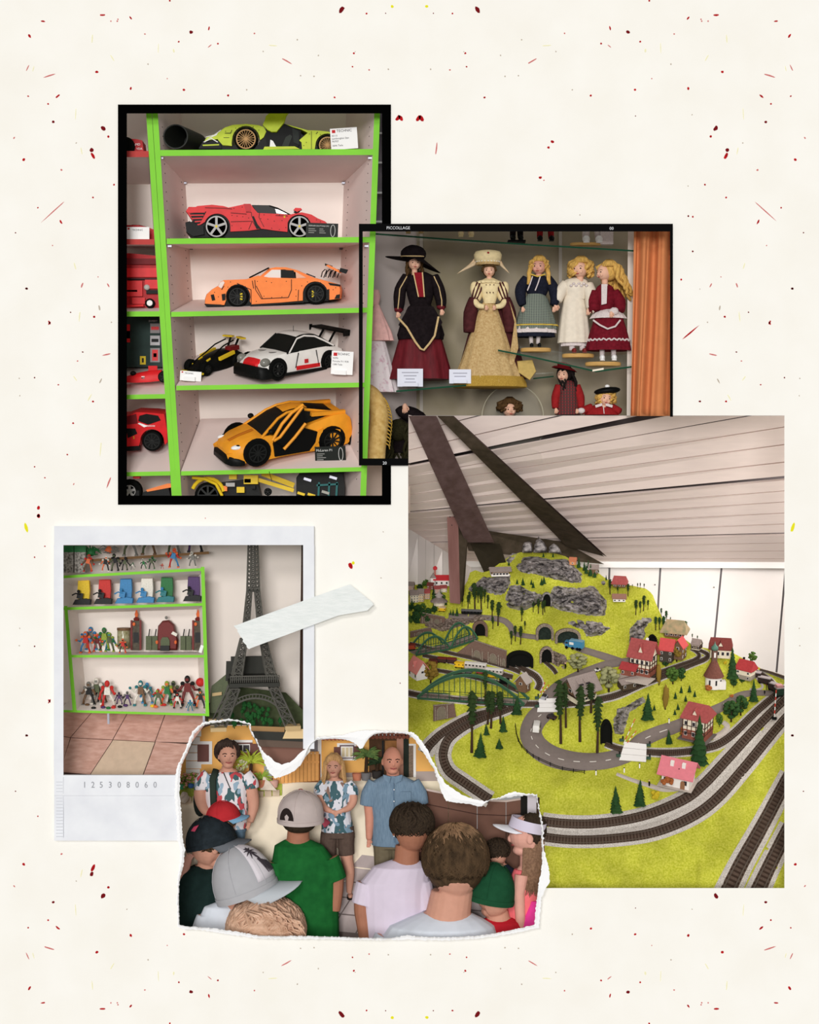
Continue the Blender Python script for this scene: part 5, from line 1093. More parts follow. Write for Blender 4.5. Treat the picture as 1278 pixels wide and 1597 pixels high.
tag(ribbon(dense([(1112,1151,8),(1128,1143,10),(1135,1133,9),(1128,1126,7)]),.9).build('garden_path',m_path,smooth=True),'pale gravel path beside the half-timbered house','path')
tag(ribbon(dense([(1180,1057,3),(1190,1070,4),(1182,1076,4),(1170,1075,4)]),.9).build('garden_path',m_path,smooth=True),'thin sandy path near the steam train','path')
m_mark=M('road_paint',(226,220,210),.8);cl=dense([(868,1074),(858,1090),(851,1108),(838,1120),(830,1134),(829,1148),(838,1164),(858,1178),(885,1186),(915,1188),(945,1186),(968,1180),(985,1172),(1000,1156),(1024,1144),(1055,1133)],6)
for i in range(10,len(cl)-3,5):
 if 60<i<75:continue
 o=ribbon(cl[i:i+3],1.5,.55,0,th=.2).build('lane_dash',m_mark,road);o.scale=(1,1,1)
def track(lab,path,bal=None,single=False,sp=4.0,balm=None,baloff=0.0):
 P=dense(path,8);t=root('railway_track',lab,'railway track','model railway tracks')
 if bal:ribbon([Vector((p.x,p.y,p.z*bal))for p in P],.8,None,baloff).build('ballast',balm or m_bal,t,smooth=True)
 ribbon([Vector((p.x,p.y,p.z*1.02))for p in P],2.4,None).build('track_bed',m_bed,t,smooth=True)
 N=normals(P);acc=0;many=MB();last=None
 for i in range(1,len(P)):
  a,c2=P[i-1],P[i];L=math.hypot(c2 .x-a.x,c2 .y-a.y)
  while acc<L:
   q=acc/L if L else 0;p=a.lerp(c2,q);nn=N[i];acc+=sp*max(.45,p.z/13.0)
   if inpoly(p.x,p.y,TIN):continue
   h=p.z*.47;e0=G(p.x-nn.x*h,p.y-nn.y*h,3.4);e1=G(p.x+nn.x*h,p.y+nn.y*h,3.4)
   bb=many if not single else MB();bb.bar(e0,e1,1.5*p.z/13+.25,1.2,up=(0,-.7,.7))
   if single:bb.build('sleeper',m_sleep,t)
  acc-=L
 if not single and many.v:many.build('sleepers',m_sleep,t)['kind']='stuff'
 for q in(-.31,.31):
  run=[];b=MB()
  for p,nn in zip(P,N):
   if inpoly(p.x,p.y,TIN):
    if len(run)>1:b.tube([r for r,_ in run],[w_ for _,w_ in run],6)
    run=[]
   else:run.append((G(p.x+nn.x*q*p.z,p.y+nn.y*q*p.z,4.6),max(.45,p.z*.055)))
  if len(run)>1:b.tube([r for r,_ in run],[w_ for _,w_ in run],6)
  if b.v:b.build('rail',m_rail,t)
 return t
track('inner main-line track sweeping round the whole front of the layout',[(812,1099,8),(784,1110,9.5),(758,1118,11),(727,1132,12.5),(702,1150,13.5),(693,1167,14),(692,1184,14),(701,1203,14.5),(723,1219,14.5),(745,1234,14.5),(765,1247,14.5),(800,1266,14.5),(846,1280,14.5),(900,1285,14.5),(952,1282,14.5),(1008,1271,15),(1065,1248,16),(1097,1224,16),(1132,1187,15.5),(1180,1135,14.5),(1232,1083,13)],1.9,True,4.6)
track('outer main-line track along the edge of the grassy bank',[(790,1103,8),(756,1112,9.5),(728,1121,11),(695,1140,12),(677,1155,13),(664,1172,13.5),(658,1200,14),(690,1252,14),(760,1290,14),(846,1305,14),(900,1310,14),(965,1307,14.5),(1024,1297,15),(1081,1273,16),(1120,1244,16),(1160,1199,15.5),(1200,1150,14.5),(1234,1110,13)],2.0,True,4.6,None,-1)
track('short front track leaving at the lower corner',[(1133,1395,25),(1156,1348,23),(1190,1287,21),(1232,1208,19)],1.75,True,4.2);track('outermost front track at the very corner of the layout',[(1180,1395,24),(1200,1352,22),(1232,1288,20)],1.7,True,4.2)
track('branch track curving past the half-timbered house',[(945,1160,8),(968,1168,8.5),(1000,1172,9),(1040,1174,10),(1075,1172,10),(1100,1167,11),(1122,1160,12),(1145,1144,12),(1180,1110,11),(1212,1083,10),(1232,1070,9)],1.6)
track('station track running from the arch bridge past the crossing',[(634,1080,8),(660,1085,8),(720,1092,8),(780,1097,8),(830,1098,8),(880,1098,8.5),(915,1094,9),(960,1085,9.5),(1000,1068,9),(1024,1059,8.5),(1053,1047,8),(1080,1036,7.5),(1100,1028,7),(1104,1021,6),(1094,1015,5),(1082,1011,4.5)],1.6)
track('inner station track in front of the half-timbered station',[(985,1074,5),(1004,1059,7),(1032,1048,7),(1060,1038,6.5),(1082,1030,6),(1091,1023,5.5),(1086,1016,4.5),(1078,1012,4)],1.5)
track('yard track leading from the wide tunnel mouth',[(803,1034,7),(818,1044,8),(836,1055,9),(842,1066,9),(838,1076,8)],1.6);track('yard track beside the brick retaining wall',[(640,1003,4),(700,1018,5),(745,1028,6),(790,1040,6.5),(812,1048,7)],1.4)
track('yard track under the white wagons',[(660,1022,5),(715,1034,6),(760,1045,6.5),(800,1056,7)],1.5);track('lowest yard track beside the white house',[(680,1045,5),(730,1054,6),(780,1066,7),(810,1078,7)],1.4)
track('curved track from the small black tunnel mouth',[(850,1032,5),(862,1042,6),(868,1050,6)],1.3);track('far track under the steam train at the right edge',[(1174,1045,5),(1190,1052,6),(1205,1064,7),(1211,1078,8),(1213,1086,8)],1.5);track('far single track behind the steam train',[(1186,1044,3),(1206,1050,4),(1234,1060,5)],1.5)
# ---- model buildings
m_win=M('window_dark',(54,50,52),.3);m_wfr=M('window_frame_white',(232,226,218),.6);m_tim=M('timber_brown',(74,52,42),.75)
def gd(u,v):return dep(u,v)-2
def house(lab,u,v,w,dp,h,rh,wall,roof,yaw=0,tilt=14,k=1.0,hip=0.0,over=.1,win=(3,1),wing=None,timber=False,chim=None,door=None,lower=None,dorm=0,name='model_house',cat='model house',axis='x'):
 c=T(name,lab,cat,u,v,gd(u,v)-dp*.2,(tilt,0,yaw),k=k)
 MB().box(0,0,h/2,w,dp,h).build('walls',wall,c)
 if lower:MB().box(0,0,h*.22,w*1.03,dp*1.03,h*.44).build('ground_storey',lower,c)
 ox=w*over;oy=dp*over
 rw=w/2+ox;rd=dp/2+oy;z0=h-rh*over*.9;z1=h+rh;hx=rw*(1-hip)
 if not hip:
  for s_ in(-1,1):MB().add([(s_*w/2,-dp/2,h),(s_*w/2,dp/2,h),(s_*w/2,0,z1-1),(s_*(w/2-1),-dp/2,h),(s_*(w/2-1),dp/2,h),(s_*(w/2-1),0,z1-1)],[(0,1,2),(3,5,4),(0,2,5,3),(1,4,5,2)]).build('gable',wall,c)
 for s_ in(-1,1):
  MB().hexa([(-rw,s_*rd,z0),(rw,s_*rd,z0),(hx,0,z1),(-hx,0,z1),(-rw,s_*rd,z0+1.4),(rw,s_*rd,z0+1.4),(hx,0,z1+1.6),(-hx,0,z1+1.6)]).build('roof_slope',roof,c)
  if hip:MB().add([(s_*rw,-rd,z0+.6),(s_*rw,rd,z0+.6),(s_*hx,0,z1+.8),(s_*rw,-rd,z0-.6),(s_*rw,rd,z0-.6)],[(0,1,2),(3,4,2),(0,3,2),(1,4,2),(0,1,4,3)]).build('hip_slope',roof,c)
 nx,nz=win
 for i in range(nx):
  for j in range(nz):
   x=lerp(-w*.36,w*.36,i/max(1,nx-1))if nx>1 else 0;z=h*(j+.55)/nz*.95
   o=MB().box(x,-dp/2-.3,z,w*.12+1,.7,h/nz*.42).build('window',m_wfr,c);MB().box(x,-dp/2-.7,z,w*.12,.5,h/nz*.34).build('pane',m_win,o)
 for s_ in(-1,1):
  o=MB().box(s_*(w/2+.3),0,h*.9,.7,dp*.22+1,h*.26).build('window',m_wfr,c);MB().box(s_*(w/2+.7),0,h*.9,.5,dp*.2,h*.22).build('pane',m_win,o)
 if timber:
  for i in range(6):x=lerp(-w/2,w/2,i/5);MB().box(x,-dp/2-.35,h*.62,1.0,.9,h*.76).build('timber',m_tim,c)
  for z in(h*.28,h*.62,h*.98):MB().box(0,-dp/2-.35,z,w,.9,1.0).build('timber',m_tim,c)
  for s_ in(-1,1):
   for i in range(4):y=lerp(-dp/2,dp/2,i/3);MB().box(s_*(w/2+.35),y,h*.62,.9,1.0,h*.76).build('timber',m_tim,c)
   for z in(h*.3,h*.62,h*.98):MB().box(s_*(w/2+.35),0,z,.9,dp,1.0).build('timber',m_tim,c)
 if chim:MB().box(chim[0]*w,chim[1]*dp,z1-rh*abs(chim[1])*1.4+2,w*.07+1,w*.07+1,rh*.5+3).build('chimney',chim[2]if len(chim)>2 else white,c)
 if door:MB().prism([(door[0]*w+x,z)for x,z in([(-w*.08,0),(w*.08,0),(w*.08,h*.5)]+[(w*.08*math.cos(R(a)),h*.5+w*.08*math.sin(R(a)))for a in range(30,180,30)]+[(-w*.08,h*.5)])],-dp/2-1,-dp/2+.2).build('door',door[1],c)
 for i in range(dorm):
  x=lerp(-w*.22,w*.22,i/max(1,dorm-1))if dorm>1 else 0
  MB().prism([(x-w*.1,h),(x+w*.1,h),(x+w*.1,h+rh*.35),(x,h+rh*.75),(x-w*.1,h+rh*.35)],-dp*.44,0).build('dormer',wall,c)
  for s_ in(-1,1):MB().hexa([(x+s_*w*.14,-dp*.5,h+rh*.22),(x,-dp*.5,h+rh*.8),(x,0,h+rh*.8),(x+s_*w*.14,0,h+rh*.22),(x+s_*w*.14,-dp*.5,h+rh*.3),(x,-dp*.5,h+rh*.9),(x,0,h+rh*.9),(x+s_*w*.14,0,h+rh*.3)]).build('dormer_roof',roof,c)
 return c
m_pinkr=M('pink_roof',(222,126,136),.6,var=.05,scale=.2);m_rbr=M('rust_roof',(168,84,82),.65,var=.12,scale=.3);m_brick=M('brick_red',(142,84,70),.8,var=.15,scale=.5);m_crm=M('cream_wall',(234,222,198),.7,var=.04,scale=.2);m_slate=M('slate_roof',(152,138,132),.7,var=.12,scale=.4);m_whw=M('white_wall',(240,234,228),.7);m_dkr=M('dark_red_roof',(124,62,58),.65,var=.12,scale=.4);m_brr=M('bright_red_roof',(206,82,82),.6,var=.08,scale=.3);m_brw=M('brown_timber_wall',(120,92,70),.8,var=.2,scale=.5);m_tanr=M('tan_roof',(196,164,128),.7,rgb2=(140,138,106),scale=.12);m_drw=M('brown_door',(150,108,78),.6)
c=house('white house with plain pink roof and round brown door near the front tracks',1058,1220,40,30,20,17,m_whw,m_pinkr,yaw=-24,tilt=24,over=.16,win=(2,1),door=(.27,m_drw),k=1.1)
for x,y in((-8,-7),(9,-7)):MB().box(x,y,33,5,4,8).build('chimney',m_whw,c)
MB().box(3,-10,27,1.5,1.5,4).build('flue',coal,c);MB().box(0,0,-.4,50,38,1.2).build('plinth',m_path,c)
c=house('half-timbered house with red hipped roof above the pink-roofed house',1088,1148,36,34,36,18,m_crm,m_rbr,yaw=-30,tilt=18,hip=.22,over=.12,win=(3,2),timber=True,lower=m_brick,dorm=1)
MB().box(0,0,-.6,48,46,1.4).build('plinth',M('slab_grey',(112,104,100),.8),c);MB().box(-22,4,1,9,6,14).build('porch',m_brick,c)
# chapel
c=T('model_chapel','small white round chapel with brown cone roof and green onion dome','model chapel',1113,1072,gd(1113,1070),(14,0,0))
MB().lathe([(13,0),(13,20),(12.4,20.5)],18).build('walls',m_whw,c,smooth=40);MB().lathe([(16,19),(15,21),(9,33),(5,42),(4,46)],18).build('roof',M('chapel_roof',(118,76,66),.7,var=.15,scale=.4),c,smooth=40)
MB().box(0,0,52,8,8,18).build('belfry',M('belfry_brown',(112,84,74),.7),c);MB().lathe([(3,60),(5.6,63),(5.4,66),(2.4,69),(.8,72),(.3,75)],14).build('onion_dome',M('copper_green',(92,128,112),.5),c,smooth=True)
MB().box(0,-4.2,54,3,.8,8).build('belfry_opening',m_whw,c);MB().box(11,-4,6,14,12,13).build('side_chapel',m_whw,c)
for a in(-125,-80,-40):MB().box(13*math.cos(R(a)),13*math.sin(R(a)),11,2.6,1.2,8,(0,0,R(a+90))).build('window',m_win,c)
house('cream country house with dark red roof at the far right',1124,1023,32,24,15,14,m_crm,m_dkr,yaw=-10,hip=.15,win=(4,1),dorm=1,k=.98)
house('stone cottage with red roof and dark chimney near the steam train',1164,1057,24,20,16,12,m_crm,M('crimson_roof',(178,62,64),.6,var=.1,scale=.4),yaw=-38,tilt=16,hip=.1,win=(2,2),chim=(-.3,.2,coal),lower=M('rubble_wall',(156,146,132),.85,var=.2,scale=.6))
c=house('large half-timbered station with dusky red roof and white chimney',1003,1050,30,24,28,20,m_crm,m_rbr,yaw=-30,tilt=16,over=.14,win=(4,2),timber=True,lower=m_brick,chim=(.1,.2),dorm=1,k=1.12)
MB().box(-2,-24,-.5,50,28,1.2).build('platform',m_path,c)
house('low brick annex with red roof beside the large station',983,1052,22,18,11,7,m_brick,M('annex_roof',(176,66,68),.6,var=.1,scale=.4),yaw=-30,over=.16,win=(2,1))
house('twin-gabled timber house with bright red roof',1041,1030,18,18,20,13,M('dark_timber',(74,66,58),.8),m_brr,yaw=-22,tilt=16,win=(2,2),timber=False,over=.14,k=1.05);house('rear wing with red roof of the twin-gabled timber house',1060,1026,18,16,20,12,m_brw,m_brr,yaw=62,tilt=16,win=(2,2),over=.14)
house('farmhouse with big tan hipped roof above the red roofs',1053,991,27,20,9,13,m_brw,m_tanr,yaw=-18,hip=.35,over=.22,win=(4,1),k=1.08);house('tiny grey-roofed half-timbered house by the far track',1087,1012,13,11,8,7,m_crm,m_slate,yaw=-30,timber=True,win=(2,1))
c=house('grey-roofed alpine chalet behind the white level crossing',905,1088,38,32,19,19,m_brw,m_slate,yaw=32,tilt=20,over=.2,win=(3,2),lower=m_crm)
for i in range(2):MB().box(-9+i*13,-9,29,8,14,6,(.55,0,0)).build('dormer',m_slate,c);MB().box(-9+i*13,-12.5,28.5,7.4,6,4).build('dormer_window',m_win,c)
for s_ in(-1,1):MB().box(-20,0,10,2,30,1.2).build('balcony',m_tim,c)
house('low dark shed with flat grey roof beside the station',978,1072,24,17,12,3,M('shed_brown',(86,72,58),.8),m_slate,yaw=24,tilt=22,over=.18,win=(2,1));house('open timber hut with pale grey roof at the end of the arch bridge',816,1077,15,18,15,12,m_brw,M('pale_slate',(186,174,168),.7),yaw=58,over=.14,win=(1,1))
house('white gabled house with pink roof beside the twin arch bridge',653,1056,24,20,14,16,m_whw,M('salmon_roof',(222,138,130),.6),yaw=-60,tilt=18,over=.16,win=(2,1),dorm=1)
house('low alpine inn on the mountain shoulder',780,897,28,14,8,4,m_brw,m_slate,yaw=6,over=.12,win=(5,1),lower=m_whw);house('small orange hut near the summit',894,880,10,9,6,4,M('orange_wall',(214,148,104),.7),M('orange_roof',(200,124,92),.7),yaw=-12,win=(1,1));house('mountain chalet with dusky red roof against the white wall',967,914,19,14,6,9,m_brw,m_rbr,yaw=-12,hip=.25,over=.16,win=(3,1));house('white and brown mountain chalet on the green shoulder',966,937,19,12,5,5,m_whw,M('chalet_roof',(150,112,96),.7),yaw=-4,over=.1,win=(3,1));house('dark hut half hidden by firs behind the mountain',926,894,14,10,8,5,m_brw,m_slate,yaw=-8,win=(2,1))
# town behind the post
c=house('red-roofed town church with white gable behind the post',689,913,22,12,9,6,m_whw,M('church_red',(206,56,62),.6),yaw=0,tilt=6,win=(3,1));MB().box(-13,-2,4,8,8,16).build('gable_tower',m_whw,c);MB().add([(-18,-6,12),(-8,-6,12),(-13,-6,20),(-18,2,12),(-8,2,12),(-13,2,20)],[(0,1,2),(3,5,4),(0,2,5,3),(1,4,5,2)]).build('tower_roof',m_slate,c)
MB().box(-10,4,16,3,3,18).build('lookout',M('brick_pale',(190,120,110),.8),c);MB().lathe([(2.5,24),(3.4,25),(3.4,28),(1,30)],10,(-10,4,0)).build('lookout_cap',M('church_red',(206,56,62),.6),c)
for i,(u,v,w,h,mt,rf,lb)in enumerate(((646,939,12,17,m_crm,m_slate,'cream corner house of the model town'),(657,938,9,18,M('sand_wall',(228,204,164),.7),m_slate,'sand-coloured town house with mansard roof'),(666,934,8,14,M('ochre_wall',(206,168,128),.7),m_rbr,'ochre town house in the model row'),(641,921,10,12,M('rose_wall',(206,172,156),.7),m_slate,'rose town house at the picture edge'),(682,925,9,10,M('rose_wall',(206,172,156),.7),m_rbr,'rose town house below the church'),(672,919,9,9,m_brick,m_dkr,'brick town house among the town trees'),(692,923,9,9,m_crm,m_rbr,'cream town house beside the post'))):
 house(lb,u,v,w,8,h*.7,h*.35,mt,rf,yaw=-14 if i%2 else 10,tilt=8,win=(3,3)if h>12 else(2,2))
c=T('model_pavilion','grey-roofed round pavilion in the model town','model pavilion',685,944,gd(685,944),(10,0,0));MB().lathe([(9,0),(9,7),(8,7.5)],12).build('walls',m_crm,c);MB().lathe([(14,6),(13,8),(6,12),(5,13)],12).build('lower_roof',m_slate,c);MB().lathe([(4.5,12),(4.5,15),(7,15.5),(1,21),(.3,23)],12).build('lantern_roof',M('pale_slate',(186,174,168),.7),c)
# ---- masonry: tunnel mouths, walls, viaduct
m_stone=M('portal_stone',(158,144,128),.85,rgb2=(112,98,86),scale=.5,bump=.5,bscale=.6);m_dark=M('tunnel_dark',(22,22,20),.9);m_bwall=M('brown_brick',(126,102,90),.85,rgb2=(104,82,72),scale=.8,bump=.3,bscale=1)
def portal(lab,u,v,w,h,pier=4,d=None,dark=None,yaw=0,outer=True,mt=None):
 c=T('tunnel_portal',lab,'tunnel portal',u,v,(gd(u,v)if d is None else d)-4,(6,0,yaw))
 oph=[(-w/2,0)]+[(-w/2,h*.5)]+[(w/2*math.cos(R(a)),h*.5+h*.5*math.sin(R(a)))for a in range(165,0,-15)]+[(w/2,h*.5),(w/2,0)]
 if outer:
  out=[(-w/2-pier,0),(-w/2-pier,h*.6)]+[((w/2+pier)*math.cos(R(a)),h*.6+(h*.5+pier*.6)*math.sin(R(a)))for a in range(165,0,-15)]+[(w/2+pier,h*.6),(w/2+pier,0)]
  MB().prism(out+oph[::-1],-3,5).build('portal_wall',mt or m_stone,c)
  n=11
  for i in range(n):
   a=math.pi*(i+.5)/n;MB().box((w/2+1.4)*math.cos(a),-3.4,h*.5+(h*.5+1.4)*math.sin(a),2.4,1.6,(w/n)*1.1,(0,math.pi/2-a+math.pi/2,0)).build('arch_stone',mt or m_stone,c)
  for s_ in(-1,1):MB().box(s_*(w/2+pier*.6),-3.6,h*.25,pier*.7,2,h*.5).build('pier',mt or m_stone,c)
 MB().prism(oph,3,6).build('tunnel_mouth',dark or m_dark,c);return c
m_dg=M('tunnel_green_dark',(40,48,42),.9,var=.3,scale=.5)
portal('round stone tunnel mouth left of the blue truck',850,998,20,21,4,dark=m_dg);portal('wide stone tunnel mouth behind the blue truck',886,1003,32,19,4,dark=m_dg)
portal('wide black tunnel mouth at the end of the brick wall',811,1041,34,22,4,mt=m_dark);portal('narrow black tunnel mouth under the rocks',853,1034,16,22,3,mt=m_rockb);portal('black tunnel mouth on the branch track by the crossing',946,1160,14,34,2,mt=m_dark);portal('dark tunnel mouth behind the twin arch bridge',749,992,16,20,4,mt=m_bwall);portal('dark cave between the two big cliffs',853,946,12,20,2,mt=m_rock);portal('dark gap beside the station roof',1018,1012,12,20,1,mt=m_dark)
def wallq(lab,pts,arches=(),th=8,mt=None,lift=3):
 c=root('retaining_wall',lab,'wall');mt=mt or m_bwall
 f=[G(*p,lift)for p in pts];f[2].y=f[1].y+(f[2].y-f[1].y)*.2;f[3].y=f[0].y+(f[3].y-f[0].y)*.2
 MB().hexa([f[0],f[1],f[1]+Vector((0,th,0)),f[0]+Vector((0,th,0)),f[3],f[2],f[2]+Vector((0,th,0)),f[3]+Vector((0,th,0))]).build('wall_face',mt,c)
 MB().bar(f[3]+Vector((0,-1,0)),f[2]+Vector((0,-1,0)),3,1.6,up=(0,0,1)).build('coping',m_stone,c)
 for(t,w,h)in arches:
  q=f[0].lerp(f[1],t);ax=(f[1]-f[0]).normalized();up=Vector((0,0,1));b=MB()
  prof=[(-w/2,1)]+[(-w/2,h*.6)]+[(w/2*math.cos(R(a)),h*.6+h*.4*math.sin(R(a)))for a in range(150,0,-30)]+[(w/2,h*.6),(w/2,1)]
  o=MB().tube([q+ax*x+up*z+Vector((0,-1,0))for x,z in prof],.9,6).build('blind_arch',m_stone,c);
  b.add([q+ax*x+up*z+Vector((0,-.5,0))for x,z in prof],[tuple(range(len(prof)))]);b.build('arch_infill',M('brick_grey',(122,112,96),.85,var=.15,scale=.6),o)
  for s_ in(-1,1):MB().bar(q+ax*s_*(w/2+3)+Vector((0,-1,0)),q+ax*s_*(w/2+3)+up*h*1.05+Vector((0,-1,0)),2).build('pilaster',m_stone,c)
 return c
wallq('brown brick retaining wall with blind arches beside the yard',[(712,1019),(790,1041),(790,1014),(740,998)],((.42,12,15),(.74,12,17),(.95,5,14)));wallq('upper brown wall with two arches below the yellow wagon',[(655,972),(694,977),(694,962),(658,955)],((.28,9,11),(.68,9,11)));wallq('brown wall at the edge behind the twin arch bridge',[(640,995),(675,986),(672,978),(640,985)],((.4,10,6),));wallq('brick abutment with arch under the front arch bridge',[(676,1125),(712,1118),(708,1096),(676,1098)],((.35,16,22),))
# ---- bridges
m_brg=M('bridge_green',(32,74,46),.5);m_brgl=M('bridge_green_pale',(72,116,86),.5)
def arch_pts(a,b2,crown,n=14):return[a.lerp(b2,i/n)+Vector((0,0,crown*4*(i/n)*(1-i/n)))for i in range(n+1)]
def bridge(lab,ua,va,ub,vb,crown,dz,off,hang=10,w=3.2,deck=6):
 c=root('arch_bridge',lab,'model bridge');A=Wp(ua,va,gd(ua,va)-8);B2=Wp(ub,vb,gd(ub,vb)-8)
 O=Vector(off)
 for k_,o_ in((0,Vector((0,0,0))),(1,O)):
  ap=arch_pts(A+o_,B2+o_,crown);b=MB()
  for p,q in zip(ap,ap[1:]):b.bar(p,q,w*.8,w*1.5)
  b.build('arch_rib',m_brg,c)
  b=MB()
  for p,q in zip(ap,ap[1:]):b.bar(p+Vector((0,0,w*.8)),q+Vector((0,0,w*.8)),w*.9,.7)
  b.build('arch_flange',m_brgl,c)
  for i in range(1,hang):
   t=i/hang;p=A.lerp(B2,t)+o_;q=p+Vector((0,0,crown*4*t*(1-t)));MB().bar(p,q,1.2).build('hanger',m_brg,c)
  MB().bar(A+o_+Vector((0,-1,-1)),B2+o_+Vector((0,-1,-1)),2,deck*.6).build('edge_girder',m_brg,c)
  b=MB();
  for i in range(24):t=i/23;p=A.lerp(B2,t)+o_;b.bar(p,p+Vector((0,0,4)),.5)
  b.bar(A+o_+Vector((0,0,4)),B2+o_+Vector((0,0,4)),.6);b.build('railing',coal,c)
 MB().hexa([A+Vector((0,0,-1.5)),B2+Vector((0,0,-1.5)),B2+O+Vector((0,0,-1.5)),A+O+Vector((0,0,-1.5)),A,B2,B2+O,A+O]).build('deck',M('deck_grey',(142,130,120),.8),c)
 for q in(.35,.65):MB().bar(A+O*q+Vector((0,0,1)),B2+O*q+Vector((0,0,1)),.8).build('rail',m_rail,c)
 return c
bridge('long dark green arch bridge carrying the station track',651,1088,818,1099,43,0,(9,14,8),10)
bridge('left span of the twin green arch bridge',649,1021,703,1011,25,0,(-12,14,6),7,2.2,5);bridge('right span of the twin green arch bridge',704,1010,745,996,27,0,(-12,14,6),6,2.2,5)
# ---- level crossings, fence, signals
m_xw=M('crossing_white',(238,234,230),.6);m_xg=M('machine_green',(52,78,62),.6);m_rw=M('barrier_red',(206,70,58),.6)
def crossing(lab,pts,booms,boxes):
 c=root('level_crossing',lab,'level crossing');f=[G(*p,4)for p in pts]
 for i in range(3):
  t0,t1=i/3+.01,(i+1)/3-.01;q=[f[0].lerp(f[3],t0),f[1].lerp(f[2],t0),f[1].lerp(f[2],t1),f[0].lerp(f[3],t1)]
  MB().hexa(q+[p+Vector((0,-1.2,.8))for p in q]).build('deck_panel',m_xw,c)
 for(u0,v0,u1,v1)in booms:
  a=G(u0,v0,5);e=a+Vector(((u1-u0)*1.1,-4,(v0-v1)*1.1));n=6
  o=MB().bar(a,e,1.0).build('barrier_pole',m_xw,c)
  for i in range(1,n,2):MB().bar(a.lerp(e,i/n),a.lerp(e,(i+1)/n),1.25).build('red_band',m_rw,o)
 for(u,v)in boxes:
  p=G(u,v,4);MB().box(p.x,p.y,p.z+2,7,6,4.5).build('barrier_machine',m_xg,c);MB().box(p.x+2,p.y-1,p.z+6,2.4,2,5).build('counterweight',coal,c)
crossing('white planked level crossing behind the white van',[(838,1111),(870,1111),(872,1089),(841,1090)],[(842,1084,850,1064),(846,1082,856,1068)],[(838,1090),(838,1103)]);crossing('white planked level crossing with raised barriers near the pink-roofed house',[(966,1186),(1008,1189),(1009,1161),(975,1157)],[(973,1160,990,1122),(976,1162,992,1140)],[(965,1180),(970,1156),(1012,1184),(1012,1164)])
f=dense([(804,1134),(806,1148),(811,1162),(820,1173),(832,1182),(844,1188),(869,1199),(890,1204),(912,1207)],5)
c=root('road_fence','low dark post-and-rail fence along the bend of the road','fence')
for i in range(0,len(f),4):p=G(f[i].x,f[i].y,1.5);MB().bar(p,p+Vector((0,-1,6.5)),1.1).build('fence_post',coal,c)
for z in(2.6,5):MB().tube([G(p.x,p.y,1.5)+Vector((0,-.8,z))for p in f],.5,5).build('fence_rail',coal,c)
def mast(lab,u,v,h,lean=0):
 c=T('signal_mast',lab,'signal',u,v,gd(u,v),(0,lean,0));MB().box(0,0,2,7,6,4).build('base',coal,c);n=8
 for i in range(n):MB().box(0,0,4+(i+.5)*h/n,1.6,1.6,h/n).build('mast_section',m_rw if i%2 else m_xw,c)
mast('tall red and white signal mast between the right-hand tracks',1208,1122,42,4);
for u,v,lb in((1196,1076,'thin signal post near the steam train'),(1193,1083,'short dark post by the far road')):
 c=T('signal_post',lb,'signal',u,v,gd(u,v));MB().bar((0,0,0),(0,0,16 if 'thin' in lb else 5),1).build('post',coal,c);MB().box(0,-.5,10 if 'thin' in lb else 4,2,1.6,4).build('signal_head',m_rw if 'thin' in lb else coal,c)
for u,v,lb in((930,1209,'white marker post at the road below the fence end'),(974,1205,'white marker post where the gravel path begins'),(998,1198,'white marker post beside the level crossing road'),(1044,1128,'white marker post on the road above the small cone fir')):c=T('marker_post',lb,'road post',u,v,gd(u,v));MB().box(0,0,3.5,1.8,1.8,7).build('post',m_xw,c);MB().box(0,0,7.4,2.2,2.2,1).build('cap',coal,c)
# ---- vehicles
def mcar(lab,u,v,L,w,h,yaw,mt,van=False,tilt=20,name='model_car'):
 c=T(name,lab,'model car',u,v,gd(u,v)-1,(tilt,0,yaw));hull(c,'body',mt,[(-L/2,1,h*.5,w*.44,w*.38),(-L*.4,.8,h*(.95 if van else.55),w*.5,w*.42),(L*.4,.8,h*(1 if van else.6),w*.5,w*.44),(L/2,1,h*(.9 if van else.5),w*.46,w*.4)])
 if not van:cabin(c,'cabin',m_win,[(-L*.22,h*.55),(-L*.1,h),(L*.18,h),(L*.34,h*.55)],h*.55,w*.42,.3)
 else:
  for s_ in(-1,1):MB().box(L/2+.2,s_*w*.2,h*.66,.6,w*.26,h*.3).build('rear_window',m_win,c);MB().box(0,s_*w*.5,h*.7,L*.6,.5,h*.24).build('side_window',m_win,c)
 for x in(-L*.3,L*.3):
  for s_ in(-1,1):MB().lathe([(h*.2,-.8),(h*.2,.8),(.01,.8)],10,(x,s_*w*.46,h*.2),'y').build('wheel',m_tyre,c)
 return c
mcar('white model van on the winding road',837,1138,20,11,12,80,m_wht,True,26);mcar('dark model car waiting at the white crossing',861,1120,15,9,7,152,M('car_brown',(62,46,44),.4),False,26);mcar('silver model car above the white crossing',849,1089,13,8,7,62,M('car_silver',(196,196,202),.35,.2),False,24);mcar('tiny white model car near the low shed',932,1046,9,6,4.5,20,m_wht,False,20);mcar('tiny white model car on the far road',1133,1100,8,5,4.5,-30,m_wht,False,20)
c=T('model_truck','blue model truck leaving the wide tunnel mouth','model truck',897,1012,gd(897,1010)-6,(16,0,-26));m_blu=M('truck_blue',(70,134,170),.5)
MB().box(3,0,9,22,10,11).build('trailer',m_blu,c);MB().box(3,0,14.6,22,10,.8).build('trailer_roof',M('truck_pale',(128,170,190),.5),c);MB().box(-12,0,7.5,6,9.5,10).build('cab',m_blu,c);MB().box(-4,-5.2,10,7,.6,4).build('side_print',m_wht,c);MB().box(-12,-4.9,10,4,.6,3).build('cab_window',m_win,c)
for x in(-12,-2,6,10):MB().lathe([(2.4,-1),(2.4,1),(.01,1)],10,(x,-4.6,2.4),'y').build('wheel',m_tyre,c)
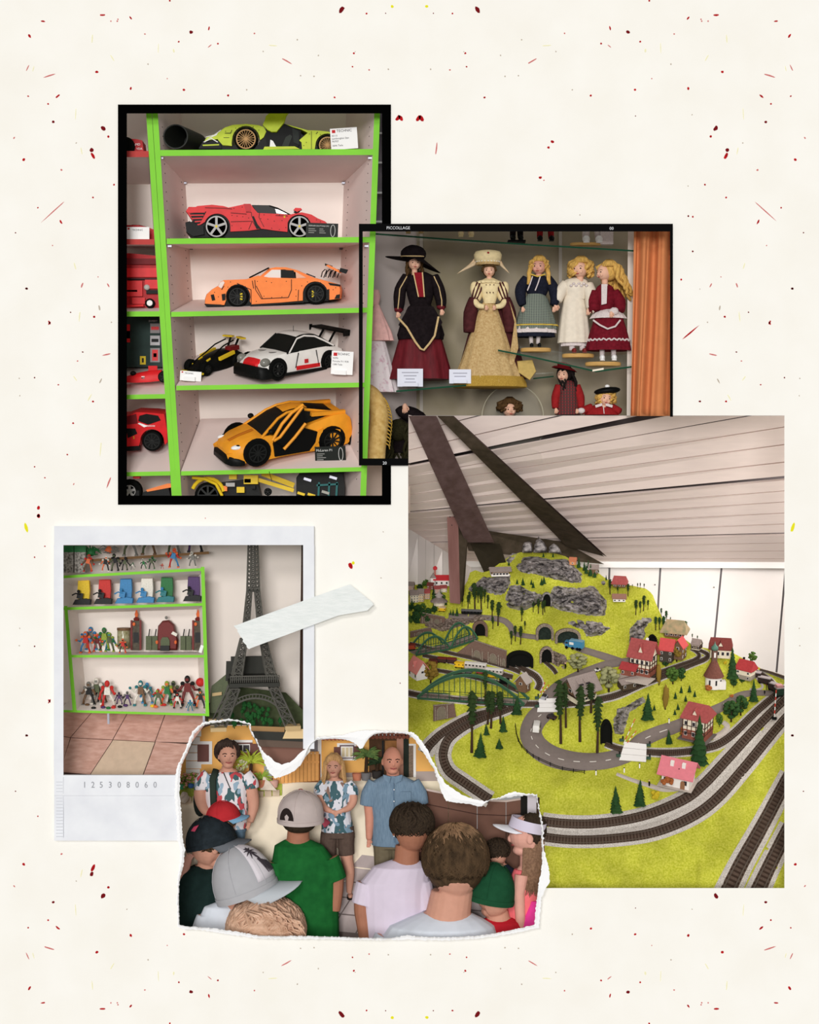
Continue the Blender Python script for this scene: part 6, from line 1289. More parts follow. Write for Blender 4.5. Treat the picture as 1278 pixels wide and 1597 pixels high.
def wagon(lab,u,v,L,h,yaw,body,roof,w=8,name='railway_wagon',loco=False,tilt=16):
 c=T(name,lab,'model train',u,v,gd(u,v)-4,(tilt,0,yaw),None);MB().box(0,0,h*.55,L,w,h*.7).build('body',body,c);MB().box(0,0,h*.94,L*1.03,w*1.06,h*.12).build('roof',roof,c);MB().box(0,0,h*.16,L*.96,w*.8,h*.2).build('frame',coal,c)
 for i in range(max(2,int(L/5))):x=lerp(-L*.42,L*.42,i/(max(2,int(L/5))-1));MB().box(x,-w/2-.2,h*.68,L*.05+.8,.5,h*.2).build('window',m_win if roof is not m_wht else coal,c)
 for x in(-L*.32,L*.32):MB().lathe([(h*.14,-.8),(h*.14,.8),(.01,.8)],10,(x,-w*.4,h*.14),'y').build('wheel',coal,c)
 return c
m_coach=M('coach_dark',(58,44,42),.6);m_croof=M('coach_roof',(172,162,162),.6);m_rwag=M('wagon_rust',(128,56,48),.7);m_ywag=M('wagon_yellow',(238,190,40),.6)
wagon('dark coach with grey roof, last in the steam train',1181,1056,13,9,-26,m_coach,m_croof);wagon('dark coach with grey roof in the middle of the steam train',1193,1066,20,11,-32,m_coach,m_croof);wagon('dark coach with grey roof behind the locomotive',1207,1077,17,13,-48,m_coach,m_croof)
c=wagon('small green locomotive at the head of the steam train',1215,1086,10,16,-75,M('loco_green',(40,62,48),.5),m_croof,w=12,name='locomotive');MB().box(0,0,17,9,10,5).build('sign_board',M('sign_rose',(206,150,150),.6),c)
wagon('white covered wagon in the yard',742,1044,34,11,-17,M('wagon_white',(196,186,178),.6),m_wht);wagon('white covered wagon next to the black tank wagon',771,1052,28,10,-17,M('wagon_white',(196,186,178),.6),m_wht);wagon('yellow wagon between red and white wagons in the yard',717,1041,15,9,-15,m_ywag,m_ywag);wagon('red wagon nearest the twin arch bridge',676,1036,13,8,-14,m_rwag,M('rust_roof2',(96,52,46),.7));wagon('dark rust wagon second from the twin arch bridge',690,1033,14,8,-14,M('wagon_dark',(74,50,46),.7),m_rwag);wagon('dark rust wagon beside the yellow wagon',705,1034,14,8,-14,M('wagon_dark',(74,50,46),.7),m_rwag)
wagon('black tank wagon under the bridge arch',787,1066,14,8,-18,coal,coal);wagon('yellow open wagon seen through the bridge arch',767,1056,12,7,-16,m_ywag,m_ywag);wagon('red open wagon seen through the bridge arch',749,1050,10,6,-16,M('wagon_red',(196,80,84),.6),m_wht);wagon('grey open wagon seen through the bridge arch',731,1049,12,6,-16,M('wagon_grey',(120,118,122),.6),m_croof);wagon('rust wagon crossing the left span of the twin bridge',641,1013,14,9,8,M('wagon_orange',(170,74,48),.7),m_rwag);wagon('yellow wagon on the upper wall by the post',690,953,11,7,-14,m_ywag,M('cream_roof',(240,214,170),.6));wagon('black goods train on the upper wall',736,957,32,6,-6,coal,M('wagon_grey',(120,118,122),.6))
# ---- trees
m_fir=M('fir_green',(34,62,36),.9,rgb2=(58,88,48),scale=.6,contrast=(.35,.65));m_fir2=M('pine_green',(34,52,28),.9,rgb2=(60,76,42),scale=.6);m_trunk=M('tree_trunk',(66,50,38),.9);m_leaf=M('leaf_green',(52,84,38),.9,rgb2=(98,126,58),scale=.6);m_leafd=M('leaf_dark',(38,66,36),.9,rgb2=(64,94,50),scale=.6);m_aut=M('leaf_autumn',(112,92,40),.9,rgb2=(160,128,56),scale=.6);m_pale=M('leaf_pale',(122,128,84),.9,rgb2=(186,180,138),scale=.6);m_orb=M('leaf_orange',(120,86,48),.9,rgb2=(196,104,60),scale=.7);m_yelb=M('leaf_yellow',(214,190,50),.9,rgb2=(170,146,40),scale=.8)
def crown_mesh(kind,seed):
 q=random.Random(seed);b=MB();n=11
 if kind=='fir':
  L=9
  for i in range(L):
   t=i/L;r0=.26*(1-t)+.02;z0=.06+.94*t*.92;z1=min(1.0,z0+.26*(1-t*.5));rr=[r0*q.uniform(.78,1.15)for _ in range(n)]
   b.add([(rr[k]*math.cos(2*math.pi*k/n+i),rr[k]*math.sin(2*math.pi*k/n+i),z0-.03*(k%2))for k in range(n)]+[(0,0,z1)]+[(0,0,z0+.03)],[(k,(k+1)%n,n)for k in range(n)]+[((k+1)%n,k,n+1)for k in range(n)])
 elif kind=='pine':
  L=10
  for i in range(L):
   t=i/(L-1);r0=.085*(math.sin(math.pi*(.25+.75*(1-t)))*.9+.1);z0=.34+.62*t;rr=[r0*q.uniform(.5,1.25)for _ in range(n)]
   b.add([(rr[k]*math.cos(2*math.pi*k/n+i),rr[k]*math.sin(2*math.pi*k/n+i),z0-.035*q.random())for k in range(n)]+[(0,0,min(1,z0+.1))]+[(0,0,z0-.01)],[(k,(k+1)%n,n)for k in range(n)]+[((k+1)%n,k,n+1)for k in range(n)])
 elif kind=='poplar':
  b.ell((0,0,.55),(.2,.2,.45),14,12,wob=lambda p:1+.35*noise.noise(p*9+Vector((seed,0,0))))
 else:
  for i in range(46):
   a=q.uniform(0,6.28);zz=q.uniform(-1,1);rr=.3*math.sqrt(1-zz*zz)*q.uniform(.6,1.05);b.ell((rr*math.cos(a),rr*math.sin(a),.58+zz*.34),(.1,.1,.085),8,6,wob=lambda p:1+.5*noise.noise(p*24+Vector((i*3.1+seed,0,0))))
 return b
TM={}
def tmesh(kind,mat,seed,part):
 k=(kind,mat.name,seed,part)
 if k not in TM:
  b=crown_mesh(kind,seed)if part=='crown' else MB().tube([(0,0,0),(.01,0,.5 if kind in('pine','bush')else.2)],[.022 if kind=='pine' else.04,.014],7)
  o=b.build('crown' if part=='crown' else 'trunk',mat,None,smooth=kind not in('fir','pine'));TM[k]=o.data;bpy.data.objects.remove(o)
 return TM[k]
def tree(name,lab,u,v,h,kind='fir',mat=None,wide=1.0,group=None,lift=2):
 mat=mat or(m_fir if kind=='fir' else m_fir2);seed=rnd.randint(1,3)
 c=T(name,lab,'model tree',u,v,dep(u,v)-lift,(6,rnd.uniform(-2,2),rnd.uniform(0,360)),group,k=h);c.scale=(c.scale[0]*wide,c.scale[1]*wide,c.scale[2])
 for part,m_ in(('crown',mat),('trunk',m_trunk)):
  o=bpy.data.objects.new(part,tmesh(kind,m_,seed if part=='crown' else 0,part));C.objects.link(o);o.parent=c
 return c
PINES=[('tall pine nearest the inner curve of the main line',736,1174,99,1.05),('tall pine before the arch bridge, left of a pair',761,1130,54,1.5),('tall pine before the arch bridge, right of a pair',766,1136,60,1.4),('tall pine between the pair and the squat fir at the bridge end',781,1129,52,1.6),('tall pine beside the white crossing, taller of two',875,1160,102,1.0),('slim pine just behind the tall pine by the crossing',883,1135,72,1.1),('tall pine left of the branch tunnel, in the middle of the green knoll',905,1157,90,1.15),('tall pine beside the black branch tunnel',932,1174,90,1.1),('thin pine behind the arch bridge hangers',757,1092,46,1.1),('leafy pine in front of the chalet',922,1112,48,1.9)]
for lb,u,v,h,w in PINES:tree('pine_tree',lb,u,v,h,'pine',None,w*1.05)
FIRS=[('squat dark fir at the right foot of the arch bridge',806,1115,32,1.0),('slim fir right of the tall bridge pines',785,1142,27,.95),('small leaning fir beside the inner curve',759,1147,20,.95),('stout dark fir on the grass inside the curve',749,1182,42,.9),('tiny fir alone on the grass inside the curve',779,1168,18,1.3),('tall light fir above the branch tunnel rock',1010,1124,46,.85),('cone fir on the triangle behind the crossing',1044,1161,25,.85),('big dark fir behind the pink-roofed house',1090,1196,86,.68),('dark fir at the far road corner',1176,1095,38,.75),('big dark fir right of the chapel',1143,1060,54,.7),('front dark fir with pointed top, left of two by the main line',961,1269,46,.85),('front dark fir with pointed top, right of two by the main line',998,1258,45,.85)]
for lb,u,v,h,w in FIRS:tree('fir_tree',lb,u,v,h,'fir',None,w)
for u,v,h in((1021,1108,10),(1054,1090,12),(1063,1081,12),(1076,1080,13),(1084,1087,11),(1070,1094,11),(1053,1115,10),(1058,1107,11)):tree('small_fir','small cone fir planted on the slope above the half-timbered house',u,v,h,'fir',None,.95,'cone firs above the half-timbered house')
for u,v,h in((730,949,22),(733,942,20),(741,950,42),(751,950,36),(761,949,22),(768,965,30),(777,976,38),(769,981,20),(721,946,16),(738,931,14),(746,940,24),(756,940,22)):tree('slope_pine','thin dark pine on the mountain slope beside the post',u,v,h,'pine',None,1.5,'pines beside the wooden post')
for u,v,h in((713,961,15),(707,960,11),(703,959,9)):tree('small_fir','little fir on the upper brick wall',u,v,h,'fir',None,.7,'firs on the upper brick wall')
for u,v,h in((798,1005,22),(804,1000,25),(812,1005,29),(814,969,22),(819,982,14),(832,955,18),(840,957,24),(847,959,22),(850,955,20)):tree('slope_pine','thin pine on the mountain above the tunnel mouths',u,v,h,'pine',None,1.6,'pines above the tunnel mouths')
for u,v,h in((848,869,8),(863,869,8),(807,911,9),(794,882,8),(816,913,13),(845,913,13),(849,911,13),(829,912,9),(832,917,11)):tree('small_fir','tiny fir near the mountain summit',u,v,h,'fir',None,.95,'firs near the summit')
for u,v,h in((903,886,19),(897,880,16),(915,895,17),(921,899,21),(928,901,19),(918,886,14),(933,893,12),(946,905,9),(912,890,16)):tree('small_fir','dark fir on the ridge behind the summit',u,v,h,'fir',None,.7,'firs on the ridge')
for u,v,h in((952,927,24),(964,926,12),(980,930,20),(992,959,24),(999,956,19),(1004,953,25),(1011,951,16),(995,918,9),(999,918,9),(1005,919,9),(987,917,6)):tree('slope_pine','slender pine on the right shoulder of the mountain',u,v,h,'pine',None,1.7,'pines on the right shoulder')
for u,v,h in((1032,962,14),(1040,971,19),(1023,983,22),(1029,982,20),(1036,985,25),(1070,990,22),(1080,997,9),(1088,999,8),(1046,970,8)):tree('slope_pine','dark pine around the tan-roofed farmhouse',u,v,h,'pine',m_fir,1.8,'pines round the farmhouse')
RND=[('round dark tree, fuller of two beside the far road',1141,1126,34,'bush',m_leafd,1.15),('round dark tree, slimmer of two beside the far road',1156,1116,32,'bush',m_leafd,.95),('ball-shaped green tree in front of the double track',1050,1067,27,'bush',m_leaf,1.15),('smaller dark ball tree behind the ball-shaped tree',1063,1062,21,'bush',m_leafd,1.05),('narrow brown poplar beside the station platform',1028,1069,35,'poplar',m_aut,.55),('narrow brown poplar on the slope below the ball tree',1038,1107,39,'poplar',m_aut,.62),('loose olive tree in front of the bright red roof',1056,1032,32,'bush',m_aut,1.0),('drooping pale green tree beside the grey-roofed shed',950,1079,40,'bush',m_pale,1.15),('pale autumn tree behind the chalet',902,1048,30,'bush',m_pale,1.35),('round light green tree behind the stone cottage',1174,1034,18,'bush',m_leaf,1.05),('olive tree beside the white gabled house',672,1066,36,'bush',m_aut,1.05),('thin young tree on the gravel path island',1123,1134,22,'bush',m_leaf,.75),('low bushy tree behind the pines by the station',1039,1040,12,'bush',m_leafd,1.3),('russet bush beside the half-timbered house',1070,1155,26,'bush',m_orb,.95),('small dark bush below the big chapel fir',1145,1072,14,'bush',m_leafd,1.1),('small bush below the stone cottage',1158,1066,12,'bush',m_leafd,1.0)]
for lb,u,v,h,kd,mt,w in RND:tree('model_tree',lb,u,v,h,kd,mt,w)
for lb,u,v,r_,mt in(('red-flowered bush in front of the pink-roofed house',1041,1223,12,m_orb),('yellow bush beside the gravel path',1024,1246,12,m_yelb),('orange and green bush at the chapel foot',1106,1077,9,m_orb),('rust bush beside the far road',1142,1088,5,m_orb),('low orange clump behind the chapel',1131,1036,5,m_yelb)):
 q=Wp(u,v,dep(u,v)-14-r_);b=MB()
 for i in range(14):a=rnd.uniform(0,6.28);rr=rnd.uniform(0,r_*.7);b.ell((rr*math.cos(a),rr*.5*math.sin(a),r_*.5+rnd.uniform(-.3,.4)*r_),(r_*.3,r_*.3,r_*.28),8,6,wob=lambda p:1+.3*noise.noise(p*.5))
 o=b.build('flowering_bush',mt);o.location=q*S;tag(o,lb,'model bush')
for i in range(46):
 u=rnd.uniform(638,700);v=rnd.uniform(914,975)
 if 640<u<672 and 922<v<940:v+=22
 if u>655 and v>952:u-=18;v=min(v,990)
 tree('town_tree','small dark tree in the model town',u,v,rnd.uniform(7,16),rnd.choice(('bush','fir','bush')),rnd.choice((m_leafd,m_fir,m_leaf)),rnd.uniform(.9,1.3),'trees of the model town')
for u,v,lb in((1013,1226,'tiny dark model figure on the gravel path'),(1018,1048,'tiny model figure on the station platform'),(882,1043,'tiny model figure by the black tunnel mouth')):
 c=T('model_figure',lb,'model figure',u,v,gd(u,v)-3,k=.9);MB().tube([(0,0,0),(.4,0,4),(0,0,8)],[1,1.6,1.3],8).build('body',coal,c);MB().ell((0,0,9.6),(1.2,1.2,1.5),8,6).build('head',m_skin,c)
# ================================================================ people outdoors, seen through the torn print
rnd=random.Random(5);_WE=Wp
def Wp(u,v,d=0.0):return _WE(u,v,d*.75)
m_ow=M('orange_render',(252,192,110),.85,var=.05,scale=.05);m_sh=M('shutter_brown',(122,84,78),.7);m_wt=M('white_trim',(252,250,248),.7);m_gb=M('grey_base',(186,170,164),.85)
def fq(par,nm,mt,u0,v0,u1,v1,d,th=4):return quadp([(u0,v1),(u1,v1),(u1,v0),(u0,v0)],d,th).build(nm,mt,par)
hw=root('house_facade','orange rendered house with white trim behind the dark-haired woman','house')
fq(hw,'wall',m_ow,210,1131,412,1212,300,6);fq(hw,'cornice',m_wt,276,1122,395,1131.5,295,8);fq(hw,'eaves',M('eaves_white',(250,248,248),.7),350,1116,400,1124,290,10)
for i in range(6):fq(hw,'quoin',m_wt,290,1137+i*12.5,314-(2 if i%2 else 0),1148.5+i*12.5,295,5)
def windowf(par,u0,v0,u1,v1,d,kind='pane',sh=None):
 o=fq(par,'window_frame',m_wt,u0,v0,u1,v1,d,3);fq(par,'window_recess',m_sh,u0+3,v0+3,u1-3,v1-3,d-1,2)
 return o
o=fq(hw,'window_frame',m_wt,309,1156,331,1192,296,3);fq(hw,'shutter',m_sh,308,1161,326,1188,294,2)
fq(hw,'window_frame',m_wt,362,1154,394,1160,296,3);fq(hw,'window_recess',m_sh,366,1158,394,1174,295,2);fq(hw,'sash',m_wt,367,1160.5,390,1173,294,1.5)
for u in(368.5,379.5):fq(hw,'pane',m_win,u,1162,u+9.5,1172,293,1.2)
fq(hw,'shutter',m_sh,391,1160,406,1178,293,2)
gt=root('wooden_gate','orange-brown plank gate between the two houses','gate');m_gt=M('gate_plank',(240,176,106),.75,var=.08,scale=.08)
for i in range(12):fq(gt,'plank',m_gt,426+i*6,1172 if i>7 else 1178,431.4+i*6,1223-i*.5,282,3)
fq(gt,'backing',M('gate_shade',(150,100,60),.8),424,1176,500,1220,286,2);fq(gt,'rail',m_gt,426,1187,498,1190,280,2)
tag(quadp([(474,1175),(498,1173),(498,1140),(474,1150)],296).build('grey_shed',M('shed_grey',(150,146,152),.8)),'grey shed wall above the plank gate','shed')
hr=root('house_facade','orange rendered house with brown shutters behind the blond woman','house')
fq(hr,'wall',m_ow,497,1148,576,1207,296,6);fq(hr,'corner_post',m_wt,496,1146,501.5,1216,292,4);fq(hr,'base',m_gb,536,1205,582,1218,293,5);fq(hr,'window_frame',m_wt,526,1159,556,1186,293.5,3);fq(hr,'window_surround',M('mauve_frame',(116,96,104),.7),530,1162,552.5,1183,292,2);fq(hr,'sash',m_wt,532,1164,551,1181.5,290.5,1.5)
for u in(533.5,539.5,545.5):fq(hr,'pane',M('curtain_pane',(222,206,168),.4),u,1166,u+4.6,1180,289.5,1)
fq(hr,'shutter',m_sh,521,1165,531,1181,290,2);fq(hr,'shutter',m_sh,552.5,1164,562,1180,290,2)
for i in range(9):p=Wp(505+i*6,1151.5,286);MB().lathe([(3.2,-5),(3.2,5)],8,(p.x,p.y,p.z),'y').build('roof_tile',M('roof_tile_red',(158,84,72),.8),hr)
pc=root('porch','tiled porch with pink column and dark post behind the bald man','porch')
fq(pc,'back_wall',M('porch_brown',(96,70,52),.85,var=.15,scale=.1),566,1150,640,1214,300,4)
for r_ in range(2):
 for i in range(12):p=Wp(570+i*6,1143+r_*6,280-r_*3);MB().lathe([(3.4,-6),(3.4,6)],8,(p.x,p.y,p.z),'y').build('roof_tile',M('roof_tile_brown',(128,76,62),.8,var=.15,scale=.2),pc)
fq(pc,'wood_panel',M('wood_panel',(166,116,72),.75,var=.1,scale=.1),601,1155,619,1180,296,3);fq(pc,'column',M('pink_column',(196,144,124),.8),619,1140,631,1212,288,10);fq(pc,'dark_post',M('dark_post',(46,52,46),.8),629.5,1142,638,1212,284,8);fq(pc,'downpipe',coal,596,1155,599,1210,292,3)
hx=root('house_facade','orange house corner with white framed door beside the porch','house')
fq(hx,'wall',m_ow,636,1136,696,1208,292,5);fq(hx,'door_frame',m_wt,637.5,1160,649,1212,286,3);fq(hx,'door_panel',M('lattice_door',(140,120,104),.8,var=.25,scale=.4),638,1163,645,1212,284.5,2);fq(hx,'base',m_gb,649,1203,700,1218,288,5);fq(hx,'lintel',m_wt,636,1147,652,1150,288,3)
# ground: street, kerb, paving
def gd2(v):return 292-(v-1212)*.5
m_street=M('pale_street',(252,238,214),.9,var=.04,scale=.04);m_pav=M('paving_stone',(182,168,166),.85,var=.08,scale=.06)
def gq(pts,lift=0.0):return[Wp(u,v,gd2(v)-lift)for u,v in pts]
f=gq([(215,1480),(842,1480),(700,1212),(215,1212)]);st=struct(MB().hexa([p+Vector((0,2,-2))for p in f]+f).build('ground_street',m_street),'pale sunlit street behind the group')
pv=root('pavement','grey stone paving in front of the street','pavement');pv['kind']='structure'
def edge_v(u):return 1330-(u-525)*.17
fb=gq([(430,1482),(842,1482),(842,edge_v(842)),(430,edge_v(430))],.6);MB().hexa([p+Vector((0,1,-1))for p in fb]+fb).build('paving_bed',M('paving_joint',(116,104,102),.9),pv)
for i in range(-7,9):
 for j in range(-2,9):
  def pt(a,b2):
   z=1318+b2*17+a*3.6+b2*b2*.9;return(612+a*30*(1+.05*b2)-b2*16,z)
  q=[pt(i+.03,j+.96),pt(i+.97,j+.96),pt(i+.97,j+.04),pt(i+.03,j+.04)]
  if all(425<x<850 and edge_v(x)+1<y<1480 for x,y in q):
   ff_=gq(q,1.4);MB().hexa([p+Vector((0,1,-1))for p in ff_]+ff_).build('paving_stone',m_pav,pv)
kb=root('flower_bed','stone-edged flower bed in front of the orange house','flower bed')
for i in range(13):
 u=281+i*12.5;v=1252-i*1.0;p=Wp(u,v,gd2(v)-3);MB().box(p.x,p.y,p.z+4,11.5,8,10,(0,rnd.uniform(-.05,.05),0)).build('kerb_stone',M('kerb_stone',(216,196,172),.9,var=.08,scale=.1),kb)
f=gq([(276,1248),(440,1238),(440,1216),(276,1218)],5);MB().hexa([p+Vector((0,2,-3))for p in f]+f).build('lawn',M('lawn_green',(176,190,84),.95,var=.2,scale=.3),kb)
def shrub(lab,u,v,w,h,mt,mt2,n=60,d=None,nm='flowering_shrub',cat='shrub',dots='blossom'):
 c=T(nm,lab,cat,u,v,(d or gd2(v)-6));b=MB();e=MB()
 for i in range(n):a=rnd.uniform(0,6.28);r_=rnd.uniform(.2,1);x,y,z=w*.5*r_*math.cos(a),w*.3*r_*math.sin(a),h*(.15+.75*rnd.random());b.ell((x,y,z),(w*.09,w*.09,h*.11),7,5);e.ell((x+rnd.uniform(-2,2),y-w*.08,z+h*.05),(w*.05,w*.05,h*.06),6,4)
 b.build('foliage',mt,c)['kind']='stuff';e.build(dots,mt2,c)['kind']='stuff';return c
shrub('pink-flowered shrub at the torn left edge',294,1232,38,27,M('shrub_green',(136,160,70),.9),M('pink_blossom',(232,168,158),.8))
for u,v,mt,lb in((284,1231,M('ball_green',(84,176,130),.3),'shiny green glass ball in the flower bed'),(298,1229,M('ball_blue',(76,126,196),.3),'shiny blue glass ball in the flower bed')):o=MB().ell((0,0,4),(5,5,4.6),14,10).build('glass_ball',mt,smooth=True);put(o,u,v,gd2(v)-16);tag(o,lb,'glass ball')
o=MB().ell((0,0,6),(7,5,9),12,9,wob=lambda p:1+.2*noise.noise(p*.3)).build('garden_stone',M('pale_stone',(226,212,196),.9,var=.1,scale=.2));put(o,288,1250,gd2(1250)-14);tag(o,'pale upright stone below the green glass ball','stone')
def palm(lab,u,v,h,n,mt,pot,d,sp=1.0,wide=20):
 c=T('potted_palm',lab,'potted palm',u,v,d);MB().lathe([(6,0),(7,3),(8,11),(8.6,12),(6,12)],14).build('pot',pot,c,smooth=40);MB().tube([(0,0,10),(1,0,h*.5)],[3,2.4],8).build('trunk',m_trunk,c)
 for i in range(n):
  a=rnd.uniform(0,6.28);el=rnd.uniform(.1,1.1);L=wide*rnd.uniform(.8,1.15);pts=[(0,0,h*.5)];
  for k in range(1,6):t=k/5;pts.append((L*t*math.cos(a)*math.cos(el*(1-.3*t)),L*.6*t*math.sin(a),h*.5+L*(math.sin(el)*t*1.3-.45*t*t)))
  MB().tube(pts,[(.5,1.6*sp),(.5,2.2*sp),(.5,2.2*sp),(.5,1.8*sp),(.4,1.2*sp),(.2,.3)],5).build('frond',mt,c)
 return c
palm('bright green feathery palm right of the dark-haired woman',391,1216,52,44,M('palm_bright',(186,200,74),.7,var=.15,scale=.2),M('pot_terracotta',(206,132,104),.8),262,.7,30);palm('low leafy palm below the bright feathery palm',408,1228,26,30,M('palm_mid',(150,176,70),.7,var=.15,scale=.2),M('pot_terracotta',(206,132,104),.8),258,.8,20)
palm('dark green yucca in a grey pot by the porch',571,1217,74,40,M('yucca_green',(74,106,62),.7,rgb2=(128,150,84),scale=.2),M('pot_grey',(122,120,122),.8),262,.9,24);palm('slim yucca beside the porch downpipe',588,1214,46,24,M('yucca_dark',(48,66,44),.7,var=.2,scale=.2),M('pot_dark',(60,56,54),.8),268,.8,18)
for lb,u,v,mt in(('empty terracotta pot left of the grey yucca pot',557,1217,M('pot_terracotta',(206,132,104),.8)),('pale pink pot at the valley of the torn edge',427,1228,M('pot_pink',(222,176,164),.8))):o=MB().lathe([(6,0),(7.5,10),(8,11),(6,11),(5,3)],14).build('flower_pot',mt,smooth=40);put(o,u,v,262);tag(o,lb,'flower pot')
o=MB().add([(-12,0,0),(14,-4,0),(10,8,0),(-8,8,0),(-7,2,22),(-3,4,20)],[(0,1,4),(1,2,5),(1,5,4),(2,3,5),(3,0,4),(3,4,5),(0,3,2,1)]).build('garden_stone',M('pale_stone',(226,212,196),.9,var=.1,scale=.2));put(o,418,1232,250);tag(o,'pointed white rock beside the low palm','stone')
shrub('white-blossomed bush behind the shoulder of the dark-haired woman',380,1206,22,24,M('shrub_pale',(196,204,150),.9),M('blossom_white',(246,226,216),.8),30,262)
# brown board fence on the right
bf=root('board_fence','tall brown board fence with pale top rail behind the children','fence');m_bd=M('fence_board',(116,84,72),.7,var=.06,scale=.05)
pts=[(650,1229),(700,1239),(745,1248),(790,1250),(816,1246)]
for(ua,va),(ub,vb)in zip(pts,pts[1:]):
 mt=m_bd;MB().hexa([Wp(ua,1475,214),Wp(ub-.8,1475,214),Wp(ub-.8,1475,219),Wp(ua,1475,219),Wp(ua,va,214),Wp(ub-.8,vb,214),Wp(ub-.8,vb,219),Wp(ua,va,219)]).build('board',mt,bf)
 MB().hexa([Wp(ua,va+1,211),Wp(ub,vb+1,211),Wp(ub,vb+1,220),Wp(ua,va+1,220),Wp(ua,va-2,211),Wp(ub,vb-2,211),Wp(ub,vb-2,220),Wp(ua,va-2,220)]).build('top_rail',M('rail_pale',(206,186,178),.7),bf)
 MB().bar(Wp(ua,va+22,213),Wp(ub,vb+22,213),1.2).build('board_groove',M('groove',(74,52,46),.8),bf)
fq(bf,'dark_post',M('post_black',(34,32,30),.8),812.5,1237,823,1475,208,8);fq(bf,'pale_post',M('post_lilac',(212,204,214),.7),823,1237,837,1300,204,8);fq(bf,'end_post',M('post_brown',(76,58,48),.8),836,1237,856,1475,206,8)
# ---- people kit
m_sk=M('skin_tone',(206,152,130),.55,var=.04,scale=.1);m_skd=M('skin_tan',(166,112,88),.55,var=.05,scale=.1);m_skp=M('skin_pink',(222,166,150),.55,var=.04,scale=.1)
def remesh(o,vox=1.0,it=4):
 m=o.modifiers.new('fuse','REMESH');m.mode='VOXEL';m.voxel_size=vox;m.use_smooth_shade=True
 s_=o.modifiers.new('soften','SMOOTH');s_.iterations=it;s_.factor=.5
 return o
def loft(b,secs,n=20):
 b.layers([[(x+w*math.cos(2*math.pi*i/n),y+dd*math.sin(2*math.pi*i/n),z)for i in range(n)]for x,z,w,dd,y in secs]);return b
def cloth(par,nm,mt,secs,extra=(),vox=1.2,wr=.0):
 b=loft(MB(),secs)
 for pts,rr in extra:b.tube(smoothpath(pts,3),[ipl([(i/(len(rr)-1),r)for i,r in enumerate(rr)],k/(3*(len(pts)-1)))for k in range(3*(len(pts)-1)+1)],14)
 return remesh(b.build(nm,mt,par,smooth=True),vox,3)
def headshape(b,x,y,z,r,yaw=0,h=1.25,face=True,ears=True):
 old=b.m;b.m=Matrix.Translation((x,y,z))@Matrix.Rotation(R(yaw),4,'Z')
 def wob(p):
  q=p/r;return 1-(.24*min(1,-.1-q.z)*(1 if q.y<.1 else.3)if q.z<-.1 else 0)
 b.ell((0,0,0),(r*.86,r*1.0,r*h),20,14,wob=wob);b.ell((0,-r*.2,-r*.8),(r*.5,r*.6,r*.34),12,8)
 if face:b.ell((0,-r*.94,-r*.12),(r*.12,r*.17,r*.22),8,6);b.ell((0,-r*.82,r*.25),(r*.55,r*.18,r*.12),10,6)
 if ears:
  for s_ in(-1,1):b.ell((s_*r*.88,r*.05,-r*.05),(r*.1,r*.2,r*.3),8,7)
 b.m=old
def face(par,x,y,z,r,yaw=0,smile=True,mt_eye=None):
 mm=Matrix.Translation((x,y,z))@Matrix.Rotation(R(yaw),4,'Z')
 for s_ in(-1,1):
  e=MB();e.m=mm;e.ell((s_*r*.34,-r*.88,r*.08),(r*.12,r*.07,r*.04),8,6);o=e.build('eye',m_wt,par,smooth=True);e=MB();e.m=mm;e.ell((s_*r*.34,-r*.95,r*.08),(r*.085,r*.05,r*.055),8,6);e.build('iris',m_eye,o,smooth=True)
  e=MB();e.m=mm;e.tube([(s_*r*.16,-r*.95,r*.26),(s_*r*.36,-r*.9,r*.31),(s_*r*.54,-r*.76,r*.24)],r*.05,5);e.build('eyebrow',m_dkhair,par)
 e=MB();e.m=mm;e.tube([(-r*.28,-r*.83,-r*.5),(0,-r*.93,-r*.56),(r*.28,-r*.83,-r*.5)],[r*.04,r*.08,r*.04],6);e.build('mouth',M('lips',(160,84,80),.5),par,smooth=True)
def fhand(b,p,dirv,r,spread=.3,curl=.25,side=1):
 p=Vector(p);t=Vector(dirv).normalized();a=t.cross(Vector((0,1,0)));a=a.normalized()if a.length>.1 else Vector((1,0,0));n_=a.cross(t)
 b.tube([p,p+t*r*.7,p+t*r*1.4],[(r*.34,r*.5),(r*.36,r*.62),(r*.26,r*.56)],10)
 for i,L in enumerate((.9,1.05,1.0,.78)):
  o=a*(i-1.5)*r*.3;q=p+t*r*1.3+o;k1=q+t*r*L*.5+o*spread-n_*r*curl*.4;k2=k1+t*r*L*.45-n_*r*curl;b.tube([q,k1,k2],[r*.15,r*.14,r*.1],6)
 q=p+t*r*.3+a*side*r*.5;b.tube([q,q+a*side*r*.35+t*r*.35,q+a*side*r*.4+t*r*.8],[r*.18,r*.16,r*.11],6)
def strands(par,nm,mt,x,y,z,rx,ry,rz,n,L,th,seed,arc_=(0,360),flow=(0,0,-1),wav=.2,top=.95,spread=1.03,lo=.0):
 q=random.Random(seed);b=MB();b.ell((x,y,z),(rx,ry,rz),20,14,wob=lambda p:1+.03*noise.noise(p*.4))
 for i in range(n):
  a=R(q.uniform(*arc_))-math.pi/2;t0=q.uniform(lo,top);pts=[];ph=q.uniform(0,6.3)
  for k in range(6):
   t=t0-(t0+.55)*L*k/5;zz=max(-1.0,t);c2=math.sqrt(max(0,1-min(1,abs(zz))**2));w_=wav*math.sin(ph+k)*.2
   pts.append((x+rx*spread*c2*math.cos(a+w_)+flow[0]*k,y+ry*spread*c2*math.sin(a+w_),z+rz*spread*t+flow[2]*0))
  b.tube(pts,[th*.5,th,th,th*.9,th*.6,th*.2],5)
 return b.build(nm,mt,par,smooth=True)
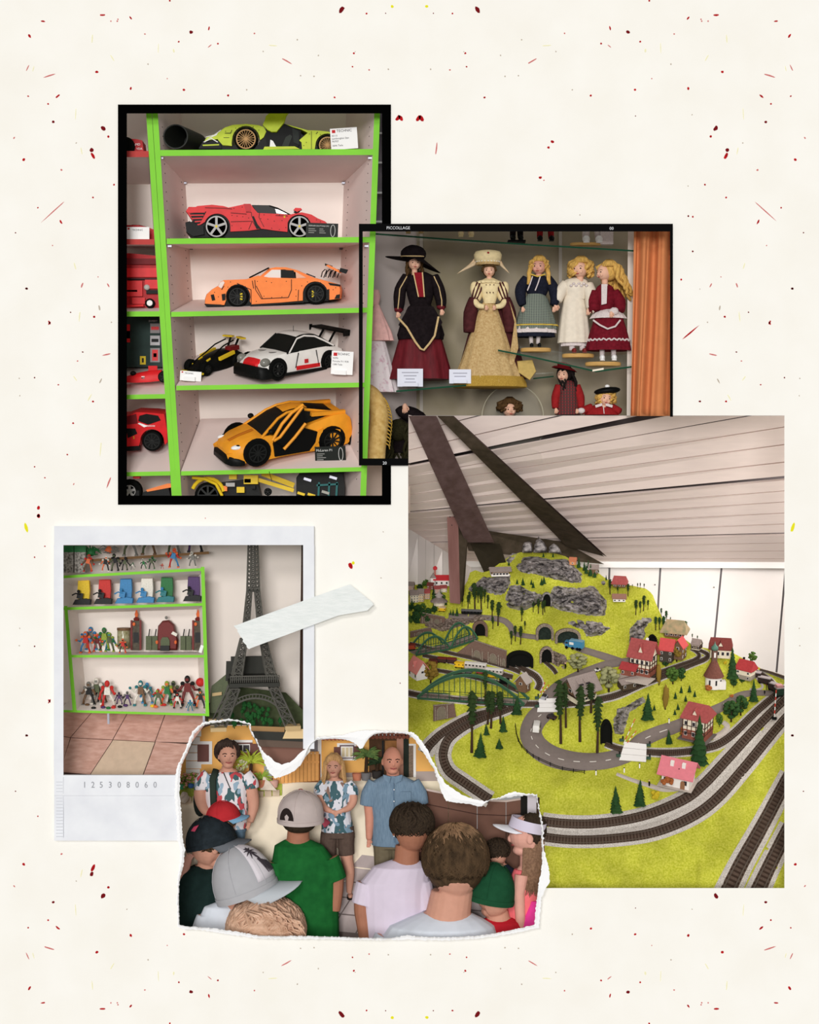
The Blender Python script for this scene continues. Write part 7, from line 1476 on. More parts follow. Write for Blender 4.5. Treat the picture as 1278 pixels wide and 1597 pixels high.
def floral(name,base,cols,sc_=.12):
 m=bpy.data.materials.new(name);m.use_nodes=True;nt=m.node_tree;b=nt.nodes['Principled BSDF'];b.inputs['Roughness'].default_value=.8;tc=nt.nodes.new('ShaderNodeTexCoord');prev=None
 for i,(col,th)in enumerate(cols):
  mp=nt.nodes.new('ShaderNodeMapping');mp.inputs['Location'].default_value=(i*7.3,i*3.1,i*5.7);mp.inputs['Rotation'].default_value=(0,.6*i,0);mp.inputs['Scale'].default_value=(1,1,.6);nt.links.new(tc.outputs['Object'],mp.inputs[0])
  n=nt.nodes.new('ShaderNodeTexNoise');n.inputs['Scale'].default_value=sc_;n.inputs['Detail'].default_value=1.5;nt.links.new(mp.outputs[0],n.inputs['Vector']);g=nt.nodes.new('ShaderNodeMath');g.operation='GREATER_THAN';g.inputs[1].default_value=th;nt.links.new(n.outputs['Fac'],g.inputs[0])
  x=nt.nodes.new('ShaderNodeMix');x.data_type='RGBA';nt.links.new(g.outputs[0],x.inputs[0]);x.inputs[7].default_value=lin(col)+(1,)
  if prev:nt.links.new(prev.outputs[2],x.inputs[6])
  else:x.inputs[6].default_value=lin(base)+(1,)
  prev=x
 nt.links.new(prev.outputs[2],b.inputs['Base Color']);return m
def Lc(u0,v0):return lambda u,v,y=0.0:(u-u0,y,v0-v)
# woman with dark hair
U,V=353,1420;l=Lc(U,V);c=T('person','dark-haired woman in white floral blouse with backpack strap','person',U,V,205)
b=MB();headshape(b,3,-4,V-1178,17,10);loft(b,[(3,V-1204,9,9,2),(1,V-1195,8.5,9,0)]);loft(b,[(0,V-1290,30,20,2),(0,V-1250,31,20,2),(0,V-1225,33,19,2),(1,V-1207,24,14,3),(2,V-1199,10,10,3)])
for s_,pts,hp in((-1,[l(322,1210,0),l(313,1230,-2),l(315,1252,-6),l(326,1266,-14),l(345,1272,-20)],None),(1,[l(386,1212,0),l(392,1232,0),l(396,1255,-2),l(393,1272,-6),l(391,1281,-8)],l(390,1281,-8))):
 b.tube(smoothpath(pts,3),[ipl([(0,10.5),(.35,10),(.7,7),(1,5)],i/(3*(len(pts)-1)))for i in range(3*(len(pts)-1)+1)],12)
 if hp:fhand(b,hp,(-.3,0,-1),5.5,side=-1)
for s_ in(-1,1):b.tube([(s_*14,2,V-1290),(s_*13,0,V-1350),(s_*12,4,4)],[15,11,7],12)
body=remesh(b.build('body',m_sk,c,smooth=True),1.1);face(body,3,-4,V-1178,17,10)
cloth(c,'blouse',floral('floral_blouse',(232,226,230),(((60,96,100),.55),((196,72,80),.6),((150,176,196),.63)),.09),[(0,V-1292,33,23,1),(0,V-1250,33.5,22,1),(0,V-1222,35,21,1),(1,V-1207,27,16,3),(2,V-1203,17,13,3)],[([l(326,1208,1),l(316,1219,-1),l(315,1232,-3)],(11,12.5,12)),([l(382,1208,1),l(391,1220,0),l(393,1229,0)],(11,12,11.5))])
cloth(c,'jeans',M('blue_jeans',(96,120,140),.85),[(0,V-1296,32,22,2),(0,V-1284,32,22,1)],[(((-14,2,V-1292),(-13,0,V-1350),(-12,4,6)),(17,13,9)),(((14,2,V-1292),(13,0,V-1350),(12,4,6)),(17,13,9))])
strands(c,'hair',M('dark_brown_hair',(58,44,38),.6,var=.25,scale=.4),1,3,V-1173,18.5,17,20,70,.9,2.2,31,(60,300),wav=1.2);b=MB()
for i in range(8):a=R(-70+i*15);b.tube([(2,-6,V-1152),(2+13*math.sin(a),-16,V-1157),(2+18*math.sin(a),-14+6*abs(math.sin(a)),V-1168-8*abs(math.sin(a)))],[2.4,2.6,1.2],6)
b.build('fringe',M('dark_brown_hair',(58,44,38),.6),c,smooth=True)
MB().tube([l(338,1199,-8),l(334,1212,-22),l(335,1235,-25),l(336,1262,-22)],[(2,5)]*4,8).build('backpack_strap',M('strap_green',(52,62,54),.8),c,smooth=True);MB().ell(l(311,1252,14),(11,14,24),16,10,wob=lambda p:1+.05*noise.noise(p*.1)).build('backpack',M('pack_dark',(42,48,44),.8),c,smooth=True)
MB().tube([l(350,1203,-15),l(359,1222,-21),l(362,1228,-21)],.7,5).build('necklace',coal,c)
# blond woman
U,V=524,1402;l=Lc(U,V);c=T('person','blond woman in leaf-print top and brown shorts with folded hands','person',U,V,200)
b=MB();headshape(b,-3,-4,V-1196,13.5,-6);loft(b,[(-2,V-1215,6.5,7,2),(-2,V-1205,6.5,7,0)]);loft(b,[(2,V-1295,22,15,2),(1,V-1265,20,14,2),(0,V-1238,23,14,2),(0,V-1222,20,11,2),(-1,V-1214,8,8,2)])
for pts,hp,dr in(([l(502,1224,0),l(500,1246,-4),l(508,1258,-14),l(518,1262,-20)],l(518,1262,-20),(1,-.2,-.7)),([l(547,1226,0),l(552,1246,-4),l(545,1258,-12),l(534,1261,-20)],l(534,1261,-20),(-1,-.2,-.4))):
 b.tube(smoothpath(pts,3),[ipl([(0,7),(.4,6.5),(.75,5),(1,3.6)],i/(3*(len(pts)-1)))for i in range(3*(len(pts)-1)+1)],12);fhand(b,hp,dr,5,side=1)
for pts in([l(514,1300,2),l(512,1345,2),l(510,1400,6)],[l(540,1300,0),l(541,1335,0),l(546,1362,-2),l(545,1392,-2)]):b.tube(smoothpath(pts,4),[ipl([(0,13),(.4,9.5),(.6,8.2),(1,4.2)],i/(4*(len(pts)-1)))for i in range(4*(len(pts)-1)+1)],12)
b.ell(l(547,1396,-6),(5,9,4),10,7);b.ell(l(511,1400,-2),(5,9,3.5),10,7)
body=remesh(b.build('body',m_sk,c,smooth=True),1.0);face(body,-3,-4,V-1196,13.5,-6)
cloth(c,'top',floral('leaf_print',(220,220,228),(((56,92,100),.54),((138,108,96),.64),((120,150,170),.61)),.1),[(3,V-1297,26,18,1),(1,V-1268,22,16.5,1),(0,V-1240,25,16,1),(0,V-1222,22,13,2),(-1,V-1217,14,10,2)],[([l(506,1220,1),l(499,1230,0),l(498,1240,-2)],(7,9,9)),([l(543,1220,1),l(550,1231,0),l(551,1240,-2)],(7,9,9))],1.0)
cloth(c,'shorts',M('brown_shorts',(92,76,68),.85,var=.1,scale=.2),[(3,V-1306,27,17,1),(3,V-1288,25,17,1)],[([l(514,1300,1),l(512,1322,1),l(512,1335,2)],(14,13.5,13)),([l(540,1300,0),l(540,1320,0),l(541,1333,0)],(14,13,12.5))],1.0)
m_bl=M('honey_blond_hair',(196,154,104),.6,var=.2,scale=.4);b=MB();q=random.Random(8);b.ell((-3,2,V-1190),(15,14,15.5),18,12)
for i in range(60):
 a=R(q.uniform(50,310))-math.pi/2;x,y=15*math.cos(a),13*math.sin(a);b.tube([(-3+x*.3,y*.3+2,V-1175),(-3+x,y+2,V-1190),(-3+x*1.12,y+2,V-1206),(-3+x*(1.25+q.random()*.1),y*1.05+1,V-1221-q.uniform(-3,3))],[1.6,2.2,2.2,.8],6)
for i in range(8):a=R(-60+i*17);b.tube([(-3,-4,V-1174.5),(-3+9*math.sin(a),-13,V-1180),(-3+13*math.sin(a),-13+4*abs(math.sin(a)),V-1188-4*abs(math.sin(a)))],[1.6,2,1],6)
b.build('hair',m_bl,c,smooth=True)
for u,v in((547,1397),(511,1401)):MB().ell(l(u,v+3,-7),(5.5,10,1.6),12,6).bar(l(u-5,v,-12),l(u+5,v-2,-6),2).bar(l(u+5,v,-12),l(u-5,v-2,-6),2).build('sandal',coal,c,smooth=40)
# bald man
U,V=613,1450;l=Lc(U,V);c=T('person','bald man in blue short-sleeved shirt and olive trousers','person',U,V,195)
b=MB();headshape(b,-1,-4,V-1187,17.5,8,1.3);loft(b,[(0,V-1212,10,10,2),(0,V-1203,10,10,0)]);loft(b,[(2,V-1315,32,20,2),(3,V-1270,34,20,2),(2,V-1235,37,19,2),(1,V-1218,28,14,2),(0,V-1210,11,10,2)])
for pts,hp in(([l(584,1222,0),l(576,1245,0),l(577,1275,-2),l(576,1308,-5)],l(576,1308,-5)),([l(646,1222,0),l(654,1248,0),l(656,1280,0),l(654,1315,-4)],l(654,1315,-4))):
 b.tube(smoothpath(pts,3),[ipl([(0,10),(.4,8.6),(.75,7),(1,4.8)],i/(3*(len(pts)-1)))for i in range(3*(len(pts)-1)+1)],12);fhand(b,hp,(-.05,-.1,-1),6,side=1)
for s_ in(-1,1):b.tube([(s_*14,2,V-1315),(s_*14,0,V-1380),(s_*13,4,4)],[15,11,8],12)
body=remesh(b.build('body',M('skin_ruddy',(206,142,120),.5,var=.05,scale=.1),c,smooth=True),1.1);face(body,-1,-4,V-1187,17.5,8)
m_bsh=M('blue_linen',(124,146,166),.85,rgb2=(104,126,146),scale=.25,stretch=(3,1,.4));cloth(c,'shirt',m_bsh,[(3,V-1318,36,23,1),(4,V-1275,36.5,22,1),(2,V-1236,40,21,1),(1,V-1218,32,16,2),(0,V-1209,14,12,2)],[([l(584,1219,1),l(576,1238,0),l(573,1256,0)],(10,12.5,12)),([l(645,1219,1),l(654,1238,0),l(657,1254,0)],(10,12.5,12))])
for s_ in(-1,1):MB().prism([(s_*3,V-1209),(s_*15,V-1206),(s_*13,V-1215),(s_*5,V-1219)],-17,-13).build('collar',m_bsh,c)
b=MB().bar(l(614,1218,-21),l(616,1310,-24),2,.8,up=(0,1,0));b.build('button_placket',M('placket_blue',(98,120,142),.85),c)
for v in(1228,1246,1264,1282,1300):MB().ell(l(615,v,-25),(1,.6,1),6,5).build('button',m_wt,c)
MB().prism([(12,V-1232),(28,V-1232),(28,V-1247),(20,V-1250),(12,V-1247)],-22,-18,f=lambda x,z,y:y+x*.12).build('breast_pocket',m_bsh,c)
cloth(c,'trousers',M('olive_trousers',(112,102,82),.85,var=.08,scale=.15),[(2,V-1322,33,21,2),(2,V-1308,34,21,2)],[(((-14,2,V-1316),(-14,0,V-1380),(-13,4,6)),(17,14,11)),(((15,2,V-1316),(14,0,V-1380),(13,4,6)),(17,14,11))])
# ---- children from behind
def cap(par,x,y,z,rx,ry,rz,mt,yaw=0,brim=None,seam=True,tilt=(0,0),brimmat=None,bl=1.0,flat=0.0,low=-.12):
 mm=Matrix.Translation((x,y,z))@Matrix.Rotation(R(tilt[1]),4,'Y')@Matrix.Rotation(R(tilt[0]),4,'X')@Matrix.Rotation(R(yaw),4,'Z');b=MB();b.m=mm;rows=[]
 for j in range(11):
  t=lerp(low,1,j/10);c2=math.sqrt(max(0,1-max(0,t)**2))if j<10 else.02;rows.append([(rx*c2*math.cos(a),ry*c2*math.sin(a),rz*t)for a in[2*math.pi*i/32 for i in range(32)]])
 b.sheet(rows,closed=True);o=b.build('cap_crown',mt,par,smooth=True)
 if seam:
  for k in range(6):
   a=math.pi*k/3+.3;e=MB();e.m=mm;e.tube([(rx*1.01*math.cos(a)*math.cos(t),ry*1.01*math.sin(a)*math.cos(t),rz*1.01*math.sin(t))for t in[math.pi/2*i/8 for i in range(9)]],.5,5);e.build('seam',mt,o)
  e=MB();e.m=mm;e.ell((0,0,rz),(2,2,1.4),8,6);e.build('button',mt,o)
 e=MB();e.m=mm;e.layers([[(rx*k*math.cos(a),ry*k*math.sin(a),rz*low+h)for a in[2*math.pi*i/32 for i in range(32)]]for k,h in((1.0,0),(1.03,0),(1.03,rz*.16),(1.0,rz*.16))],cap=False);e.build('cap_band',mt,o,smooth=40)
 if brim is not None:
  e=MB();e.m=mm@Matrix.Rotation(R(brim),4,'Z');rows=[]
  for j in range(7):
   t=j/6;rows.append([(rx*(1+.0*t)*math.sin(a)*(1-.12*t),-(ry*math.cos(a)+ry*.95*bl*t*(math.cos(a)**.5 if math.cos(a)>0 else 0)),rz*low-rz*.16*t+rz*.25*math.cos(a)*(.25)-rz*.14*abs(math.sin(a))*t)for a in[R(-78+156*i/16)for i in range(17)]])
  e.sheet(rows);o2=e.build('cap_brim',brimmat or mt,par,smooth=True);sm=o2 .modifiers.new('thick','SOLIDIFY');sm.thickness=1.2
 return o
def child(lab,U,V,d,hx,hv,r,neck,torso,arms,skin,shirt,hairmat=None,yaw=180,hh=1.2,sleeves=True,hairn=90,hl=.9,collar=None,ears=True,dep_=.6,slv=.55,hs=.97):
 c=T('person',lab,'person',U,V,d);l=Lc(U,V);b=MB();headshape(b,hx-U,0,V-hv,r,yaw,hh,True,ears)
 loft(b,[(u-U,V-v,w,w*.9,3)for u,v,w in neck][::-1]);loft(b,[(u-U,V-v,w*.97,w*dep_*.93,4)for u,v,w in torso][::-1])
 for pts,rr in arms:
  P=[l(*p)for p in pts];b.tube(smoothpath(P,3),[ipl([(i/(len(rr)-1),x)for i,x in enumerate(rr)],k/(3*(len(P)-1)))for k in range(3*(len(P)-1)+1)],12)
 body=remesh(b.build('body',skin,c,smooth=True),max(1.1,r*.035))
 ex=[([l(*p)for p in pts[:2]],(rr[0]*1.12,lerp(rr[0],rr[1],.8)*1.22))for pts,rr in arms]if sleeves else[]
 ex=[([P[0],Vector(P[0]).lerp(Vector(P[1]),.5),Vector(P[0]).lerp(Vector(P[1]),slv*1.9)],(rr[0],(rr[0]+rr[1])/2*1.05,rr[1]*1.05))for P,rr in ex]
 cloth(c,'shirt',shirt,[(u-U,V-v,w,w*dep_,4)for u,v,w in torso][::-1],ex,max(1.2,r*.04))
 if hairmat:strands(c,'hair',hairmat,hx-U,2 if yaw>90 else 0,V-hv+r*.22*hs,r*hs,r*1.08*hs,r*(hh-.18)*hs,hairn,hl,r*.075,int(hx),(0,360),wav=1.2)
 return c,l,body
m_hd=M('hair_dark',(44,36,30),.7,rgb2=(66,54,42),scale=.4);m_hb=M('hair_brown',(56,44,32),.65,rgb2=(92,72,52),scale=.12,stretch=(1,1,.4));m_hs=M('hair_sandy',(228,190,164),.65,rgb2=(186,146,120),scale=.15,stretch=(.4,1,1));m_gsh=M('green_shirt',(34,106,50),.85,rgb2=(26,88,42),scale=.06);m_lil=M('lilac_white_shirt',(216,204,220),.85,var=.04,scale=.04);m_pbl=M('pale_blue_shirt',(216,222,232),.85,var=.04,scale=.04);m_dgs=M('dark_green_shirt',(28,44,42),.85,var=.15,scale=.1)
# red cap
c,l,_=child('child in a plain red cap in front of the dark-haired woman',350,1460,172,348,1284,20,[(350,1300,9),(350,1312,9)],[(350,1308,12),(350,1318,28),(350,1360,30),(350,1460,30)],[([(326,1322,2),(322,1350,0),(322,1390,0)],(9,8,6))],m_sk,M('grey_tee',(110,120,116),.85),m_hb);cap(c,-2,0,1460-1275,27,26,26,M('cap_red',(186,48,54),.8,var=.06,scale=.1),yaw=0,brim=100,tilt=(0,-12),brimmat=M('cap_blue',(128,172,204),.8),bl=.6)
# navy cap
c,l,_=child('child in dark navy cap with grey brim and dark green shirt',322,1478,150,330,1316,34,[(324,1335,15),(322,1362,16)],[(320,1350,20),(318,1362,38),(312,1400,52),(312,1478,54)],[([(272,1378,2),(268,1410,0),(268,1440,0)],(14,12,9)),([(352,1378,2),(362,1410,0),(362,1440,0)],(14,12,9))],m_sk,m_dgs,m_hb,yaw=110,hh=1.1)
cap(c,8,0,1478-1314,40,40,42,M('cap_navy',(44,52,58),.8,rgb2=(34,40,44),scale=.1),yaw=0,brim=84,tilt=(-4,-14),brimmat=M('cap_grey',(104,108,114),.8),bl=.6);MB().prism([(-20,1478-1290),(-16,1478-1284),(-8,1478-1281),(-14,1478-1291)],-37,-30).build('cap_patch',M('cap_pink',(186,70,96),.8),c)
# hand and red sleeve at the left edge
c=T('person','child at the torn left edge with a hand raised to the face','person',283,1478,160);b=MB();b.tube([(-14,0,40),(-4,-4,100),(4,-8,118),(12,-10,140)],[16,12,9,6],12);fhand(b,(8,-10,132),(.5,-.2,1),10,curl=.6);headshape(b,-22,10,150,24,-30);loft(b,[(-24,0,30,20,4),(-24,90,30,20,4),(-24,118,10,10,6),(-24,132,9,9,8)]);remesh(b.build('body',m_skp,c,smooth=True),1.4);cloth(c,'shirt',M('red_shirt',(196,40,52),.85),[(-24,0,32,22,4),(-24,92,32,22,4),(-24,112,16,14,5)],[(((-6,0,96),(2,-4,103),(10,-8,107)),(12,12,11))])
# grey cap, face turned right
c,l,_=child('child in pale grey cap with palm print and white shirt',385,1480,112,386,1372,42,[(378,1390,22),(366,1416,22)],[(362,1408,26),(352,1414,34),(356,1440,50),(360,1480,54)],[([(322,1430,2),(316,1450,0),(314,1480,0)],(14,13,11))],m_sk,m_pbl,m_hb,yaw=74,hh=1.08,hs=.84)
m_cg=M('cap_pale_grey',(176,176,180),.85,var=.04,scale=.06);m_cw=M('cap_off_white',(220,214,220),.85)
cap(c,-2,0,1480-1382,50,49,66,m_cg,yaw=0,brim=80,tilt=(0,-20),brimmat=M('cap_brim_grey',(190,196,202),.85),bl=.85,low=-.2)
mm=Matrix.Translation((-2,0,98))@Matrix.Rotation(R(-20),4,'Y')
def cp(a,t,k=1.025):return mm@Vector((50*k*math.cos(R(a))*math.cos(R(t)),49*k*math.sin(R(a))*math.cos(R(t)),66*k*math.sin(R(t))))
MB().sheet([[cp(a,t,1.012)for a in range(-58,15,9)]for t in range(4,84,8)],th=.6).build('front_panel',m_cw,c,smooth=True)
m_pd=M('print_dark',(66,60,66),.8)
for a in range(0,360,40):MB().tube([cp(-36,50),cp(-36+10*math.cos(R(a)),50+8*math.sin(R(a))),cp(-36+18*math.cos(R(a)),48+12*math.sin(R(a)))],[1.3,1.1,.4],5).build('palm_print',m_pd,c)
MB().tube([cp(-36,50),cp(-30,36),cp(-20,16)],1.5,5).build('palm_print',m_pd,c)
for k in range(5):MB().tube([cp(-34+k*5,34-k*2),cp(-30+k*5,24-k),cp(-26+k*5,10)],[1,1.8,.6],5).build('palm_print',m_pd,c)
# sandy hair in the front
c=T('person','child with windblown sandy hair at the bottom edge','person',415,1500,84);b=MB();headshape(b,0,0,46,52,180,1.1);loft(b,[(0,-30,60,36,4),(0,-14,30,24,4),(0,4,22,20,4)]);remesh(b.build('body',m_sk,c,smooth=True),1.8);strands(c,'hair',m_hs,0,0,52,60,54,52,260,.9,2.6,77,(0,360),wav=1.5)
b=MB();q=random.Random(4)
for i in range(70):x0=q.uniform(-30,40);z0=q.uniform(60,102)-abs(x0)*.5;b.tube([(x0,-40,z0),(x0+14+q.uniform(0,8),-50,z0-4),(x0+20+q.uniform(0,8),-46,z0-14),(x0+24+q.uniform(0,10),-44,z0-30)],[1.2,1.8,1.5,.3],5)
b.build('loose_strands',m_hs,c,smooth=True)['kind']='stuff'
# beige cap, green shirt
c,l,_=child('child in beige mesh-back cap and green shirt',474,1480,138,468,1270,30,[(466,1288,17),(464,1322,18)],[(464,1310,20),(466,1319,38),(476,1350,53),(478,1410,50),(480,1480,50)],[([(432,1345,2),(428,1390,0),(428,1430,0)],(16,13,10)),([(512,1340,2),(524,1372,0),(522,1420,-4)],(16,13,9))],m_skd,m_gsh,m_hd,yaw=170,hh=1.15,hs=1.0)
m_cb=M('cap_beige',(190,176,172),.85,var=.05,scale=.08);cap(c,-5,0,1480-1268,36,36.5,36,m_cb,yaw=0,brim=150,tilt=(4,0),brimmat=M('cap_brim_pink',(206,90,110),.8),bl=.9,low=-.38)
b=MB();P=[(-25+11*math.cos(R(a)),0,1480-1275+19*math.sin(R(a)))for a in range(0,190,15)];b.prism([(x,z)for x,y,z in P],-38.5,-24,f=lambda x,z,y:y+(x+5)**2*.017);b.build('cap_opening',M('hair_gap',(44,36,34),.8),c)
MB().ell((-7,1,1480-1281),(27.5,31,19),18,10).build('nape_hair',m_hd,c,smooth=True);MB().ell((-5,2,1480-1232),(4,4,1.6),8,6).build('cap_button',M('cap_red',(186,48,54),.8),c)
# boy with cropped dark hair
c,l,_=child('boy with cropped dark hair and lilac-white shirt',616,1480,122,643,1292,33,[(636,1318,19),(634,1352,20)],[(632,1342,22),(626,1352,44),(616,1376,54),(616,1420,53),(616,1480,50)],[([(574,1378,2),(566,1412,0),(568,1440,-4),(572,1470,-6)],(17,14,12,10)),([(656,1376,2),(664,1420,0),(664,1460,0)],(16,13,10))],m_skd,m_lil,m_hd,yaw=186,hh=1.2,hairn=160,hl=.8,slv=.5,hs=1)
# big boy in front
c,l,_=child('boy with thick brown hair and pale blue shirt in front',700,1480,80,711,1350,47,[(706,1388,33),(698,1432,36)],[(697,1424,38),(694,1432,58),(690,1444,82),(688,1462,92),(688,1490,94)],[([(606,1462,2),(596,1490,0),(592,1510,0)],(20,18,16)),([(772,1462,2),(784,1490,0),(788,1510,0)],(20,18,16))],m_sk,m_pbl,None,yaw=182,hh=1.18)
strands(c,'hair',m_hb,11,2,1480-1340,50,53,55,420,.82,2.3,55,(0,360),wav=1.4,spread=1.04);b=MB();q=random.Random(14)
for i in range(150):
 az=R(q.uniform(-175,-5));t0=q.uniform(45,88);tw=q.uniform(.1,.7);P=[]
 for k in range(5):t=R(t0-k*q.uniform(6,10));a2=az+tw*k*.2;P.append((11+51.5*math.cos(t)*math.cos(a2),2+54.5*math.cos(t)*math.sin(a2),1480-1340+56.5*math.sin(t)+q.uniform(0,1.5)))
 b.tube(P,[.5,1.3,1.5,1.1,.3],5)
b.build('top_locks',M('hair_fair',(166,130,98),.6,rgb2=(84,64,46),scale=.05),c,smooth=True)['kind']='stuff'
# green cap and red shirt
c,l,_=child('child in dark green cap and red shirt half hidden at the right',768,1480,106,770,1398,30,[(776,1420,17),(780,1440,18)],[(780,1432,20),(778,1438,36),(774,1456,50),(774,1490,52)],[([(812,1462,2),(822,1490,0)],(14,12))],m_sk,M('red_shirt',(196,40,52),.85),m_hd,yaw=214,hh=1.15);cap(c,-2,0,1480-1396,37,37,51,M('cap_forest',(30,76,50),.85,var=.1,scale=.1),yaw=0,tilt=(0,10),low=-.2)
c,l,_=child('child in navy shirt behind the green-capped child',790,1480,150,776,1330,18,[(778,1340,9),(780,1352,10)],[(780,1348,12),(784,1358,22),(790,1390,32),(790,1480,32)],[([(812,1372,2),(818,1410,0)],(10,9))],m_sk,M('navy_shirt',(36,42,54),.85),m_hd,yaw=200,hs=1.06)
# girl in white visor
U,V=815,1480;l=Lc(U,V);c=T('person','girl in white sun visor and coral top seen from the side','person',U,V,132)
b=MB();headshape(b,6,0,V-1304,27,-82,1.2);loft(b,[(8,V-1352,12,12,2),(8,V-1326,12,12,0)]);loft(b,[(4,0,26,22,4),(2,V-1420,25,21,4),(4,V-1375,24,19,4),(8,V-1352,14,12,3)]);b.tube([(-2,-14,V-1362),(-6,-18,V-1390),(-4,-20,V-1430),(-2,-22,V-1470)],[11,9,8,6],12)
body=remesh(b.build('body',m_skp,c,smooth=True),1.2);face(body,6,0,V-1304,24,-82)
cloth(c,'top',M('coral_top',(240,118,124),.85,var=.05,scale=.08),[(4,-4,31,27,4),(2,V-1420,29,25,4),(4,V-1380,27,23,4),(6,V-1356,19,16,3)],(),1.2);MB().tube([(-8,-12,V-1372),(2,-14,V-1356),(12,-6,V-1346)],[2,2,2],6).build('shoulder_strap',M('coral_top',(240,118,124),.85),c);cloth(c,'jacket',M('magenta_jacket',(240,70,160),.8,var=.08,scale=.06),[(14,-6,24,20,-16),(16,V-1440,22,16,-16),(20,V-1402,8,8,-14)],(),1.2)
m_hg=M('hair_light_brown',(150,118,94),.65,rgb2=(112,84,66),scale=.3);strands(c,'hair',M('hair_dark',(44,36,30),.7),15,2,V-1296,24,26,28,80,.8,1.6,91,(80,320));b=MB();q=random.Random(9)
for i in range(64):x0=q.uniform(2,34);b.tube([(x0*.7,-10+q.uniform(-10,6),V-1290),(x0,-14,V-1320),(x0-2,-16,V-1350-q.uniform(0,10)),(x0-8-q.uniform(0,6),-20,V-1384-q.uniform(0,12))],[2,2.8,2,.4],6)
b.build('long_hair',m_hg,c,smooth=True)
b=MB();b.m=Matrix.Translation((8,0,V-1289))@Matrix.Rotation(R(14),4,'Y');b.layers([[(28*k*math.cos(a),29*k*math.sin(a),h)for a in[2*math.pi*i/32 for i in range(32)]]for k,h in((1.0,-5),(1.05,-5),(1.0,11),(.95,11))],cap=False);b.build('visor_band',M('visor_lilac',(214,206,224),.7),c,smooth=40)
b=MB();b.m=Matrix.Translation((4,0,V-1289))@Matrix.Rotation(R(10),4,'Y');rows=[[(-(22*math.cos(a)+28*t*math.cos(a)**.6),26*math.sin(a),-2-3*t-5*abs(math.sin(a))**2)for a in[R(-80+160*i/14)for i in range(15)]]for t in[j/5 for j in range(6)]];b.sheet(rows);o=b.build('visor_brim',M('visor_white',(236,236,244),.7),c,smooth=True);o.modifiers.new('thick','SOLIDIFY').thickness=1.4
Wp=_WE
# ================================================================ toy robots and tower model, in the instant print
rnd=random.Random(17);_W0=Wp
def Wp(u,v,d=0.0):return _W0(u,v,d*.6)
m_sw=M('cream_wall_room',(234,224,216),.85,var=.02,scale=.02)
struct(quadp([(80,1122),(480,1122),(480,840),(80,840)],232).build('wall_room',m_sw),'cream room wall behind the shelves and the tower model')
struct(quadp([(466.5,1130),(480,1130),(480,840),(470.5,840)],210).build('door_1',M('door_brown',(60,44,38),.7)),'dark brown door edge beside the tower model')
fl=root('floor','floor of pinkish stone tiles under the shelf',None);fl['kind']='structure'
def fd(v):return 226-(v-1106)*1.25
m_tile=M('pink_tile',(214,174,160),.6,rgb2=(190,146,130),scale=.12,stretch=(.5,1,1.8));m_tile2=M('beige_tile',(208,184,160),.6,var=.06,scale=.1);m_gr=M('tile_joint',(96,74,66),.9)
def fpt(i,j):
 r_=[(1104,(88,148,202,260,318,376,434,492)),(1150,(44,110,176,242,308,374,440,506)),(1206,(-22,60,141,222,303,384,465,546)),(1262,(-70,20,110,200,290,380,470,560))][j];return(r_[1][i],r_[0]+(r_[1][i]-100)*(.05 if j else.02))
def fq4(q,lift=0.0):return[Wp(u,v,fd(v)-lift)for u,v in q]
f=fq4([(92,1216),(281,1216),(283,1193),(292,1175),(298,1162),(305,1145),(318,1133),(330,1129),(392,1129),(392,1104),(92,1104)],-5);MB().layers([f,[p+Vector((0,3,-2))for p in f]]).build('tile_bed',m_gr,fl)
for j in range(2):
 for i in range(7):
  a,b2,c2,d2=fpt(i,j+1),fpt(i+1,j+1),fpt(i+1,j),fpt(i,j);q=[(a[0]+.6,a[1]-.5),(b2[0]-.6,b2[1]-.5),(c2[0]-.6,c2[1]+.5),(d2[0]+.6,d2[1]+.5)]
  q=[(max(93,min(477,u)),min(1214,v))for u,v in q]
  if i<3 or(i==3 and j==0):
   if i==3:q=[(q[0][0],q[0][1]),(299,1158),(318,1132),(318,1108),(q[3][0],q[3][1])]
   q4=fq4(q,1.2);MB().layers([q4,[p+Vector((0,1,-.6))for p in q4]]).build('floor_tile',m_tile2 if(i,j)==(2,1)else m_tile,fl)
a=fq4([(223,1211),(281,1213),(284,1192),(293,1174),(298,1161),(243,1157)],1.2);MB().layers([a,[p+Vector((0,1,-.6))for p in a]]).build('floor_tile',m_tile,fl)
# shelf
ts=root('toy_shelf','low white shelf unit edged in green full of toy robots','shelf unit');e0,e1=120.,205.
def tb(u,v):return(232+(u-232)*.86,985+(v-985)*.86)
def tpt(u,v,t):q=tb(u,v);return Wp(u,v,e0).lerp(Wp(*q,e1),t)
def tslab(u0,v0,u1,v1,th,nm='shelf_board',edge=True):
 A=[(u0,v0+th),(u1,v1+th),(u1,v1),(u0,v0)];o=MB().hexa([tpt(*A[0],0),tpt(*A[1],0),tpt(*A[1],1),tpt(*A[0],1),tpt(*A[3],0),tpt(*A[2],0),tpt(*A[2],1),tpt(*A[3],1)]).build(nm,m_shback,ts)
 if edge:quadp([(u0,v0+th),(u1,v1+th),(u1,v1),(u0,v0)],e0-2,2).build('edging',m_green,o)
for a in((92,898,316,886,4.2),(92,947.5,316,940.5,4.2),(109,1021.5,318,1021.5,4.0),(92,1107,324,1113,3.6)):tslab(*a)
for q in([(113.5,1110),(119.5,1110),(105,945),(100,945)],[(321,1117),(326.5,1117),(319,884),(313.5,884)]):quadp(q,e0-3,4).build('upright',m_green,ts)
for(ua,va,ub,vb)in((101,945,117,1110),(317,886,324,1114)):MB().hexa([tpt(ub,vb,0),tpt(ub+2,vb,0),tpt(ub+2,vb,1),tpt(ub,vb,1),tpt(ua,va,0),tpt(ua+2,va,0),tpt(ua+2,va,1),tpt(ua,va,1)]).build('side_panel',m_shback,ts)
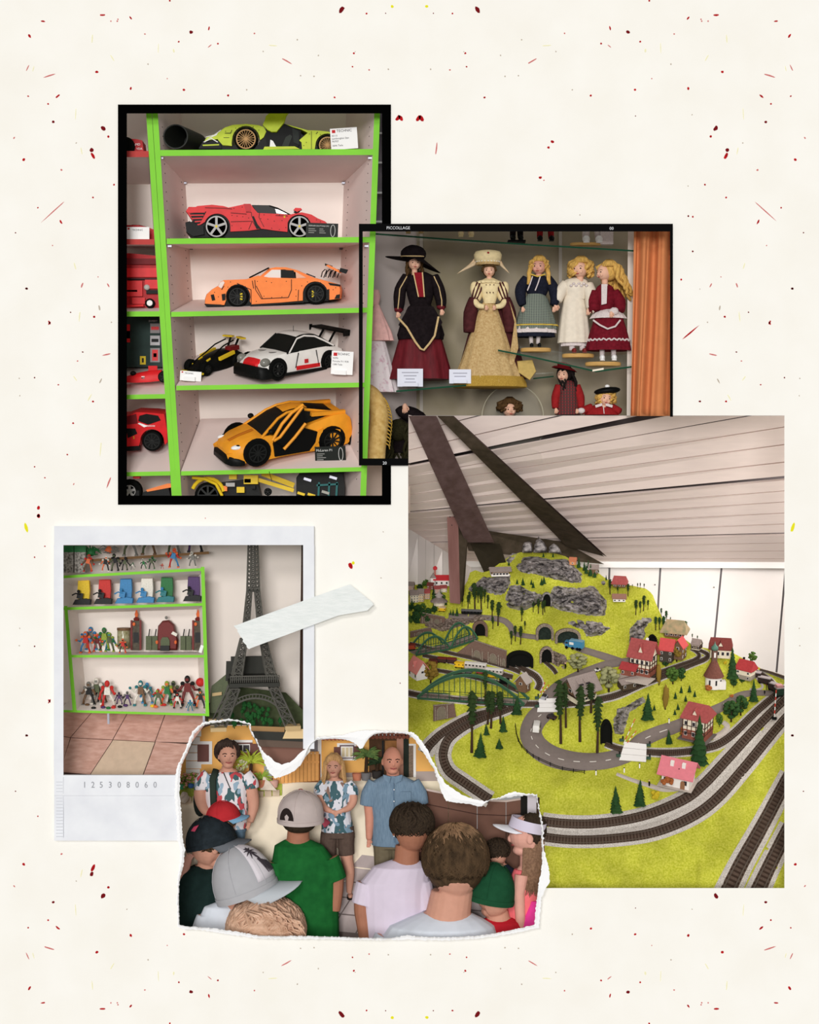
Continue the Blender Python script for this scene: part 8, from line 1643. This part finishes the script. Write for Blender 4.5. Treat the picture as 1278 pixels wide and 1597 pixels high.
quadp([(90,1096),(312,1096),(312,898),(90,898)],206,3).build('back_panel',m_shback,ts)
for u in(169,318):MB().bar(Wp(u,1110,130),Wp(u+.5,1129,130),3.4).build('leg',m_steel,ts)
o=quadp([(140,876),(326,864),(326,860),(140,872)],150,60).build('floating_shelf',M('brown_shelf',(126,96,66),.7));tag(o,'narrow brown wall shelf above the green-edged toy shelf','shelf')
# robots
PAL={'red':(196,50,44),'blue':(64,130,180),'green':(44,112,62),'orange':(226,112,66),'black':(34,34,34),'grey':(128,126,120),'white':(226,220,208),'brown':(112,84,60),'purple':(82,56,102),'teal':(50,120,126),'lime':(140,160,60),'yellow':(236,200,50),'maroon':(112,42,40),'olive':(86,94,66)}
def pm(n_):return M('toy_'+n_,PAL[n_],.45,var=.12,scale=.5)
def robot(lab,u,v,h,c1,c2,c3,d=150,pose=0,rz=0):
 c=T('toy_robot',lab,'toy robot',u,v,d,(6,0,rz));k=h/30.0;q=random.Random(int(u*7+v));A,B_,C_=pm(c1),pm(c2),pm(c3)
 MB().box(0,0,17*k,7*k,4.5*k,8*k,(0,pose*.3,0),.75).build('torso',A,c);MB().ell((pose*2*k,-k,25*k),(2.8*k,2.8*k,3.6*k),10,7).build('head',B_,c);MB().box(pose*2*k,-3.6*k,25*k,3*k,1*k,2.4*k).build('mask',C_,c)
 for s_ in(-1,1):
  x=s_*3*k;kx=s_*(4+q.random()*2)*k;MB().tube([(x,0,13*k),(kx,-1.5*k,7*k),(kx+s_*k,.5*k,1.5*k)],[1.6*k,1.2*k,1.3*k],7).build('leg',C_ if s_<0 else A,c);MB().box(kx+s_*k,-1.5*k,.9*k,3.2*k,5.5*k,1.8*k).build('foot',B_,c)
  hx,hz=s_*(7.5+q.random()*4)*k,(9+q.random()*12)*k;MB().tube([(s_*4*k,0,20*k),(s_*7*k,-1.5*k,15*k),(hx,-4*k,hz)],[1.6*k,1.2*k,1.0*k],7).build('arm',C_,c);MB().ell((hx,-4.4*k,hz),(1.7*k,1.7*k,1.7*k),8,6).build('claw',B_,c);MB().ell((s_*4.6*k,0,20.6*k),(2.2*k,2.2*k,2.2*k),8,6).build('shoulder',B_,c)
 return c
def sd(v,vf):return e0+(e1-e0)*max(0,min(1,(vf-v)/(vf-tb(0,vf)[1])))
for a in(('red and blue toy robot at the start of the middle shelf',134,1018,36,'red','orange','blue'),('blue-headed grey toy robot behind the red one',142,1013,38,'grey','blue','orange'),('maroon toy robot between the blue and green heads',152,1016,30,'maroon','orange','red'),('green-headed lime toy robot on the middle shelf',163,1014,38,'lime','green','olive'),('dark green toy robot reaching towards the jar',171,1016,32,'olive','lime','teal'),('squat red-orange toy robot in front of the jar',192,1018,24,'red','orange','black')):robot(*a,sd(a[2],1021)if a[3]>24 else 124)
for a in(('grey and black toy robot leftmost on the bottom shelf',139,1100,40,'black','grey','brown'),('tall white-headed toy robot on the bottom shelf',151,1098,44,'olive','white','grey'),('tall red and white toy robot on the bottom shelf',168,1102,44,'white','red','red'),('brown and grey toy robot on the bottom shelf',160,1096,34,'brown','grey','black'),('small purple toy robot lying low',186,1098,20,'purple','black','purple'),('purple and grey toy robot beside the lying one',199,1100,24,'purple','grey','black'),('brown and blue toy robot in the middle of the bottom shelf',220,1100,42,'brown','teal','white'),('blue toy robot leaning on the brown one',230,1096,34,'grey','blue','teal'),('olive toy robot with red feet on the bottom shelf',247,1100,28,'olive','red','green'),('bright green toy robot in the right cluster',261,1099,40,'green','lime','orange'),('brown toy robot in the right cluster',271,1097,38,'brown','olive','black'),('white and black toy robot in front of the right cluster',277,1104,26,'white','black','red'),('maroon winged toy robot standing tall on the bottom shelf',293,1100,50,'maroon','black','maroon'),('black toy robot below the red ball',313,1104,30,'black','olive','orange'),('teal toy robot lying at the shelf edge',297,1108,18,'teal','blue','teal')):robot(*a,sd(a[2],1110))
o=MB().ell((0,0,0),(7,7,7),16,10).build('red_ball',pm('red'),smooth=True);put(o,312.5,1064,160);tag(o,'round red ball head above the black toy robot','toy')
for i,(u,v,n_)in enumerate(((136,1101,'brown'),(146,1106,'black'),(161,1105,'purple'),(169,1106,'green'),(187,1104,'black'),(196,1102,'purple'),(238,1103,'yellow'),(243,1104,'orange'),(256,1101,'red'),(177,1105,'red'))):o=MB().ell((0,0,2),(4,3,2.2),10,6).build('toy_mask',pm(n_),smooth=True);put(o,u,v,sd(v,1110)-4);tag(o,('%s oval toy mask lying on the bottom shelf'%n_)+(' behind the others' if v<1103 else ' near the edge'),'toy mask','loose toy masks')
for a in(('orange and red toy beetle at the left of the shelf top',138,891,22,'orange','red','brown',1),('black and white toy creature on the shelf top',165,891,20,'black','white','orange',1),('long black toy creature on the shelf top',180,890,22,'black','black','olive',-1),('spiky dark toy creature in the middle of the shelf top',195,889,17,'olive','black','black',1),('low white and green toy creature on the shelf top',207,888,9,'white','green','grey',1),('green and white toy creature on the shelf top',224,888,14,'green','white','black',-1),('dark green toy creature behind the white one',237,887,16,'olive','green','black',1),('blue and orange toy creature near the end of the shelf top',271,885,25,'blue','orange','red',1),('pale grey toy creature at the end of the shelf top',301,884,20,'grey','white','grey',-1),('small red dish-like toy on the shelf top',253,887,7,'red','orange','black',1)):robot(*a[:3],a[3]*1.3,*a[4:7],140,a[7]*.8)
for lb,u,v,h,a in(('grey toy robot legs on the wall shelf, leftmost pair',203,867,44,'grey'),('brown toy robot legs on the wall shelf, second pair',233,865,44,'brown'),('silver toy robot legs on the wall shelf, third pair',272,863,44,'grey'),('black toy robot legs on the wall shelf, last pair',305,861,44,'black')):robot(lb,u,v,h,a,a,'olive' if a!='black' else 'purple',170)
for lb,u,v,h,a in(('tangle of grey tentacled toy creature on the wall shelf',170,868,26,'olive'),('dark green toy creature beside the clear boxes',142,872,26,'green')):
 c=T('toy_creature',lb,'toy creature',u,v,165);MB().ell((0,0,h*.4),(7,5,6),10,7).build('body',pm('orange' if a=='olive' else a),c)
 for i in range(14):an=rnd.uniform(0,6.28);MB().tube([(0,0,h*.45),(10*math.cos(an),-4,h*(.5+.3*math.sin(an))),(17*math.cos(an),-2,h*(.2+.35*rnd.random()))],[1.8,1.2,.5],6).build('tentacle',pm('grey' if a=='olive' else a),c)
for lb,u in(('clear toy box with green lid at the left edge',107),('clear toy box with green lid beside the tentacled toys',126)):c=T('toy_canister',lb,'toy box',u,893,150);MB().box(0,0,16,17,12,32).build('box_body',M('box_speckle',(196,190,182),.5,rgb2=(70,66,60),scale=.3),c);MB().box(0,0,37,18,13,10).build('lid',pm('green'),c)
for n_,u,base,c1 in(('yellow',130,'black','yellow'),('red',163,'black','red'),('blue',196,'blue','blue'),('white',229,'blue','white'),('green',260,'teal','green'),('purple',302,'black','purple')):
 v=944-(u-100)*.032;c=T('toy_canister','%s upright toy canister with a small vehicle base on the top row'%n_,'toy canister',u,v,150);mt=pm(c1)
 MB().prism([(-9,8),(9,8),(10,22),(9,38),(-9,38),(-10,22)],2,12,.06,2).build('canister',mt,c);MB().prism([(-16,0),(12,0),(13,8),(4,10),(-12,8)],-8,6,.06,2).build('vehicle_base',pm(base),c)
 MB().box(-4,-7,14,9,4,9,(0,.2,0)).build('rider_body',pm(base),c);MB().ell((-6,-8,21),(2.6,2.4,2.8),8,6).build('rider_head',pm('black' if base=='black' else 'blue'),c);MB().tube([(-2,-8,16),(-10,-10,18),(-16,-10,15)],1.2,6).build('rider_arm',pm(base),c)
 # jar and castle
c=T('glass_jar','jar with brown lid in front of the toy castle tower','jar',193,1012,165);MB().lathe([(9,0),(10,2),(10,28),(9,30)],16).build('jar_body',M('jar_glass',(176,172,140),.2,rgb2=(120,112,70),scale=.2),c,smooth=40);MB().lathe([(10.5,29),(10.5,33),(.1,33.5)],16).build('lid',pm('brown'),c)
c=T('toy_castle','toy castle with two flame-topped towers and red dome on the middle shelf','toy castle',260,1014,178);m_cg2=pm('olive');m_fl=pm('orange')
for x in(-47,49):
 MB().box(x,0,23,15,10,46).build('tower',M('castle_stone',(96,92,78),.6,rgb2=(70,58,50),scale=.2),c)
 for s_ in(-1,1):MB().box(x+s_*7,-5,24,3,3,46).build('tower_pillar',pm('maroon'),c)
 MB().lathe([(4,46),(5,49),(2,52)],8,(x,0,0)).build('torch',pm('maroon'),c);MB().lathe([(2,52),(3,56),(.3,64)],8,(x,0,0)).build('flame',m_fl,c);MB().ell((x-3,-7,41),(2.4,2,3),8,6).build('flame',m_fl,c);MB().box(x,-5.4,20,8,1,16).build('tower_window',pm('black'),c)
for x in(-28,-18,26,34):MB().box(x,2,11,9,6,22).build('castle_wall',m_cg2,c);MB().bar((x,0,22),(x+2,-2,33),1.2).build('spike',pm('black'),c)
MB().prism([(-14,0),(17,0),(18,16),(14,30),(12,40),(4,47),(-6,46),(-13,38),(-14,24)],-8,8,.12,5).build('dome',pm('maroon'),c,smooth=50);MB().ell((0,-4,51),(2.4,2.4,2.6),8,6).build('dome_knob',pm('grey'),c);MB().prism([(8,26),(16,22),(18,26),(11,30)],-9.5,-7).build('dome_slash',pm('white'),c)
MB().prism([(-8,0),(6,0),(6,16),(3,21),(-5,21),(-8,16)],-12,-7).build('gate',pm('olive'),c);MB().box(-1,-13,4,14,6,8).build('gate_cart',pm('black'),c)
for x in(-14,15):MB().ell((x,-9,13),(2.2,2,3),8,6).build('flame',m_fl,c)
tag(put(MB().box(0,0,6,5,1,12,(0,.3,0)).build('name_card',white),314,1018,130),'small white card at the right end of the middle toy shelf','label card')
# ---- tower model
m_tw=M('tower_grey',(92,90,84),.6,var=.08,scale=.3);m_twd=M('tower_dark',(62,62,58),.65)
U,V=396,1128;c=T('tower_model','tall grey lattice tower model on arched legs','tower model',U,V,130,(3,0,8))
def truss(nm,rings,w=1.1,n=3):
 b=MB()
 for a,e in zip(rings,rings[1:]):
  for i in range(4):
   j=(i+1)%4;b.bar(a[i],e[i],w*1.5);b.bar(e[i],e[j],w)
   b.bar(a[i],e[j],w*.8);b.bar(a[j],e[i],w*.8)
 return b.build(nm,m_tw,c)
def sq(cx,cy,z,h):return[Vector((cx-h,cy-h,z)),Vector((cx+h,cy-h,z)),Vector((cx+h,cy+h,z)),Vector((cx-h,cy+h,z))]
def lerps(a,b2,n):return[[p.lerp(q,i/n)for p,q in zip(a,b2)]for i in range(n+1)]
for sx in(-1,1):
 for sy in(-1,1):
  truss('leg',lerps(sq(sx*54,sy*40,2,8.5),sq(sx*30,sy*22,58,7),4),1.2);truss('upper_leg',lerps(sq(sx*27,sy*20,72,7),sq(sx*15,sy*11,132,4.5),6),1.1);truss('spire_leg',lerps(sq(sx*12.5,sy*9,138,4.4),sq(sx*5.6,sy*5.6,212,3.4),9),1.0)
  MB().box(sx*57,sy*43,0,24,24,6).build('plinth',M('plinth_tan',(196,170,126),.7),c)
truss('spire',lerps(sq(0,0,206,9.5),sq(0,0,300,6.5),15),1.0);truss('spire_core',lerps(sq(0,0,206,4),sq(0,0,300,3),15),.9)
for z,h,hy,t in((64,39,30,6),(73,37,28,3),(135,18,14,5),(208,10,10,3)):MB().box(0,0,z,h*2,hy*2,t).build('platform',m_twd,c)
b=MB()
for i in range(26):x=-37+i*3;b.bar((x,-29,68),(x,-29,78),1.1)
b.bar((-38,-29,78),(38,-29,78),1.6);b.build('railing',m_tw,c);MB().box(-8,26,88,52,3,28).build('rear_gallery',m_twd,c)
for s_,yy in((1,-34),(1,-31)):
 MB().tube([(46*math.cos(R(a)),yy+4,4+46*math.sin(R(a))*.86)for a in range(8,176,8)],1.5,6).build('arch',m_tw,c)
b=MB()
for a in range(16,168,6):b.bar((46*math.cos(R(a)),-30,4+39.5*math.sin(R(a))),(51*math.cos(R(a)),-30,4+46*math.sin(R(a))),1)
b.tube([(51*math.cos(R(a)),-30,4+46*math.sin(R(a)))for a in range(16,168,8)],1,6);b.build('arch_fringe',m_tw,c)
tm=root('tower_baseboard','dark base board under the tower model on a black table','base board')
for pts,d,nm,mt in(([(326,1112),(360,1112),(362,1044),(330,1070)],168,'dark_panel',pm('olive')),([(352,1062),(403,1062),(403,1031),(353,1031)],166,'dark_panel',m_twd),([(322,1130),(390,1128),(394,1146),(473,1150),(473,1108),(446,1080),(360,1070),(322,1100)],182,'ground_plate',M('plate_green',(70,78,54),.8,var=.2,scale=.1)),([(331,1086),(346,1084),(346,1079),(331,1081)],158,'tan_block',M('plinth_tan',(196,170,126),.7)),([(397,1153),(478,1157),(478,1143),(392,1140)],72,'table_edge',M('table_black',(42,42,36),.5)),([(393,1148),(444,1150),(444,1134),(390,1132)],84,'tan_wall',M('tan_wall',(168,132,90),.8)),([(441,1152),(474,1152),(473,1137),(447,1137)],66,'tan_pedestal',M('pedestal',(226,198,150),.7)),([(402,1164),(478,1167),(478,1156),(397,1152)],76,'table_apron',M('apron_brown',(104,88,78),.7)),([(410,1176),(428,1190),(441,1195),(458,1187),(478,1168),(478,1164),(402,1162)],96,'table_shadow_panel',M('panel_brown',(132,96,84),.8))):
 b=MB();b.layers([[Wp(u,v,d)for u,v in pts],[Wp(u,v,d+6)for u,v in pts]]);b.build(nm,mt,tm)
for i in range(34):
 u=rnd.uniform(360,438);v=rnd.uniform(1104,1134);r_=rnd.uniform(2.5,4.6);o=MB().ell((0,0,r_*1.4),(r_,r_,r_*1.2),9,7,wob=lambda p:1+.3*noise.noise(p*.8)).tube([(0,0,-3),(0,0,r_)],.8,5).build('model_bush',M('bush_green',(48,104,52),.8,rgb2=(34,74,40),scale=.3));put(o,u,v,150-(v-1104)*1.4);tag(o,'tiny green model tree under the tower arch','model tree','model trees under the tower')
